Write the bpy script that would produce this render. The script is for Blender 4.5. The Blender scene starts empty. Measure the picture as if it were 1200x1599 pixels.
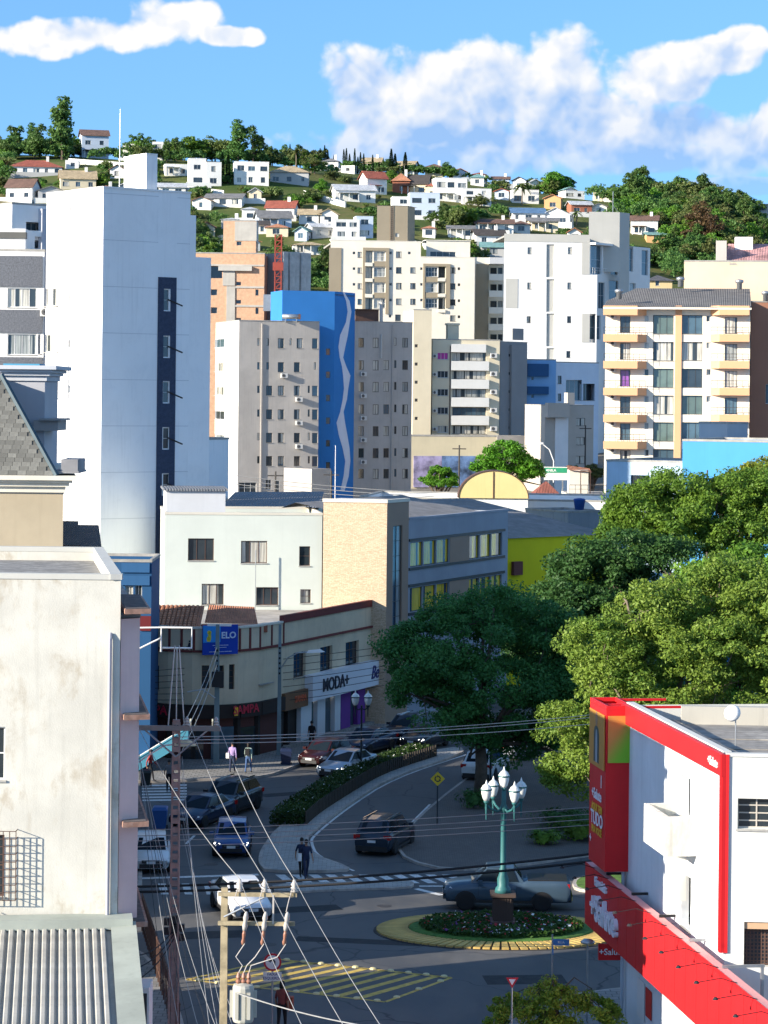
import bpy, math, random
import numpy as np
from mathutils import Matrix, Vector
R = math.radians
random.seed(7); RNG = np.random.default_rng(11)
scene = bpy.context.scene
col = scene.collection
# ---------------------------------------------------------------- camera
F = 4000.0; CX, CY = 600.0, 620.0; H = 21.5; ROLL = R(0.6)   # a long lens on a level camera with rise, as the photograph
cam_d = bpy.data.cameras.new('camera'); cam = bpy.data.objects.new('camera', cam_d); col.objects.link(cam)
cam_d.sensor_width = 36.0; cam_d.lens = 36.0*F/1599.0; cam_d.shift_y = -(799.5-CY)/1599.0
cam_d.clip_start = 1.0; cam_d.clip_end = 6000.0
cam.matrix_world = Matrix.Translation((0, 0, H)) @ Matrix.Rotation(R(90), 4, 'X') @ Matrix.Rotation(ROLL, 4, 'Z')
scene.camera = cam
# ---------------------------------------------------------------- sun, exposure
SUN_AZ = (-0.894, -0.447); SUN_EL = R(17.5)
sl = bpy.data.lights.new('sun', 'SUN'); so = bpy.data.objects.new('sun', sl); col.objects.link(so)
sl.energy = 5.0; sl.angle = R(0.5); sl.color = (1.0, 0.90, 0.76)
sdir = Vector((SUN_AZ[0]*math.cos(SUN_EL), SUN_AZ[1]*math.cos(SUN_EL), math.sin(SUN_EL))).normalized()
so.rotation_euler = sdir.to_track_quat('Z', 'Y').to_euler(); so.location = (0, 0, 80)
vs = scene.view_settings
vs.view_transform = 'Standard'; vs.look = 'None'; vs.exposure = 1.08; vs.gamma = 1.0; vs.use_curve_mapping = False
scene.cycles.use_denoising = True
scene.cycles.max_bounces = 6; scene.cycles.diffuse_bounces = 3; scene.cycles.transparent_max_bounces = 6
scene.cycles.sample_clamp_indirect = 4.0
# ---------------------------------------------------------------- node helper
class NT:
    def __init__(s, tree):
        s.t = tree; s.n = tree.nodes; s.l = tree.links
    def new(s, typ, **kw):
        n = s.n.new(typ)
        for k, v in kw.items():
            if k == 'ins':
                for kk, vv in v.items(): s.set(n.inputs[kk], vv)
            else: setattr(n, k, v)
        return n
    def set(s, sock, v):
        if isinstance(v, bpy.types.NodeSocket): s.l.new(v, sock)
        elif hasattr(v, 'outputs'): s.l.new(v.outputs[0], sock)
        else: sock.default_value = v
    def m(s, op, a, b=0.0, c=0.0, clamp=False):
        n = s.n.new('ShaderNodeMath'); n.operation = op; n.use_clamp = clamp
        s.set(n.inputs[0], a); s.set(n.inputs[1], b); s.set(n.inputs[2], c)
        return n.outputs[0]
    def ramp(s, x, a, b, lo=0.0, hi=1.0):
        n = s.n.new('ShaderNodeMapRange'); n.interpolation_type = 'SMOOTHSTEP'
        s.set(n.inputs[0], x); n.inputs[1].default_value = a; n.inputs[2].default_value = b
        n.inputs[3].default_value = lo; n.inputs[4].default_value = hi
        return n.outputs[0]
    def mix(s, f, a, b, typ='MIX'):
        n = s.n.new('ShaderNodeMix'); n.data_type = 'RGBA'; n.blend_type = typ
        s.set(n.inputs[0], f); s.set(n.inputs[6], a); s.set(n.inputs[7], b)
        return n.outputs[2]
    def noise(s, vec, scale, detail=4.0, rough=0.5, dist=0.0, dim='3D'):
        n = s.n.new('ShaderNodeTexNoise'); n.noise_dimensions = dim
        if vec is not None: s.set(n.inputs['Vector'], vec)
        n.inputs['Scale'].default_value = scale; n.inputs['Detail'].default_value = detail
        n.inputs['Roughness'].default_value = rough; n.inputs['Distortion'].default_value = dist
        return n.outputs[0]
    def vscale(s, vec, v):
        n = s.n.new('ShaderNodeVectorMath'); n.operation = 'MULTIPLY'
        s.set(n.inputs[0], vec); n.inputs[1].default_value = v
        return n.outputs[0]
    def vadd(s, vec, v):
        n = s.n.new('ShaderNodeVectorMath'); n.operation = 'ADD'
        s.set(n.inputs[0], vec); s.set(n.inputs[1], v)
        return n.outputs[0]
def c4(c): return (c[0], c[1], c[2], 1.0)
def srgb(r, g, b):
    f = lambda v: ((v/255+0.055)/1.055)**2.4 if v > 10.3 else v/255/12.92
    return (f(r), f(g), f(b))
# ---------------------------------------------------------------- sky with cumulus
world = bpy.data.worlds.new('World'); scene.world = world; world.use_nodes = True
W = NT(world.node_tree); W.n.clear()
tc = W.new('ShaderNodeTexCoord'); dirv = tc.outputs['Generated']
sep = W.new('ShaderNodeSeparateXYZ'); W.set(sep.inputs[0], dirv)
up = W.m('ADD', W.m('MULTIPLY', W.m('ABSOLUTE', sep.outputs[2]), 0.85), 0.22)
cmb = W.new('ShaderNodeCombineXYZ'); W.set(cmb.inputs[0], sep.outputs[0]); W.set(cmb.inputs[1], sep.outputs[1]); W.set(cmb.inputs[2], up)
nrm = W.new('ShaderNodeVectorMath', operation='NORMALIZE'); W.set(nrm.inputs[0], cmb)
sky = W.new('ShaderNodeTexSky', sky_type='NISHITA', sun_disc=False, sun_elevation=SUN_EL, sun_rotation=math.atan2(SUN_AZ[0], SUN_AZ[1]) % (2*math.pi),
            altitude=700.0, air_density=1.0, dust_density=0.3, ozone_density=2.0)
W.set(sky.inputs[0], nrm)
hs = W.new('ShaderNodeHueSaturation', ins={'Saturation': 1.2, 'Value': 1.0, 'Color': sky})
SKY_S = 0.15
az = W.m('ARCTAN2', sep.outputs[0], sep.outputs[1]); el = W.m('ARCSINE', sep.outputs[2])
# cumulus banks: centres (azimuth, elevation) and radii in 1/4000 rad
BANK = [(-550, 545, 110, 32), (-440, 556, 70, 30), (-335, 578, 80, 40), (-250, 556, 55, 18), (-20, 470, 100, 96), (60, 500, 70, 62),
        (150, 490, 110, 86), (270, 505, 95, 84), (330, 450, 70, 60), (100, 410, 260, 52), (430, 520, 95, 52), (505, 545, 80, 32), (555, 568, 40, 30),
        (480, 440, 120, 44), (600, 425, 130, 66), (470, 392, 240, 30), (560, 350, 160, 16), (760, 480, 160, 70), (-760, 530, 150, 40)]
def bank_field(u, v):
    out = None
    for (a, e, ra, re) in BANK:
        if -100 < a < 700: e -= 18
        du = W.m('MULTIPLY', W.m('SUBTRACT', u, a/4000), 4000/ra); dv = W.m('MULTIPLY', W.m('SUBTRACT', v, e/4000), 4000/re)
        q = W.m('SUBTRACT', 1.0, W.m('ADD', W.m('MULTIPLY', du, du), W.m('MULTIPLY', dv, dv)))
        out = q if out is None else W.m('SMOOTH_MAX', out, q, 0.35)
    return W.m('MAXIMUM', out, -1.2)
def plane(du, dv):
    c = W.new('ShaderNodeCombineXYZ'); W.set(c.inputs[0], W.m('ADD', az, du)); W.set(c.inputs[1], W.m('ADD', el, dv))
    return c.outputs[0]
pl = plane(0, 0)
far = W.ramp(W.m('ABSOLUTE', az), 0.22, 0.30)          # beyond the banks ordinary scattered cumulus carry on
wide = W.m('SUBTRACT', W.m('MULTIPLY', W.noise(W.vscale(pl, (1, 2.2, 1)), 3.1, 2, 0.5, 0.0, '2D'), 4.0), 2.35)
field = W.m('MAXIMUM', bank_field(az, el), W.m('ADD', wide, W.m('MULTIPLY', W.m('SUBTRACT', far, 1.0), 2.0)))
def puffs(p):
    a = W.noise(p, 42, 6, 0.56, 0.0, '2D'); b = W.noise(p, 120, 4, 0.6, 0.0, '2D')
    return W.m('ADD', W.m('MULTIPLY', W.m('SUBTRACT', a, 0.5), 2.9), W.m('MULTIPLY', W.m('SUBTRACT', b, 0.5), 0.7))
def cells(p, sc):
    v = W.new('ShaderNodeTexVoronoi', voronoi_dimensions='2D', feature='SMOOTH_F1', ins={'Vector': p, 'Scale': sc}); v.inputs['Smoothness'].default_value = 0.35; return W.m('SUBTRACT', 0.62, v.outputs['Distance'])
def billow(p):                                          # heaped round puffs at three sizes
    wpv = W.new('ShaderNodeTexNoise', noise_dimensions='2D', ins={'Vector': p, 'Scale': 60.0, 'Detail': 3.0}); q = W.vadd(p, W.vscale(W.vadd(wpv.outputs[1], (-.5, -.5, -.5)), (0.012, 0.012, 0)))
    return W.m('ADD', cells(q, 36), W.m('ADD', W.m('MULTIPLY', cells(q, 84), 0.45), W.m('MULTIPLY', cells(q, 210), 0.2)))
n0 = W.m('ADD', W.m('MULTIPLY', W.m('SUBTRACT', billow(pl), 0.35), 1.7), W.m('MULTIPLY', puffs(pl), 0.55))
dens0 = W.m('SUBTRACT', W.m('ADD', W.m('MULTIPLY', field, 1.6), n0), W.ramp(az, -0.075, -0.045, 0.18, 0.0))
dens = W.ramp(dens0, -0.12, 0.75)
shade = W.m('SUBTRACT', billow(pl), billow(plane(-0.0044, 0.0062)))
lit = W.m('ADD', W.m('MULTIPLY', shade, 1.15), W.m('ADD', 0.50, W.m('MULTIPLY', W.m('SUBTRACT', 1.0, W.ramp(dens0, 0.0, 1.6)), 0.22)), clamp=True)
lit = W.m('ADD', lit, W.m('MULTIPLY', W.m('SUBTRACT', W.m('MULTIPLY', el, 4000), 470.0), 0.0046), clamp=True)
ccol = W.mix(lit, (0.165, 0.27, 0.45, 1), (0.50, 0.49, 0.475, 1))
dens = W.m('MULTIPLY', dens, W.ramp(el, 0.066, 0.105, 0.25, 0.97))
bg1 = W.new('ShaderNodeBackground', ins={'Color': hs, 'Strength': SKY_S})
bg2 = W.new('ShaderNodeBackground', ins={'Color': ccol, 'Strength': 1.0})
mxs = W.new('ShaderNodeMixShader', ins={0: dens, 1: bg1, 2: bg2})
W.new('ShaderNodeOutputWorld', ins={'Surface': mxs}); world.cycles.sampling_method = 'MANUAL'; world.cycles.sample_map_resolution = 256
# ---------------------------------------------------------------- measuring the photograph
def ray(x, y):
    dx, dy = x-CX, y-CY; c, s = math.cos(ROLL), math.sin(ROLL)
    return (dx*c+dy*s)/F, -(-dx*s+dy*c)/F
def P(x, y, d):
    a, b = ray(x, y); return Vector((a*d, d, H+b*d))
def XY(x, y, d):
    a, b = ray(x, y); return (a*d, d)
def Gp(x, y, z=0.0):
    a, b = ray(x, y); d = (z-H)/b; return (a*d, d)
KN = [(-900, 0), (250, 0), (330, 3), (400, 9), (475, 17), (550, 36), (620, 54), (700, 74.5), (760, 90), (830, 98), (950, 93), (1300, 60), (3000, 40)]
def ridge(u):
    return float(np.interp(u, [-0.5, -0.12, -0.05, 0.02, 0.09, 0.16, 0.5], [0.97, 1.0, 0.985, 0.93, 0.84, 0.76, 0.7]))
def G(X, Y):
    t = float(np.interp(Y, [k[0] for k in KN], [k[1] for k in KN]))
    if Y > 475: t = 17+(t-17)*ridge(X/max(Y, 1)) + 1.6*math.sin(X*0.045+1.0)*math.sin(Y*0.031)*min(1, (Y-475)/60)
    return t
def Tp(x, y):
    a, b = ray(x, y); d = 300.0; best = (1e9, 300.0)
    while d < 840:
        gap = H+b*d-G(a*d, d)
        if gap/d < best[0]: best = (gap/d, d)
        if gap <= 0: break
        d += 2.0
    d = best[1]; return (a*d, d, G(a*d, d))       # above the skyline: stand on the ridge
# ---------------------------------------------------------------- mesh builder
class MB:
    def __init__(s): s.v = []; s.f = []; s.mi = []
    def add(s, vs, fs, m=0):
        n = len(s.v); s.v += [tuple(p) for p in vs]; s.f += [tuple(i+n for i in f) for f in fs]; s.mi += [m]*len(fs); return s
    def box(s, x0, x1, y0, y1, z0, z1, m=0):
        return s.add([(x0,y0,z0),(x1,y0,z0),(x1,y1,z0),(x0,y1,z0),(x0,y0,z1),(x1,y0,z1),(x1,y1,z1),(x0,y1,z1)],
                     [(0,3,2,1),(4,5,6,7),(0,1,5,4),(1,2,6,5),(2,3,7,6),(3,0,4,7)], m)
    def quad(s, a, b, c, d, m=0): return s.add([a, b, c, d], [(0, 1, 2, 3)], m)
    def cyl(s, p0, p1, r0, r1=None, n=8, cap=True, m=0):
        r1 = r0 if r1 is None else r1
        p0, p1 = Vector(p0), Vector(p1); w = (p1-p0).normalized() if (p1-p0).length > 1e-6 else Vector((0,0,1))
        u = w.orthogonal().normalized(); v = w.cross(u); A = []
        for p, r in ((p0, r0), (p1, r1)):
            for k in range(n):
                t = 2*math.pi*k/n; A.append(p+u*r*math.cos(t)+v*r*math.sin(t))
        fs = [(k, (k+1) % n, n+(k+1) % n, n+k) for k in range(n)]
        if cap: fs += [tuple(range(n-1, -1, -1)), tuple(range(n, 2*n))]
        return s.add(A, fs, m)
    def tube(s, pts, r, n=6, m=0, cap=True):
        pts = [Vector(p) for p in pts]; L = len(pts); rr = r if isinstance(r, (list, tuple)) else [r]*L; A = []
        up = None
        for i, p in enumerate(pts):
            w = (pts[min(i+1, L-1)]-pts[max(i-1, 0)]).normalized()
            if up is None: up = w.orthogonal().normalized()
            u = (up-w*up.dot(w)); u = u.normalized() if u.length > 1e-5 else w.orthogonal().normalized()
            up = u; v = w.cross(u)
            for k in range(n):
                t = 2*math.pi*k/n; A.append(p+u*rr[i]*math.cos(t)+v*rr[i]*math.sin(t))
        fs = [(i*n+k, i*n+(k+1) % n, (i+1)*n+(k+1) % n, (i+1)*n+k) for i in range(L-1) for k in range(n)]
        if cap: fs += [tuple(range(n-1, -1, -1)), tuple((L-1)*n+k for k in range(n))]
        return s.add(A, fs, m)
    def lathe(s, prof, n=12, c=(0, 0, 0), m=0):
        A = []
        for r, z in prof:
            for k in range(n):
                t = 2*math.pi*k/n; A.append((c[0]+r*math.cos(t), c[1]+r*math.sin(t), c[2]+z))
        L = len(prof)
        fs = [(i*n+k, i*n+(k+1) % n, (i+1)*n+(k+1) % n, (i+1)*n+k) for i in range(L-1) for k in range(n)]
        fs += [tuple(range(n-1, -1, -1)), tuple((L-1)*n+k for k in range(n))]
        return s.add(A, fs, m)
    def prism(s, poly, z0, z1, m=0):
        n = len(poly); ar = sum(poly[i][0]*poly[(i+1) % n][1]-poly[(i+1) % n][0]*poly[i][1] for i in range(n))
        if ar < 0: poly = poly[::-1]
        A = [(p[0], p[1], z0) for p in poly]+[(p[0], p[1], z1) for p in poly]
        return s.add(A, [tuple(range(n-1, -1, -1)), tuple(range(n, 2*n))]+[(k, (k+1) % n, n+(k+1) % n, n+k) for k in range(n)], m)
    def prism_x(s, poly, x0, x1, m=0):          # poly in (y, z), swept along x
        n = len(poly); A = [(x0, p[0], p[1]) for p in poly]+[(x1, p[0], p[1]) for p in poly]
        return s.add(A, [tuple(range(n)), tuple(range(2*n-1, n-1, -1))]+[(n+k, n+(k+1) % n, (k+1) % n, k) for k in range(n)], m)
    def mesh(s, name, mats, smooth=False):
        me = bpy.data.meshes.new(name); me.from_pydata(s.v, [], s.f)
        mats = mats if isinstance(mats, (list, tuple)) else [mats]
        for m in mats: me.materials.append(m)
        if len(mats) > 1: me.polygons.foreach_set('material_index', s.mi)
        if smooth: me.polygons.foreach_set('use_smooth', [True]*len(me.polygons))
        me.update(); return me
    def obj(s, name, mats, parent=None, loc=(0, 0, 0), rz=0.0, smooth=False):
        return inst(name, s.mesh(name, mats, smooth), parent, loc, rz)
def inst(name, me, parent=None, loc=(0, 0, 0), rz=0.0):
    o = bpy.data.objects.new(name, me); col.objects.link(o); o.location = loc; o.rotation_euler = (0, 0, rz)
    if parent is not None: o.parent = parent
    return o
def tag(o, label=None, cat=None, group=None, kind=None):
    if label: o['label'] = label
    if cat: o['category'] = cat
    if group: o['group'] = group
    if kind: o['kind'] = kind
    return o
def thing(name, label, cat, loc=(0, 0, 0), rz=0.0, group=None):
    o = inst(name, None, None, loc, rz); return tag(o, label, cat, group)
def copy_tree(o, parent=None):
    c = o.copy(); col.objects.link(c); c.parent = parent
    for ch in list(o.children): copy_tree(ch, c)
    return c
# ---------------------------------------------------------------- materials
MATS = {}
def mat(name, c, rough=0.75, var=0.12, scale=1.5, bump=0.0, metal=0.0, streak=0.0, spec=0.4, stain=None, stain_amt=0.0, rnd=0.0, bscale=20.0, coat=0.0):
    if name in MATS: return MATS[name]
    m = bpy.data.materials.new(name); m.use_nodes = True; t = NT(m.node_tree)
    b = t.n['Principled BSDF']; b.inputs['Roughness'].default_value = rough; b.inputs['Metallic'].default_value = metal
    b.inputs['Specular IOR Level'].default_value = spec
    if coat: b.inputs['Coat Weight'].default_value = coat; b.inputs['Coat Roughness'].default_value = 0.05
    tcn = t.new('ShaderNodeTexCoord'); vec = tcn.outputs['Object']
    cur = c4(c)
    if var:
        n = t.noise(vec, scale, 6, 0.6)
        cur = t.mix(t.ramp(n, 0.3, 0.7), c4([x*(1-var) for x in c]), c4([min(1, x*(1+var*0.6)) for x in c]))
    if streak:
        n = t.noise(t.vscale(vec, (2.2, 2.2, 0.12)), 1.6, 5, 0.6)
        cur = t.mix(t.m('MULTIPLY', t.ramp(n, 0.50, 0.78), streak), cur, c4([x*0.55 for x in c]))
    if stain_amt:
        n = t.noise(vec, 0.55, 8, 0.68, 0.6); n2 = t.noise(t.vscale(vec, (1, 1, 0.35)), 3.5, 6, 0.7)
        f = t.m('MULTIPLY', t.ramp(t.m('ADD', t.m('MULTIPLY', n, 0.65), t.m('MULTIPLY', n2, 0.35)), 0.50, 0.66), stain_amt)
        cur = t.mix(f, cur, c4(stain))
    if rnd:
        oi = t.new('ShaderNodeObjectInfo')
        cur = t.mix(t.m('MULTIPLY', oi.outputs['Random'], rnd), cur, c4([x*0.5 for x in c]))
    t.set(b.inputs['Base Color'], cur)
    if bump:
        bn = t.new('ShaderNodeBump', ins={'Strength': bump, 'Distance': 0.02, 'Height': t.noise(vec, bscale, 6, 0.65)})
        t.set(b.inputs['Normal'], bn)
    MATS[name] = m; return m
def paint(name, c, **kw): return mat(name, c, **{**dict(rough=0.8, var=0.06, scale=0.35, streak=0.10, bump=0.15, spec=0.25), **kw})
def glow(name, c, s):
    m = mat(name, c, var=0); b = m.node_tree.nodes['Principled BSDF']
    b.inputs['Emission Color'].default_value = c4(c); b.inputs['Emission Strength'].default_value = s; return m
def glassmat(name, c, rough=0.06, var=0.5, tint=None):
    if name in MATS: return MATS[name]
    m = bpy.data.materials.new(name); m.use_nodes = True; t = NT(m.node_tree); b = t.n['Principled BSDF']
    b.inputs['Roughness'].default_value = rough; b.inputs['Specular IOR Level'].default_value = 0.8
    oi = t.new('ShaderNodeObjectInfo'); tcn = t.new('ShaderNodeTexCoord')
    cur = t.mix(t.m('MULTIPLY', oi.outputs['Random'], var), c4(c), c4(tint or [min(1, x*2.6) for x in c]))
    n = t.noise(tcn.outputs['Object'], 1.2, 3, 0.5)
    cur = t.mix(t.m('MULTIPLY', t.ramp(n, 0.4, 0.7), 0.35), cur, c4([x*0.5 for x in c]))
    t.set(b.inputs['Base Color'], cur)
    bn = t.new('ShaderNodeBump', ins={'Strength': 0.05, 'Distance': 0.02, 'Height': t.noise(tcn.outputs['Object'], 0.7, 2)}); t.set(b.inputs['Normal'], bn)
    MATS[name] = m; return m
def curtainmat(name, c):
    if name in MATS: return MATS[name]
    m = bpy.data.materials.new(name); m.use_nodes = True; t = NT(m.node_tree); b = t.n['Principled BSDF']
    b.inputs['Roughness'].default_value = 0.08; b.inputs['Specular IOR Level'].default_value = 0.7
    tcn = t.new('ShaderNodeTexCoord'); oi = t.new('ShaderNodeObjectInfo')
    off = t.new('ShaderNodeCombineXYZ'); t.set(off.inputs[0], t.m('MULTIPLY', oi.outputs['Random'], 37.0))
    v = t.vadd(tcn.outputs['Object'], off.outputs[0])
    n = t.noise(t.vscale(v, (1, 0.01, 0.05)), 9.0, 2, 0.5); g = t.noise(t.vscale(v, (1, 0.01, 0.0)), 1.1, 1, 0.5)
    folds = t.mix(t.ramp(n, 0.35, 0.65), c4([x*0.55 for x in c]), c4(c))
    t.set(b.inputs['Base Color'], t.mix(t.ramp(g, 0.52, 0.56), folds, (0.035, 0.045, 0.05, 1)))
    MATS[name] = m; return m
G_DARK = glassmat('window_glass', (0.022, 0.030, 0.036)); G_BLUE = glassmat('tinted_glass', (0.05, 0.085, 0.11)); G_GREEN = glassmat('green_glass', (0.10, 0.14, 0.12), var=0.4)
G_CURT = curtainmat('curtained_glass', (0.62, 0.60, 0.52)); G_CURT2 = curtainmat('grey_curtain_glass', (0.36, 0.38, 0.36)); G_PURP = curtainmat('purple_curtain_glass', (0.30, 0.10, 0.42)); G_PINK = curtainmat('pink_curtain_glass', (0.62, 0.08, 0.40))
ALU = mat('white_aluminium', (0.72, 0.72, 0.70), 0.45, 0.04); DKF = mat('dark_frame', (0.05, 0.045, 0.04), 0.5, 0.05); BRF = mat('brown_frame', (0.10, 0.055, 0.04), 0.6, 0.1)
GLASSES = {'d': [G_DARK], 'b': [G_BLUE], 'm': [G_DARK, G_CURT, G_CURT2, G_BLUE, G_CURT], 'c': [G_CURT, G_CURT2, G_CURT], 'g': [G_GREEN, G_GREEN, G_CURT], 'p': [G_PURP], 'k': [G_PINK]}
CONC = paint('concrete', (0.36, 0.35, 0.32), var=0.2, scale=1.2, streak=0.35, bump=0.3); STEEL = mat('galvanised_steel', (0.42, 0.44, 0.45), 0.4, 0.15, metal=0.7); BLACKM = mat('black_metal', (0.02, 0.02, 0.022), 0.5, 0.1)
WHITEP = paint('white_paint', (0.80, 0.79, 0.76)); FIBRO = None
def roofmat(name, c, period=0.18, tile=0.0, var=0.25):
    """corrugated or tiled roof: fine relief only"""
    if name in MATS: return MATS[name]
    m = bpy.data.materials.new(name); m.use_nodes = True; t = NT(m.node_tree); b = t.n['Principled BSDF']; b.inputs['Roughness'].default_value = 0.85
    tcn = t.new('ShaderNodeTexCoord'); vec = tcn.outputs['Object']
    n = t.noise(vec, 0.8, 7, 0.7); n2 = t.noise(t.vscale(vec, (6, 1.2, 1)), 1.5, 4, 0.6)
    cur = t.mix(t.ramp(n, 0.3, 0.7), c4([x*(1-var) for x in c]), c4([x*(1+var*0.5) for x in c]))
    cur = t.mix(t.m('MULTIPLY', t.ramp(n2, 0.45, 0.7), 0.35), cur, c4([x*0.5 for x in c]))
    t.set(b.inputs['Base Color'], cur)
    wv = t.new('ShaderNodeTexWave', bands_direction='X', ins={'Vector': vec, 'Scale': 1.0/period/6.283*3.14159, 'Distortion': 0.0}); h = wv.outputs[1]
    if tile:
        wy = t.new('ShaderNodeTexWave', bands_direction='Y', wave_profile='SAW', ins={'Vector': vec, 'Scale': 1.0/tile/6.283*3.14159}); h = t.m('ADD', h, wy.outputs[1])
    bn = t.new('ShaderNodeBump', ins={'Strength': 0.8, 'Distance': 0.05, 'Height': h}); t.set(b.inputs['Normal'], bn)
    MATS[name] = m; return m
# ---------------------------------------------------------------- lettering
def text(s, size, m, parent, loc, rot, name='lettering', ext=0.02, align='CENTER', shear=0.0, sx=1.0, bold=0.0, space=1.0):
    cu = bpy.data.curves.new('t', 'FONT'); cu.body = s; cu.size = size; cu.extrude = ext; cu.align_x = align; cu.align_y = 'CENTER'; cu.shear = shear; cu.offset = bold; cu.space_character = space; cu.resolution_u = 3
    o = bpy.data.objects.new('t', cu); col.objects.link(o)
    dg = bpy.context.evaluated_depsgraph_get(); me = bpy.data.meshes.new_from_object(o.evaluated_get(dg))
    bpy.data.objects.remove(o); bpy.data.curves.remove(cu)
    me.materials.clear(); me.materials.append(m); me.name = name
    r = inst(name, me, parent, loc); r.rotation_euler = rot; r.scale = (sx, 1, 1)
    return r
# ---------------------------------------------------------------- facades
WCACHE = {}
def win_mesh(w, h, nx, ny, fm):
    k = (round(w, 2), round(h, 2), nx, ny, fm.name)
    if k not in WCACHE:
        b = MB(); t = 0.05 if w > 0.7 else 0.035; w, h = k[0], k[1]
        b.box(0, t, 0, .06, 0, h); b.box(w-t, w, 0, .06, 0, h); b.box(t, w-t, 0, .06, 0, t); b.box(t, w-t, 0, .06, h-t, h)
        for i in range(1, nx): b.box(w*i/nx-t*.4, w*i/nx+t*.4, 0.005, .055, t, h-t)
        for i in range(1, ny): b.box(t, w-t, 0.01, .05, h*i/ny-t*.35, h*i/ny+t*.35)
        p = MB().box(t*.5, w-t*.5, .03, .045, t*.5, h-t*.5)
        WCACHE[k] = (b.mesh('window', fm), p)
    return WCACHE[k]
PCACHE = {}
class Face:
    """a vertical wall plane: o = start (X,Y), d = unit direction; outside is to the right of d"""
    def __init__(s, root, o, d, z0):
        s.root = root; s.o = Vector((o[0], o[1])); s.d = Vector((d[0], d[1])).normalized(); s.n = Vector((s.d.y, -s.d.x)); s.z0 = z0
        s.holes = []; s.rz = math.atan2(s.d.y, s.d.x)
        s.loc = Vector((o[0]-root.location.x, o[1]-root.location.y, 0))
    def uv(s, x, y, w=0.0):
        a, b = ray(x, y); o = s.o+s.n*w
        t = o.dot(s.n)/(a*s.n.x+s.n.y)          # ray (a t, t, H+b t) meets the plane
        return (a*t-s.o.x)*s.d.x+(t-s.o.y)*s.d.y, H+b*t
    def rect(s, x0, y0, x1, y1, w=0.0):
        u0, _ = s.uv(x0, (y0+y1)/2, w); u1, _ = s.uv(x1, (y0+y1)/2, w)
        zt = s.uv((x0+x1)/2, y0, w)[1]; zb = s.uv((x0+x1)/2, y1, w)[1]
        return min(u0, u1), zb, max(u0, u1), zt
    def at(s, u, w, z): return s.loc+Vector((s.d.x*u+s.n.x*w, s.d.y*u+s.n.y*w, z-s.root.location.z))
    def mesh(s, name, mb, mats, u=0.0, w=0.0, z=0.0, parent=None, smooth=False):
        """mb in (along, into the wall, up)"""
        if parent is not None and parent is not s.root: return mb.obj(name, mats, parent, smooth=smooth)
        return mb.obj(name, mats, s.root, s.at(u, w, z), s.rz, smooth)
    def box(s, name, m, u0, u1, z0, z1, w0, w1):
        return s.mesh(name, MB().box(0, u1-u0, -w1, -w0, 0, z1-z0), m, u0, 0, z0)
    def pbox(s, name, m, x0, y0, x1, y1, w0, w1):
        u0, z0, u1, z1 = s.rect(x0, y0, x1, y1, w1); return s.box(name, m, u0, u1, z0, z1, w0, w1)
    def win(s, u0, z0, u1, z1, nx=2, ny=1, g='m', fm=None, rec=0.12, sill=True, name='window'):
        w, h = round(u1-u0, 2), round(z1-z0, 2)
        if w < 0.15 or h < 0.15: return
        s.holes.append((u0, z0, u0+w, z0+h))
        me, pm = win_mesh(w, h, nx, ny, fm or ALU)
        o = inst(name, me, s.root, s.at(u0, -rec, z0), s.rz)
        gm = random.choice(GLASSES[g]); k = (me.name, gm.name)
        if k not in PCACHE: PCACHE[k] = pm.mesh('pane', gm)
        inst('pane', PCACHE[k], o)
        if sill and w > 0.6:
            k = ('sill', w)
            if k not in PCACHE: PCACHE[k] = MB().box(-.05, w+.05, -rec-.05, 0, -.06, -.003).mesh('sill', CONC)
            inst('sill', PCACHE[k], o)
        return o
    def pwin(s, x0, y0, x1, y1, **kw):
        return s.win(*s.rect(x0, y0, x1, y1), **kw)
    def wall(s, u0, u1, z0, z1, m, name='wall', rev=0.25, top=None):
        hs = [(max(a, u0), max(b, z0), min(c, u1), min(d, z1)) for a, b, c, d in s.holes if c > u0+.02 and a < u1-.02 and d > z0+.02 and b < z1-.02]
        us = sorted({round(v, 3) for v in [u0, u1]+[h[0] for h in hs]+[h[2] for h in hs]})
        zs = sorted({round(v, 3) for v in [z0, z1]+[h[1] for h in hs]+[h[3] for h in hs]})
        b = MB()
        def open_(ua, za): return any(h[0]-.004 <= ua <= h[2]+.004 and h[1]-.004 <= za <= h[3]+.004 for h in hs)
        for j in range(len(zs)-1):
            i = 0
            while i < len(us)-1:
                if open_((us[i]+us[i+1])/2, (zs[j]+zs[j+1])/2): i += 1; continue
                k = i
                while k+1 < len(us)-1 and not open_((us[k+1]+us[k+2])/2, (zs[j]+zs[j+1])/2): k += 1
                b.quad((us[i]-u0, 0, zs[j]-z0), (us[k+1]-u0, 0, zs[j]-z0), (us[k+1]-u0, 0, zs[j+1]-z0), (us[i]-u0, 0, zs[j+1]-z0)); i = k+1
        for (a, c, d, e) in hs:
            a, d, c, e = a-u0, d-u0, c-z0, e-z0
            b.quad((a,0,c),(a,rev,c),(a,rev,e),(a,0,e)); b.quad((d,0,c),(d,0,e),(d,rev,e),(d,rev,c))
            b.quad((a,0,c),(d,0,c),(d,rev,c),(a,rev,c)); b.quad((a,0,e),(a,rev,e),(d,rev,e),(d,0,e))
        return s.mesh(name, b, m, u0, 0, z0)
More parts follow.
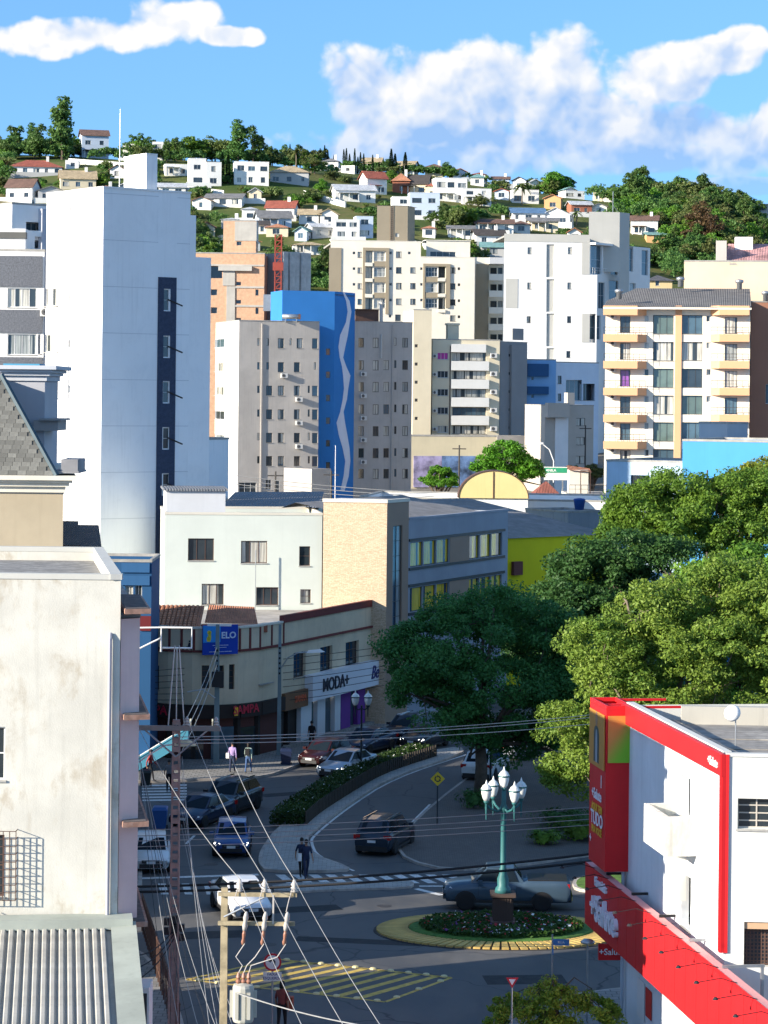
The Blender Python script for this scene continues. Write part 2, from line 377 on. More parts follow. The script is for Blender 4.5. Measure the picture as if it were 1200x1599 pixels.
class Block:
    """a house block on the footprint A -> B (front) with depth D; z from the ground to top"""
    def __init__(s, name, label, cat, A, B, D, top, base=None, group=None, bd=None):
        base = (min(G(*A), G(*B))-1.0 if base is None else base)
        s.root = thing(name, label, cat, (A[0], A[1], base), 0, group)
        d = Vector((B[0]-A[0], B[1]-A[1])); s.w = d.length; d.normalize(); s.D = D; s.base = base; s.top = top; s.d = d
        n = Vector((d.y, -d.x)); s.n = n; s.bd = bd; q = Vector(bd).normalized() if bd else -n     # bd: skewed plot, side walls run along it
        C = (B[0]+q.x*D, B[1]+q.y*D); E = (A[0]+q.x*D, A[1]+q.y*D)
        s.front = Face(s.root, A, d, base); s.right = Face(s.root, B, q, base); s.back = Face(s.root, C, -d, base); s.left = Face(s.root, E, -q, base)
        s.A, s.B, s.C, s.E = A, B, C, E
    def finish(s, mf, mr=None, ml=None, mb=None, roof=None, parapet=0.5, pm=None, z0=None, pt=0.15):
        z0 = s.base if z0 is None else z0
        s.front.wall(0, s.w, z0, s.top, mf); s.right.wall(0, s.D, z0, s.top, mr or mf)
        s.left.wall(0, s.D, z0, s.top, ml or mf); s.back.wall(0, s.w, z0, s.top, mb or mf)
        if roof is not None and s.bd:
            ctr = [sum(p[i] for p in (s.A, s.B, s.C, s.E))/4 for i in (0, 1)]; k = 1-.3/min(s.w, s.D)
            MB().prism([((ctr[0]+(p[0]-ctr[0])*k)-s.A[0], (ctr[1]+(p[1]-ctr[1])*k)-s.A[1]) for p in (s.A, s.B, s.C, s.E)], s.top-parapet-.3-s.base, s.top-parapet-s.base).obj('roof', roof, s.root)
            for i, (fc, L) in enumerate(((s.front, s.w), (s.right, s.D), (s.back, s.w), (s.left, s.D))):
                fc.box('coping', pm or CONC, -.03, L+.03, s.top-.06+.003*i, s.top+.1+.003*i, -pt, .03); fc.box('parapet', mf, .1, L-.1, s.top-parapet-.05, s.top-.061, -pt+.01, -.02)
        elif roof is not None:
            f = s.front
            f.mesh('roof', MB().box(.02, s.w-.02, .02, s.D-.02, -.3, 0), roof, 0, 0, s.top-(parapet if parapet else -.003))
            if parapet:
                b = MB(); t = pt; e = .03; w, D = s.w, s.D
                b.box(-e, w+e, -e, t, -.06, .1); b.box(-e, w+e, D-t, D+e, -.06, .1); b.box(-e, t, t, D-t, -.06, .1); b.box(w-t, w+e, t, D-t, -.06, .1)
                f.mesh('coping', b, pm or CONC, 0, 0, s.top)
                q = MB(); g = .02                 # the inner faces of the parapet
                q.box(t, w-t, g, t-.005, -parapet, -.06); q.box(t, w-t, D-t+.005, D-g, -parapet, -.06); q.box(g, t-.005, g, D-g, -parapet, -.06); q.box(w-t+.005, w-g, g, D-g, -parapet, -.06)
                f.mesh('parapet', q, mf, 0, 0, s.top)
        return s.root
def ZZ(ox, oy, k):
    return lambda *r: tuple((ox if i % 2 == 0 else oy)+v/k for i, v in enumerate(r))
# ================================================================ GROUND, ROADS
def terrain_mat():
    m = bpy.data.materials.new('terrain'); m.use_nodes = True; t = NT(m.node_tree); b = t.n['Principled BSDF']; b.inputs['Roughness'].default_value = 0.95; b.inputs['Specular IOR Level'].default_value = 0.1
    tcn = t.new('ShaderNodeTexCoord'); v = tcn.outputs['Object']
    n = t.noise(v, 0.035, 8, 0.6); n2 = t.noise(v, 0.5, 6, 0.7); n3 = t.noise(v, 0.012, 4, 0.5)
    grass = t.mix(t.ramp(n, 0.35, 0.65), (0.05, 0.085, 0.022, 1), (0.17, 0.15, 0.06, 1))
    grass = t.mix(t.ramp(n2, 0.3, 0.75), grass, (0.08, 0.12, 0.03, 1))
    grass = t.mix(t.m('MULTIPLY', t.ramp(n3, 0.55, 0.7), 0.7), grass, (0.26, 0.20, 0.10, 1))
    sp = t.new('ShaderNodeSeparateXYZ'); t.set(sp.inputs[0], v)
    f = t.ramp(t.m('ADD', sp.outputs[1], t.m('MULTIPLY', n, 60.0)), 480.0, 520.0)
    t.set(b.inputs['Base Color'], t.mix(f, t.mix(n2, (0.16, 0.15, 0.13, 1), (0.24, 0.22, 0.19, 1)), grass))
    bn = t.new('ShaderNodeBump', ins={'Strength': 0.6, 'Distance': 0.4, 'Height': n2}); t.set(b.inputs['Normal'], bn)
    return m
xs = np.concatenate([np.linspace(-1500, -260, 14), np.linspace(-250, 250, 101), np.linspace(260, 1500, 14)])
ys = np.concatenate([np.linspace(-900, 200, 8), np.linspace(215, 1000, 130), np.linspace(1030, 3000, 24)])
b = MB(); nx, ny = len(xs), len(ys)
b.v = [(float(x), float(y), G(float(x), float(y))) for y in ys for x in xs]
b.f = [(j*nx+i, j*nx+i+1, (j+1)*nx+i+1, (j+1)*nx+i) for j in range(ny-1) for i in range(nx-1)]; b.mi = [0]*len(b.f)
tag(b.obj('terrain', terrain_mat(), smooth=True), kind='structure')
def asphalt():
    m = bpy.data.materials.new('asphalt'); m.use_nodes = True; t = NT(m.node_tree); b = t.n['Principled BSDF']; b.inputs['Specular IOR Level'].default_value = 0.35
    tcn = t.new('ShaderNodeTexCoord'); v = tcn.outputs['Object']
    n = t.noise(v, 0.28, 7, 0.6, 0.5); n2 = t.noise(v, 30.0, 4, 0.7); n3 = t.noise(t.vscale(v, (1.0, 0.16, 1)), 0.9, 4, 0.6)
    c = t.mix(t.ramp(n, 0.3, 0.7), (0.050, 0.052, 0.055, 1), (0.125, 0.122, 0.118, 1))
    c = t.mix(t.m('MULTIPLY', t.ramp(n3, 0.5, 0.75), 0.45), c, (0.045, 0.046, 0.048, 1)); c = t.mix(t.m('MULTIPLY', n2, 0.5), c, (0.13, 0.13, 0.13, 1))
    vo = t.new('ShaderNodeTexVoronoi', feature='DISTANCE_TO_EDGE', ins={'Vector': t.vadd(v, t.vscale(t.new('ShaderNodeTexNoise', ins={'Vector': v, 'Scale': 0.6}).outputs[1], (1.5, 1.5, 0))), 'Scale': 0.16})
    c = t.mix(t.ramp(vo.outputs[0], 0.0, 0.012, 0.7, 0.0), c, (0.03, 0.03, 0.032, 1))
    t.set(b.inputs['Base Color'], c); t.set(b.inputs['Roughness'], t.ramp(n, 0.2, 0.8, 0.55, 0.85))
    bn = t.new('ShaderNodeBump', ins={'Strength': 0.35, 'Distance': 0.01, 'Height': n2}); t.set(b.inputs['Normal'], bn)
    MATS['asphalt'] = m; return m
ASPH = asphalt()
tag(MB().add([(-60, 40, .006), (45, 40, .006), (45, 200, .006), (-60, 200, .006)], [(0, 1, 2, 3)]).obj('road', ASPH), kind='structure')
def pavemat(name, c, sx, sy, gap=0.02, rough=0.8, var=0.25):
    m = bpy.data.materials.new(name); m.use_nodes = True; t = NT(m.node_tree); b = t.n['Principled BSDF']; b.inputs['Roughness'].default_value = rough
    tcn = t.new('ShaderNodeTexCoord'); v = tcn.outputs['Object']
    br = t.new('ShaderNodeTexBrick', ins={'Vector': v, 'Color1': c4(c), 'Color2': c4([x*(1-var) for x in c]), 'Mortar': c4([x*0.35 for x in c]), 'Scale': 1.0, 'Mortar Size': gap, 'Brick Width': sx, 'Row Height': sy})
    n = t.noise(v, 0.5, 6, 0.6); cur = t.mix(t.m('MULTIPLY', t.ramp(n, 0.35, 0.7), 0.45), br.outputs[0], c4([x*0.5 for x in c]))
    t.set(b.inputs['Base Color'], cur)
    bn = t.new('ShaderNodeBump', ins={'Strength': 0.5, 'Distance': 0.01, 'Height': br.outputs[1]}); bn.invert = True; t.set(b.inputs['Normal'], bn)
    MATS[name] = m; return m
PAVE = pavemat('pavement_slabs', (0.30, 0.29, 0.27), 0.4, 0.4); COBB = pavemat('cobble_paving', (0.17, 0.15, 0.135), 0.22, 0.11, 0.012); PALE = pavemat('pale_tiles', (0.46, 0.45, 0.42), 0.4, 0.2, 0.012)
KERB = paint('kerb_concrete', (0.42, 0.38, 0.34), var=0.25, scale=2.0, bump=0.3)
LINE = mat('road_paint', (0.70, 0.70, 0.68), 0.7, 0.25, 6.0, stain=(0.25, 0.25, 0.25), stain_amt=0.5); YEL = mat('yellow_road_paint', (0.62, 0.44, 0.10), 0.75, 0.25, 4.0, stain=(0.22, 0.17, 0.09), stain_amt=0.6)
def smooth_poly(pts, it=2, closed=True):
    for _ in range(it):
        q = []; n = len(pts)
        for i in range(n if closed else n-1):
            a, c = pts[i], pts[(i+1) % n]
            q += [(a[0]*.75+c[0]*.25, a[1]*.75+c[1]*.25), (a[0]*.25+c[0]*.75, a[1]*.25+c[1]*.75)]
        pts = q if closed else [pts[0]]+q+[pts[-1]]
    return pts
def inset(poly, t):
    n = len(poly); ar = sum(poly[i][0]*poly[(i+1) % n][1]-poly[(i+1) % n][0]*poly[i][1] for i in range(n)); s = 1 if ar > 0 else -1; out = []
    for i in range(n):
        a, p, c = Vector(poly[i-1]), Vector(poly[i]), Vector(poly[(i+1) % n])
        e1 = (p-a); e2 = (c-p)
        if e1.length < 1e-6 or e2.length < 1e-6: out.append(tuple(p)); continue
        e1.normalize(); e2.normalize(); n1 = Vector((-e1.y, e1.x))*s; n2 = Vector((-e2.y, e2.x))*s
        k = max(0.4, 1+n1.dot(n2)); q = p+(n1+n2)*(t/k); out.append((q.x, q.y))
    return out
def pavement(name, pts, m, h=0.14, kw=0.16, sm=1, km=None):
    poly = smooth_poly(pts, sm) if sm else pts
    o = tag(MB().prism(poly, -.02, h).obj(name, km or KERB), kind='structure')
    MB().prism(inset(poly, kw), h-.05, h+.004).obj('paving', m, o)
    return o
g = Gp
pavement('pavement', [g(150, 1224), g(228, 1223), g(300, 1220), g(360, 1218), g(415, 1215), g(456, 1201), g(520, 1177), g(600, 1150), g(680, 1127), g(690, 1085), g(400, 1100), g(150, 1130)], PAVE)
med = [g(404, 1352), g(404, 1340), g(410, 1326), g(432, 1296), g(500, 1250), g(566, 1211), g(668, 1176), g(720, 1168), g(726, 1179), g(610, 1217), g(535, 1266), g(484, 1306), g(481, 1316), g(490, 1338), g(548, 1358), g(540, 1363), g(415, 1364)]
pavement('median_pavement', med, PALE)
pavement('refuge_strip', [g(424, 1382), g(560, 1380), g(638, 1376), g(649, 1383), g(640, 1389), g(540, 1391), g(430, 1397)], PALE, h=.1, kw=.12)
pavement('plaza_pavement', [g(745, 1205), g(676, 1257), g(623, 1308), g(618, 1326), g(634, 1346), g(700, 1362), g(800, 1356), g(920, 1338), g(1040, 1322), g(1120, 1280), g(1120, 1170), g(850, 1160)], COBB, h=.12)
pavement('verge_kerb', [g(893, 1381), g(905, 1372), g(960, 1366), g(1040, 1362), g(1040, 1390), g(930, 1396), g(898, 1392)], mat('verge_grass', (0.10, 0.20, 0.03), 0.9, 0.4, 3.0, bump=0.8), h=.14)
pavement('corner_pavement', [g(748, 1640), g(775, 1592), g(860, 1562), g(985, 1545), g(1180, 1535), g(1300, 1640), g(1000, 1700), g(760, 1700)], PAVE)
pavement('left_pavement', [(-7.2, 70), (-4.9, 70), (-5.6, 78), (-6.6, 88), (-8.4, 97), (-10.6, 101), (-18, 101), (-18, 70)], PAVE)
pavement('side_pavement', [(-40, 107.5), (-15, 107.5), (-10.8, 109), (-10.2, 113), (-13.3, 135), (-16, 138), (-40, 138)], PAVE)
# ---- painted marks, each a sheet of its own
def mark(name, pts, m, label=None, z=.011):
    return tag(MB().add([(p[0], p[1], z) for p in pts], [tuple(range(len(pts)))]).obj(name, m), kind='structure')
def band(pts, w):
    L, Rr = [], []
    for i, p in enumerate(pts):
        a = Vector(pts[max(i-1, 0)]); c = Vector(pts[min(i+1, len(pts)-1)]); t = (c-a).normalized(); n = Vector((-t.y, t.x))*w/2
        L.append((p[0]+n.x, p[1]+n.y)); Rr.append((p[0]-n.x, p[1]-n.y))
    return L, Rr
def line_mark(name, pts, w, m=LINE, z=.011):
    L, Rr = band(pts, w); n = len(L)
    return tag(MB().add([(p[0], p[1], z) for p in L+Rr], [(i, i+1, n+i+1, n+i) for i in range(n-1)]).obj(name, m), kind='structure')
zeb = tag(inst('crosswalk', None, None, (0, 0, 0)), kind='structure')
for k in range(11):                                       # zebra between the median and the refuge strip
    x = 430+k*26; a, bq = g(x, 1366), g(x+15, 1366); c, e = g(x+33+k*1.6, 1379.5), g(x+18+k*1.6, 1379.5)
    MB().add([(p[0], p[1], .011) for p in (a, bq, c, e)], [(0, 1, 2, 3)]).obj('stripe', LINE, zeb)
for x in (247, 284, 318):
    MB().add([(p[0], p[1], .011) for p in (g(x, 1380), g(x+12, 1380), g(x+17, 1397), g(x+5, 1397))], [(0, 1, 2, 3)]).obj('stripe', LINE, zeb)
zeb2 = tag(inst('side_crosswalk', None, None, (0, 0, 0)), kind='structure')
for k in range(6):
    y = 1226+k*4.6
    MB().add([(p[0], p[1], .011) for p in (g(222, y), g(292, y-1), g(292, y+1.2), g(222, y+2.2))], [(0, 1, 2, 3)]).obj('stripe', LINE, zeb2)
line_mark('stop_line', [g(216, 1372), g(404, 1366)], 0.4)
for (x0, y0, x1, y1) in ((291, 1318, 304, 1305), (335, 1287, 352, 1276), (363, 1270, 374, 1262)): line_mark('lane_dash', [g(x0, y0), g(x1, y1)], .14)
line_mark('edge_line', smooth_poly([g(553, 1360), g(496, 1338), g(486, 1316), g(489, 1306), g(540, 1264), g(614, 1216), g(730, 1178)], 2, False), .14)
line_mark('plaza_edge_line', [g(672, 1256), g(616, 1312), g(612, 1326)], .12)
line_mark('give_way_line', [g(650, 1388), g(690, 1398)], .3)
line_mark('parking_line', [g(600, 1180), g(660, 1163)], .12); line_mark('parking_line', [g(520, 1207), g(560, 1195)], .12)
line_mark('approach_line', [g(655, 1384), g(735, 1384)], .25)
for (x, y, w, l, a) in ((470, 1420, 1.2, 3.4, .3), (560, 1470, .9, 5.0, -.15), (330, 1460, 1.4, 2.6, .2), (640, 1290, 1.0, 3.0, -.5), (450, 1240, 1.1, 3.2, .5), (820, 1530, 1.5, 3.0, .1)):
    c_, s_ = math.cos(a), math.sin(a); p = g(x, y); mark('road_patch', [(p[0]+u*c_-v*s_, p[1]+u*s_+v*c_) for u, v in ((-l/2, -w/2), (l/2, -w/2), (l/2, w/2), (-l/2, w/2))], mat('patched_asphalt', (.032, .033, .035), .85, .3, 3.0), z=.0085)
for (x, y) in ((420, 1475), (600, 1415), (330, 1350), (560, 1290)):
    p = g(x, y); tag(MB().lathe([(.32, 0), (.32, .004), (.28, .006), (.02, .006)], 18, (p[0], p[1], .008)).obj('manhole_cover', mat('cast_iron_cover', (.05, .045, .042), .6, .3)), 'round iron manhole cover in the asphalt %s' % {420: 'before the hatched marking', 600: 'beside the roundabout', 330: 'in the left lane', 560: 'on the right-hand road'}[x], 'manhole cover')
# hatched traffic island with raised studs
hp = [g(292, 1530), g(432, 1498), g(705, 1527), g(602, 1565)]
hatch = tag(inst('hatched_marking', None, None, (0, 0, 0)), kind='structure')
for i in range(4):
    L, Rr = band([hp[i], hp[(i+1) % 4]], .16)
    MB().add([(p[0], p[1], .012) for p in (L[0], L[1], Rr[1], Rr[0])], [(0, 1, 2, 3)]).obj('border_line', YEL, hatch)
top = lambda t: (Vector(hp[1])*(1-t)+Vector(hp[2])*t); lef = lambda t: (Vector(hp[0])*(1-t)+Vector(hp[3])*t)
for k in range(9):
    t = .07+k*.1; a, c = lef(t-.03), lef(t+.012); e, f = top(min(1, t+.07)), top(min(1, t+.03))
    MB().add([(p[0], p[1], .012) for p in (a, c, e, f)], [(0, 1, 2, 3)]).obj('stripe', YEL, hatch)
sm = MB().lathe([(.13, 0), (.12, .05), (.06, .07)], 8).mesh('stud', mat('stud_yellow', (0.7, 0.6, 0.3), 0.5))
for k in range(10):
    for q in (top, lef):
        p = q(.06+k*.1); inst('stud', sm, hatch, (p.x, p.y, .013))
for k in range(3):
    p = Vector(hp[3])*(1-(k+.5)/3)+Vector(hp[2])*(k+.5)/3; inst('stud', sm, hatch, (p.x, p.y, .013))
# ---- roundabout island
RC = g(783, 1455); RO, RI = 5.15, 3.72
rb = tag(inst('roundabout_island', None, None, (RC[0], RC[1], 0)), kind='structure'); rb.scale = (1, .70, 1)       # an oval island
MB().lathe([(RO, -.02), (RO, .03), (RI, .10)], 96).obj('apron_base', mat('dark_apron', (0.055, 0.05, 0.045), 0.9, 0.3), rb)
APY = mat('yellow_apron', (0.62, 0.43, 0.13), 0.8, 0.3, 2.0, rnd=0.35, stain=(0.2, 0.15, 0.08), stain_amt=0.5)
nb = 84; da = 2*math.pi/nb; q = .74
am = MB(); r0, r1 = RI+.04, RO-.12
pts = [(r0*math.cos(-da*q/2), r0*math.sin(-da*q/2)), (r1*math.cos(-da*q/2), r1*math.sin(-da*q/2)), (r1*math.cos(da*q/2), r1*math.sin(da*q/2)), (r0*math.cos(da*q/2), r0*math.sin(da*q/2))]
am.add([(p[0], p[1], .10 if i in (0, 3) else .035) for i, p in enumerate(pts)]+[(p[0], p[1], .165 if i in (0, 3) else .10) for i, p in enumerate(pts)],
       [(4, 5, 6, 7), (0, 1, 5, 4), (1, 2, 6, 5), (2, 3, 7, 6), (3, 0, 4, 7)])
am = am.mesh('apron_block', APY)
for k in range(nb):
    o = inst('apron_block', am, rb); o.rotation_euler = (0, 0, k*da)
GRASS = mat('lawn', (0.07, 0.17, 0.03), 0.9, 0.4, 4.0, bump=0.6)
MB().lathe([(RI, .02), (RI, .16), (RI-.1, .2), (RI*.6, .25), (.1, .30)], 64).obj('lawn', GRASS, rb, smooth=True)
# ---------------------------------------------------------------- leaf helpers
def leafmat(name, c, c2, trans=0.35):
    m = bpy.data.materials.new(name); m.use_nodes = True; t = NT(m.node_tree); t.n.clear()
    gm = t.new('ShaderNodeNewGeometry'); oi = t.new('ShaderNodeObjectInfo'); tcn = t.new('ShaderNodeTexCoord')
    n = t.noise(tcn.outputs['Object'], 0.45, 3, 0.5)
    f = t.m('ADD', t.m('MULTIPLY', gm.outputs['Random Per Island'], 0.55), t.m('MULTIPLY', t.ramp(n, 0.35, 0.65), 0.45))
    cur = t.mix(f, c4(c), c4(c2))
    hsn = t.new('ShaderNodeHueSaturation', ins={'Hue': t.m('ADD', 0.485, t.m('MULTIPLY', oi.outputs['Random'], 0.03)), 'Value': t.m('ADD', 0.75, t.m('MULTIPLY', oi.outputs['Random'], 0.5)), 'Color': cur})
    d = t.new('ShaderNodeBsdfPrincipled', ins={'Base Color': hsn, 'Roughness': 0.55, 'Specular IOR Level': 0.3})
    tr = t.new('ShaderNodeBsdfTranslucent', ins={'Color': hsn})
    t.new('ShaderNodeOutputMaterial', ins={'Surface': t.new('ShaderNodeMixShader', ins={0: trans, 1: d, 2: tr})})
    MATS[name] = m; return m
def leaf_mesh(name, cen, size, m, up=0.35, aspect=0.6, seed=0, nrm=None):
    """one small bent leaf face per centre; cen (N,3)"""
    r = np.random.default_rng(seed); N = len(cen); cen = np.asarray(cen, float)
    nn = r.normal(size=(N, 3)); nn[:, 2] += up*2
    if nrm is not None: nn += nrm
    nn /= np.linalg.norm(nn, axis=1)[:, None]
    a = np.cross(nn, r.normal(size=(N, 3))); a /= np.linalg.norm(a, axis=1)[:, None]+1e-9; c = np.cross(nn, a)
    s = size*(0.6+0.8*r.random(N))[:, None]
    v = np.empty((N, 4, 3)); v[:, 0] = cen-a*s; v[:, 1] = cen+c*s*aspect-nn*s*.12; v[:, 2] = cen+a*s; v[:, 3] = cen-c*s*aspect-nn*s*.12
    me = bpy.data.meshes.new(name); me.vertices.add(4*N); me.vertices.foreach_set('co', v.reshape(-1))
    me.loops.add(4*N); me.loops.foreach_set('vertex_index', np.arange(4*N, dtype=np.int32))
    me.polygons.add(N); me.polygons.foreach_set('loop_start', np.arange(0, 4*N, 4, dtype=np.int32)); me.polygons.foreach_set('loop_total', np.full(N, 4, np.int32))
    me.materials.append(m); me.update(); me.validate(); return me
L_HEDGE = leafmat('hedge_leaf', (0.022, 0.055, 0.012), (0.06, 0.13, 0.025))
# flowers in the island bed
fr = np.random.default_rng(3)
def bed(n, r0, r1, z): 
    a = fr.random(n)*2*math.pi; rr = np.sqrt(fr.random(n)*(r1*r1-r0*r0)+r0*r0); return np.stack([rr*np.cos(a), rr*np.sin(a)*.70, .26+z*fr.random(n)+.05*(1-rr/3.4)], 1)
tag(inst('flower_plants', leaf_mesh('flower_plants', bed(7000, .5, 3.3, .16), .08, L_HEDGE), None, (RC[0], RC[1], 0)), 'low green flower plants around the lamp on the roundabout', 'plants', kind='stuff')
for nm, cc, n in (('white_flowers', (0.8, 0.78, 0.75), 130), ('red_flowers', (0.40, 0.02, 0.03), 220), ('purple_flowers', (0.16, 0.04, 0.2), 110)):
    p = bed(n, .55, 3.2, .08); p[:, 2] += .1
    tag(inst(nm, leaf_mesh(nm, p, .06, mat(nm, cc, 0.6, 0.1), up=1.2, aspect=1), None, (RC[0], RC[1], 0)), nm.replace('_', ' ')+' scattered over the bed on the roundabout', 'flowers', kind='stuff')
# hedge along the median with its low pale-topped picket edge
hc = smooth_poly([g(446, 1293), g(470, 1272), g(510, 1247), g(560, 1217), g(600, 1201), g(660, 1182)], 2, False)
def along(pts, step):
    out = []; acc = 0
    for a, c in zip(pts[:-1], pts[1:]):
        a, c = Vector(a), Vector(c); L = (c-a).length; t = -acc
        while t+step <= L: t += step; out.append((a+(c-a)*(t/L), (c-a).normalized()))
        acc = L-t if t >= 0 else acc+L
    return out
hd = thing('hedge', 'long clipped hedge with tiny flowers along the curved median', 'hedge', (hc[0][0], hc[0][1], .14))
pp = []
for (p, t) in along(hc, .05):
    n = Vector((-t.y, t.x))
    for _ in range(34):
        w = random.uniform(-.85, .85); z = random.uniform(.0, .75)*(1-.25*abs(w)); pp.append((p.x+n.x*w-hc[0][0], p.y+n.y*w-hc[0][1], z+random.gauss(0, .05)))
inst('foliage', leaf_mesh('foliage', pp, .085, L_HEDGE), hd)
pe = MB().box(-.11, .11, -.03, .03, 0, .62).box(-.09, .09, -.025, .025, .62, .68).mesh('edging_post', mat('dark_timber', (0.05, 0.04, 0.03), 0.8, 0.3))
fn = thing('median_edging', 'dark low picket edging in front of the median hedge', 'edging', (hc[0][0], hc[0][1], .14))
for (p, t) in along(hc, .34):
    n = Vector((t.y, -t.x)); o = inst('picket', pe, fn, (p.x+n.x*.98-hc[0][0], p.y+n.y*.98-hc[0][1], 0)); o.rotation_euler = (0, 0, math.atan2(t.y, t.x))
fp = [(q[0]+random.uniform(-.05, .05), q[1], q[2]+.06) for q in pp if q[2] > .55][::24]
inst('blossom', leaf_mesh('blossom', fp, .05, mat('white_flowers', (0.8, 0.78, 0.75)), up=1), hd)
# ================================================================ NEAR BUILDINGS
def rail(face, u0, u1, z, w, h=0.9, m=None, bars=0, posts=2, r=.025):
    b = MB(); L = u1-u0
    b.box(0, L, -w-.03, -w+.03, h-.05, h); b.box(0, L, -w-.015, -w+.015, h*.5, h*.5+.03)
    n = max(2, int(L/0.6)) if not bars else bars
    for i in range(n+1): b.box(L*i/n-.015, L*i/n+.015, -w-.015, -w+.015, 0, h-.05)
    return face.mesh('railing', b, m or DKF, u0, 0, z)
ac_body = MB().box(0, .8, -.35, 0, 0, .55).mesh('air_conditioner', paint('ac_white', (0.62, 0.61, 0.57)))
ac_fan = MB().lathe([(.21, 0), (.2, .02), (.06, .03), (.05, .0)], 14).mesh('fan_grille', mat('ac_grille', (0.10, 0.10, 0.10), 0.6))
def ac(face, x, y, sc=1.0):
    u, z = face.uv(x, y); o = inst('air_conditioner', ac_body, face.root, face.at(u, .06, z), face.rz); o.scale = (sc, sc, sc)
    f = inst('fan_grille', ac_fan, o, (.3, -.352, .27)); f.rotation_euler = (R(90), 0, 0); return o
# ---- stained cream block on the left
STAIN = paint('stained_render', (0.57, 0.56, 0.50), var=0.14, scale=0.5, streak=0.35, stain=(0.34, 0.28, 0.19), stain_amt=0.6, bump=0.4)
PINK = paint('pink_render', (0.62, 0.50, 0.48), var=0.12, streak=0.2)
A = XY(-260, 1200, 74); B = XY(186, 1200, 74)
lb = Block('apartment_building', 'stained cream apartment block filling the left edge, grey flat roof', 'building', A, B, 13.2, 16.2, base=0, bd=(-.15, .99))
f = lb.front
f.pwin(-45, 1135, 8, 1218, nx=2, ny=2, g='d', fm=ALU)
f.pwin(-45, 1303, 7, 1400, nx=2, ny=2, g='d', fm=BRF)
lb.finish(STAIN, PINK, STAIN, STAIN, roof=mat('roof_felt', (0.26, 0.25, 0.23), 0.9, 0.35, 3.0, bump=0.5), parapet=0.35, pt=0.3, pm=paint('grey_coping', (0.50, 0.50, 0.46)))
u0, z0, u1, z1 = f.rect(-45, 1298, 25, 1406, .35)
b = MB(); L, hh = u1-u0, z1-z0
for i in range(10): b.box(0, L, -.36, -.34, hh*i/9-.01, hh*i/9+.01); b.box(L-.02, L, -.36, 0, hh*i/9-.01, hh*i/9+.01)
for i in range(8): b.box(L*i/7-.012, L*i/7+.012, -.375, -.36, 0, hh)
f.mesh('window_cage', b, BRF, u0, 0, z0)
f.mesh('downpipe', MB().tube([(0, -.02, 0), (0, -.09, -.15), (0, -.09, -11.4)], .055, 8), paint('pipe_grey', (0.36, 0.36, 0.40)), lb.w-.28, 0, 14.6)
# bevelled street corner in pink with a concrete hood at each storey
bw = Face(lb.root, (B[0]+.005, B[1]+.12), (.80, .60), 0); bl = .64
bw.wall(0, bl, 0, 15.0, PINK); e = Vector((bw.o.x+bw.d.x*bl, bw.o.y+bw.d.y*bl))
sw = Face(lb.root, (e.x, e.y), (-.15, .99), 0); sw.wall(0, 12.5, 0, 15.0, PINK, name='street_wall')
sw.mesh('ledge_roof', MB().box(.1, 12.5, -.03, .6, 0, .1), CONC, 0, 0, 15.0)
for y in (955, 1118, 1283, 1437):
    zz = H-(y-CY)*75/F-.05
    poly = [(-.95, -.1), (.30, -.30), (.30, 5.2), (-.95, 5.2)]
    b = MB().prism([(B[0]+.15-lb.root.location.x, B[1]-.25-74), (B[0]+.88-lb.root.location.x, B[1]+.0-74), (B[0]+.1-lb.root.location.x, B[1]+5.2-74), (B[0]-.7-lb.root.location.x, B[1]+5.2-74)], zz, zz+.14)
    h = b.obj('ledge', mat('ledge_brick', (0.42, 0.24, 0.17), 0.9, 0.3, 4.0, stain=(0.5, 0.47, 0.42), stain_amt=0.8), lb.root)
    p = MB().prism([(B[0]+.17-lb.root.location.x, B[1]-.2-74), (B[0]+.8-lb.root.location.x, B[1]+.04-74), (B[0]+.05-lb.root.location.x, B[1]+5.1-74), (B[0]-.65-lb.root.location.x, B[1]+5.1-74)], zz+.14, zz+.16)
    p.obj('ledge_top', mat('mossy_concrete', (0.13, 0.11, 0.10), 0.95, 0.4, 3.0, bump=0.5), h)
# ---- lean-to with ribbed sheet roof below it
ltr = Block('lean_to', 'low annex with pale ribbed sheet roof under the stained cream wall', 'building', (-17.6, 58.9), (-5.75, 60.4), 13.4, 4.9, base=0)
ltr.finish(STAIN)
rs = paint('ribbed_sheet', (0.40, 0.385, 0.34), var=0.2, scale=0.8, streak=0.3); f = ltr.front
def slope(y): return 5.08+y*.082
w = ltr.w+.35
f.mesh('roof_deck', MB().add([(0, 0, slope(0)), (w, 0, slope(0)), (w, 13.4, slope(13.4)), (0, 13.4, slope(13.4))], [(0, 1, 2, 3)]), rs, 0, 0, 0)
rm = MB().add([(-.10, 0, slope(0)+.004), (-.045, 0, slope(0)+.09), (.045, 0, slope(0)+.09), (.10, 0, slope(0)+.004), (-.10, 13.3, slope(13.3)+.004), (-.045, 13.3, slope(13.3)+.09), (.045, 13.3, slope(13.3)+.09), (.10, 13.3, slope(13.3)+.004)],
              [(0, 1, 5, 4), (1, 2, 6, 5), (2, 3, 7, 6), (0, 3, 2, 1), (4, 5, 6, 7)]).mesh('rib', rs)
x = w-.85
while x > .2: inst('rib', rm, ltr.root, f.at(x, 0, ltr.base), f.rz); x -= .235
GUT = paint('green_flashing', (0.36, 0.39, 0.34), var=0.2, streak=0.3)
f.mesh('side_flashing', MB().add([(w-.62, 0, slope(0)+.10), (w+.1, 0, slope(0)+.16), (w+.1, 13.4, slope(13.4)+.16), (w-.62, 13.4, slope(13.4)+.10), (w+.1, 0, slope(0)-.6), (w+.1, 13.4, slope(13.4)-.6)], [(0, 1, 2, 3), (1, 4, 5, 2)]), GUT, 0, 0, 0)
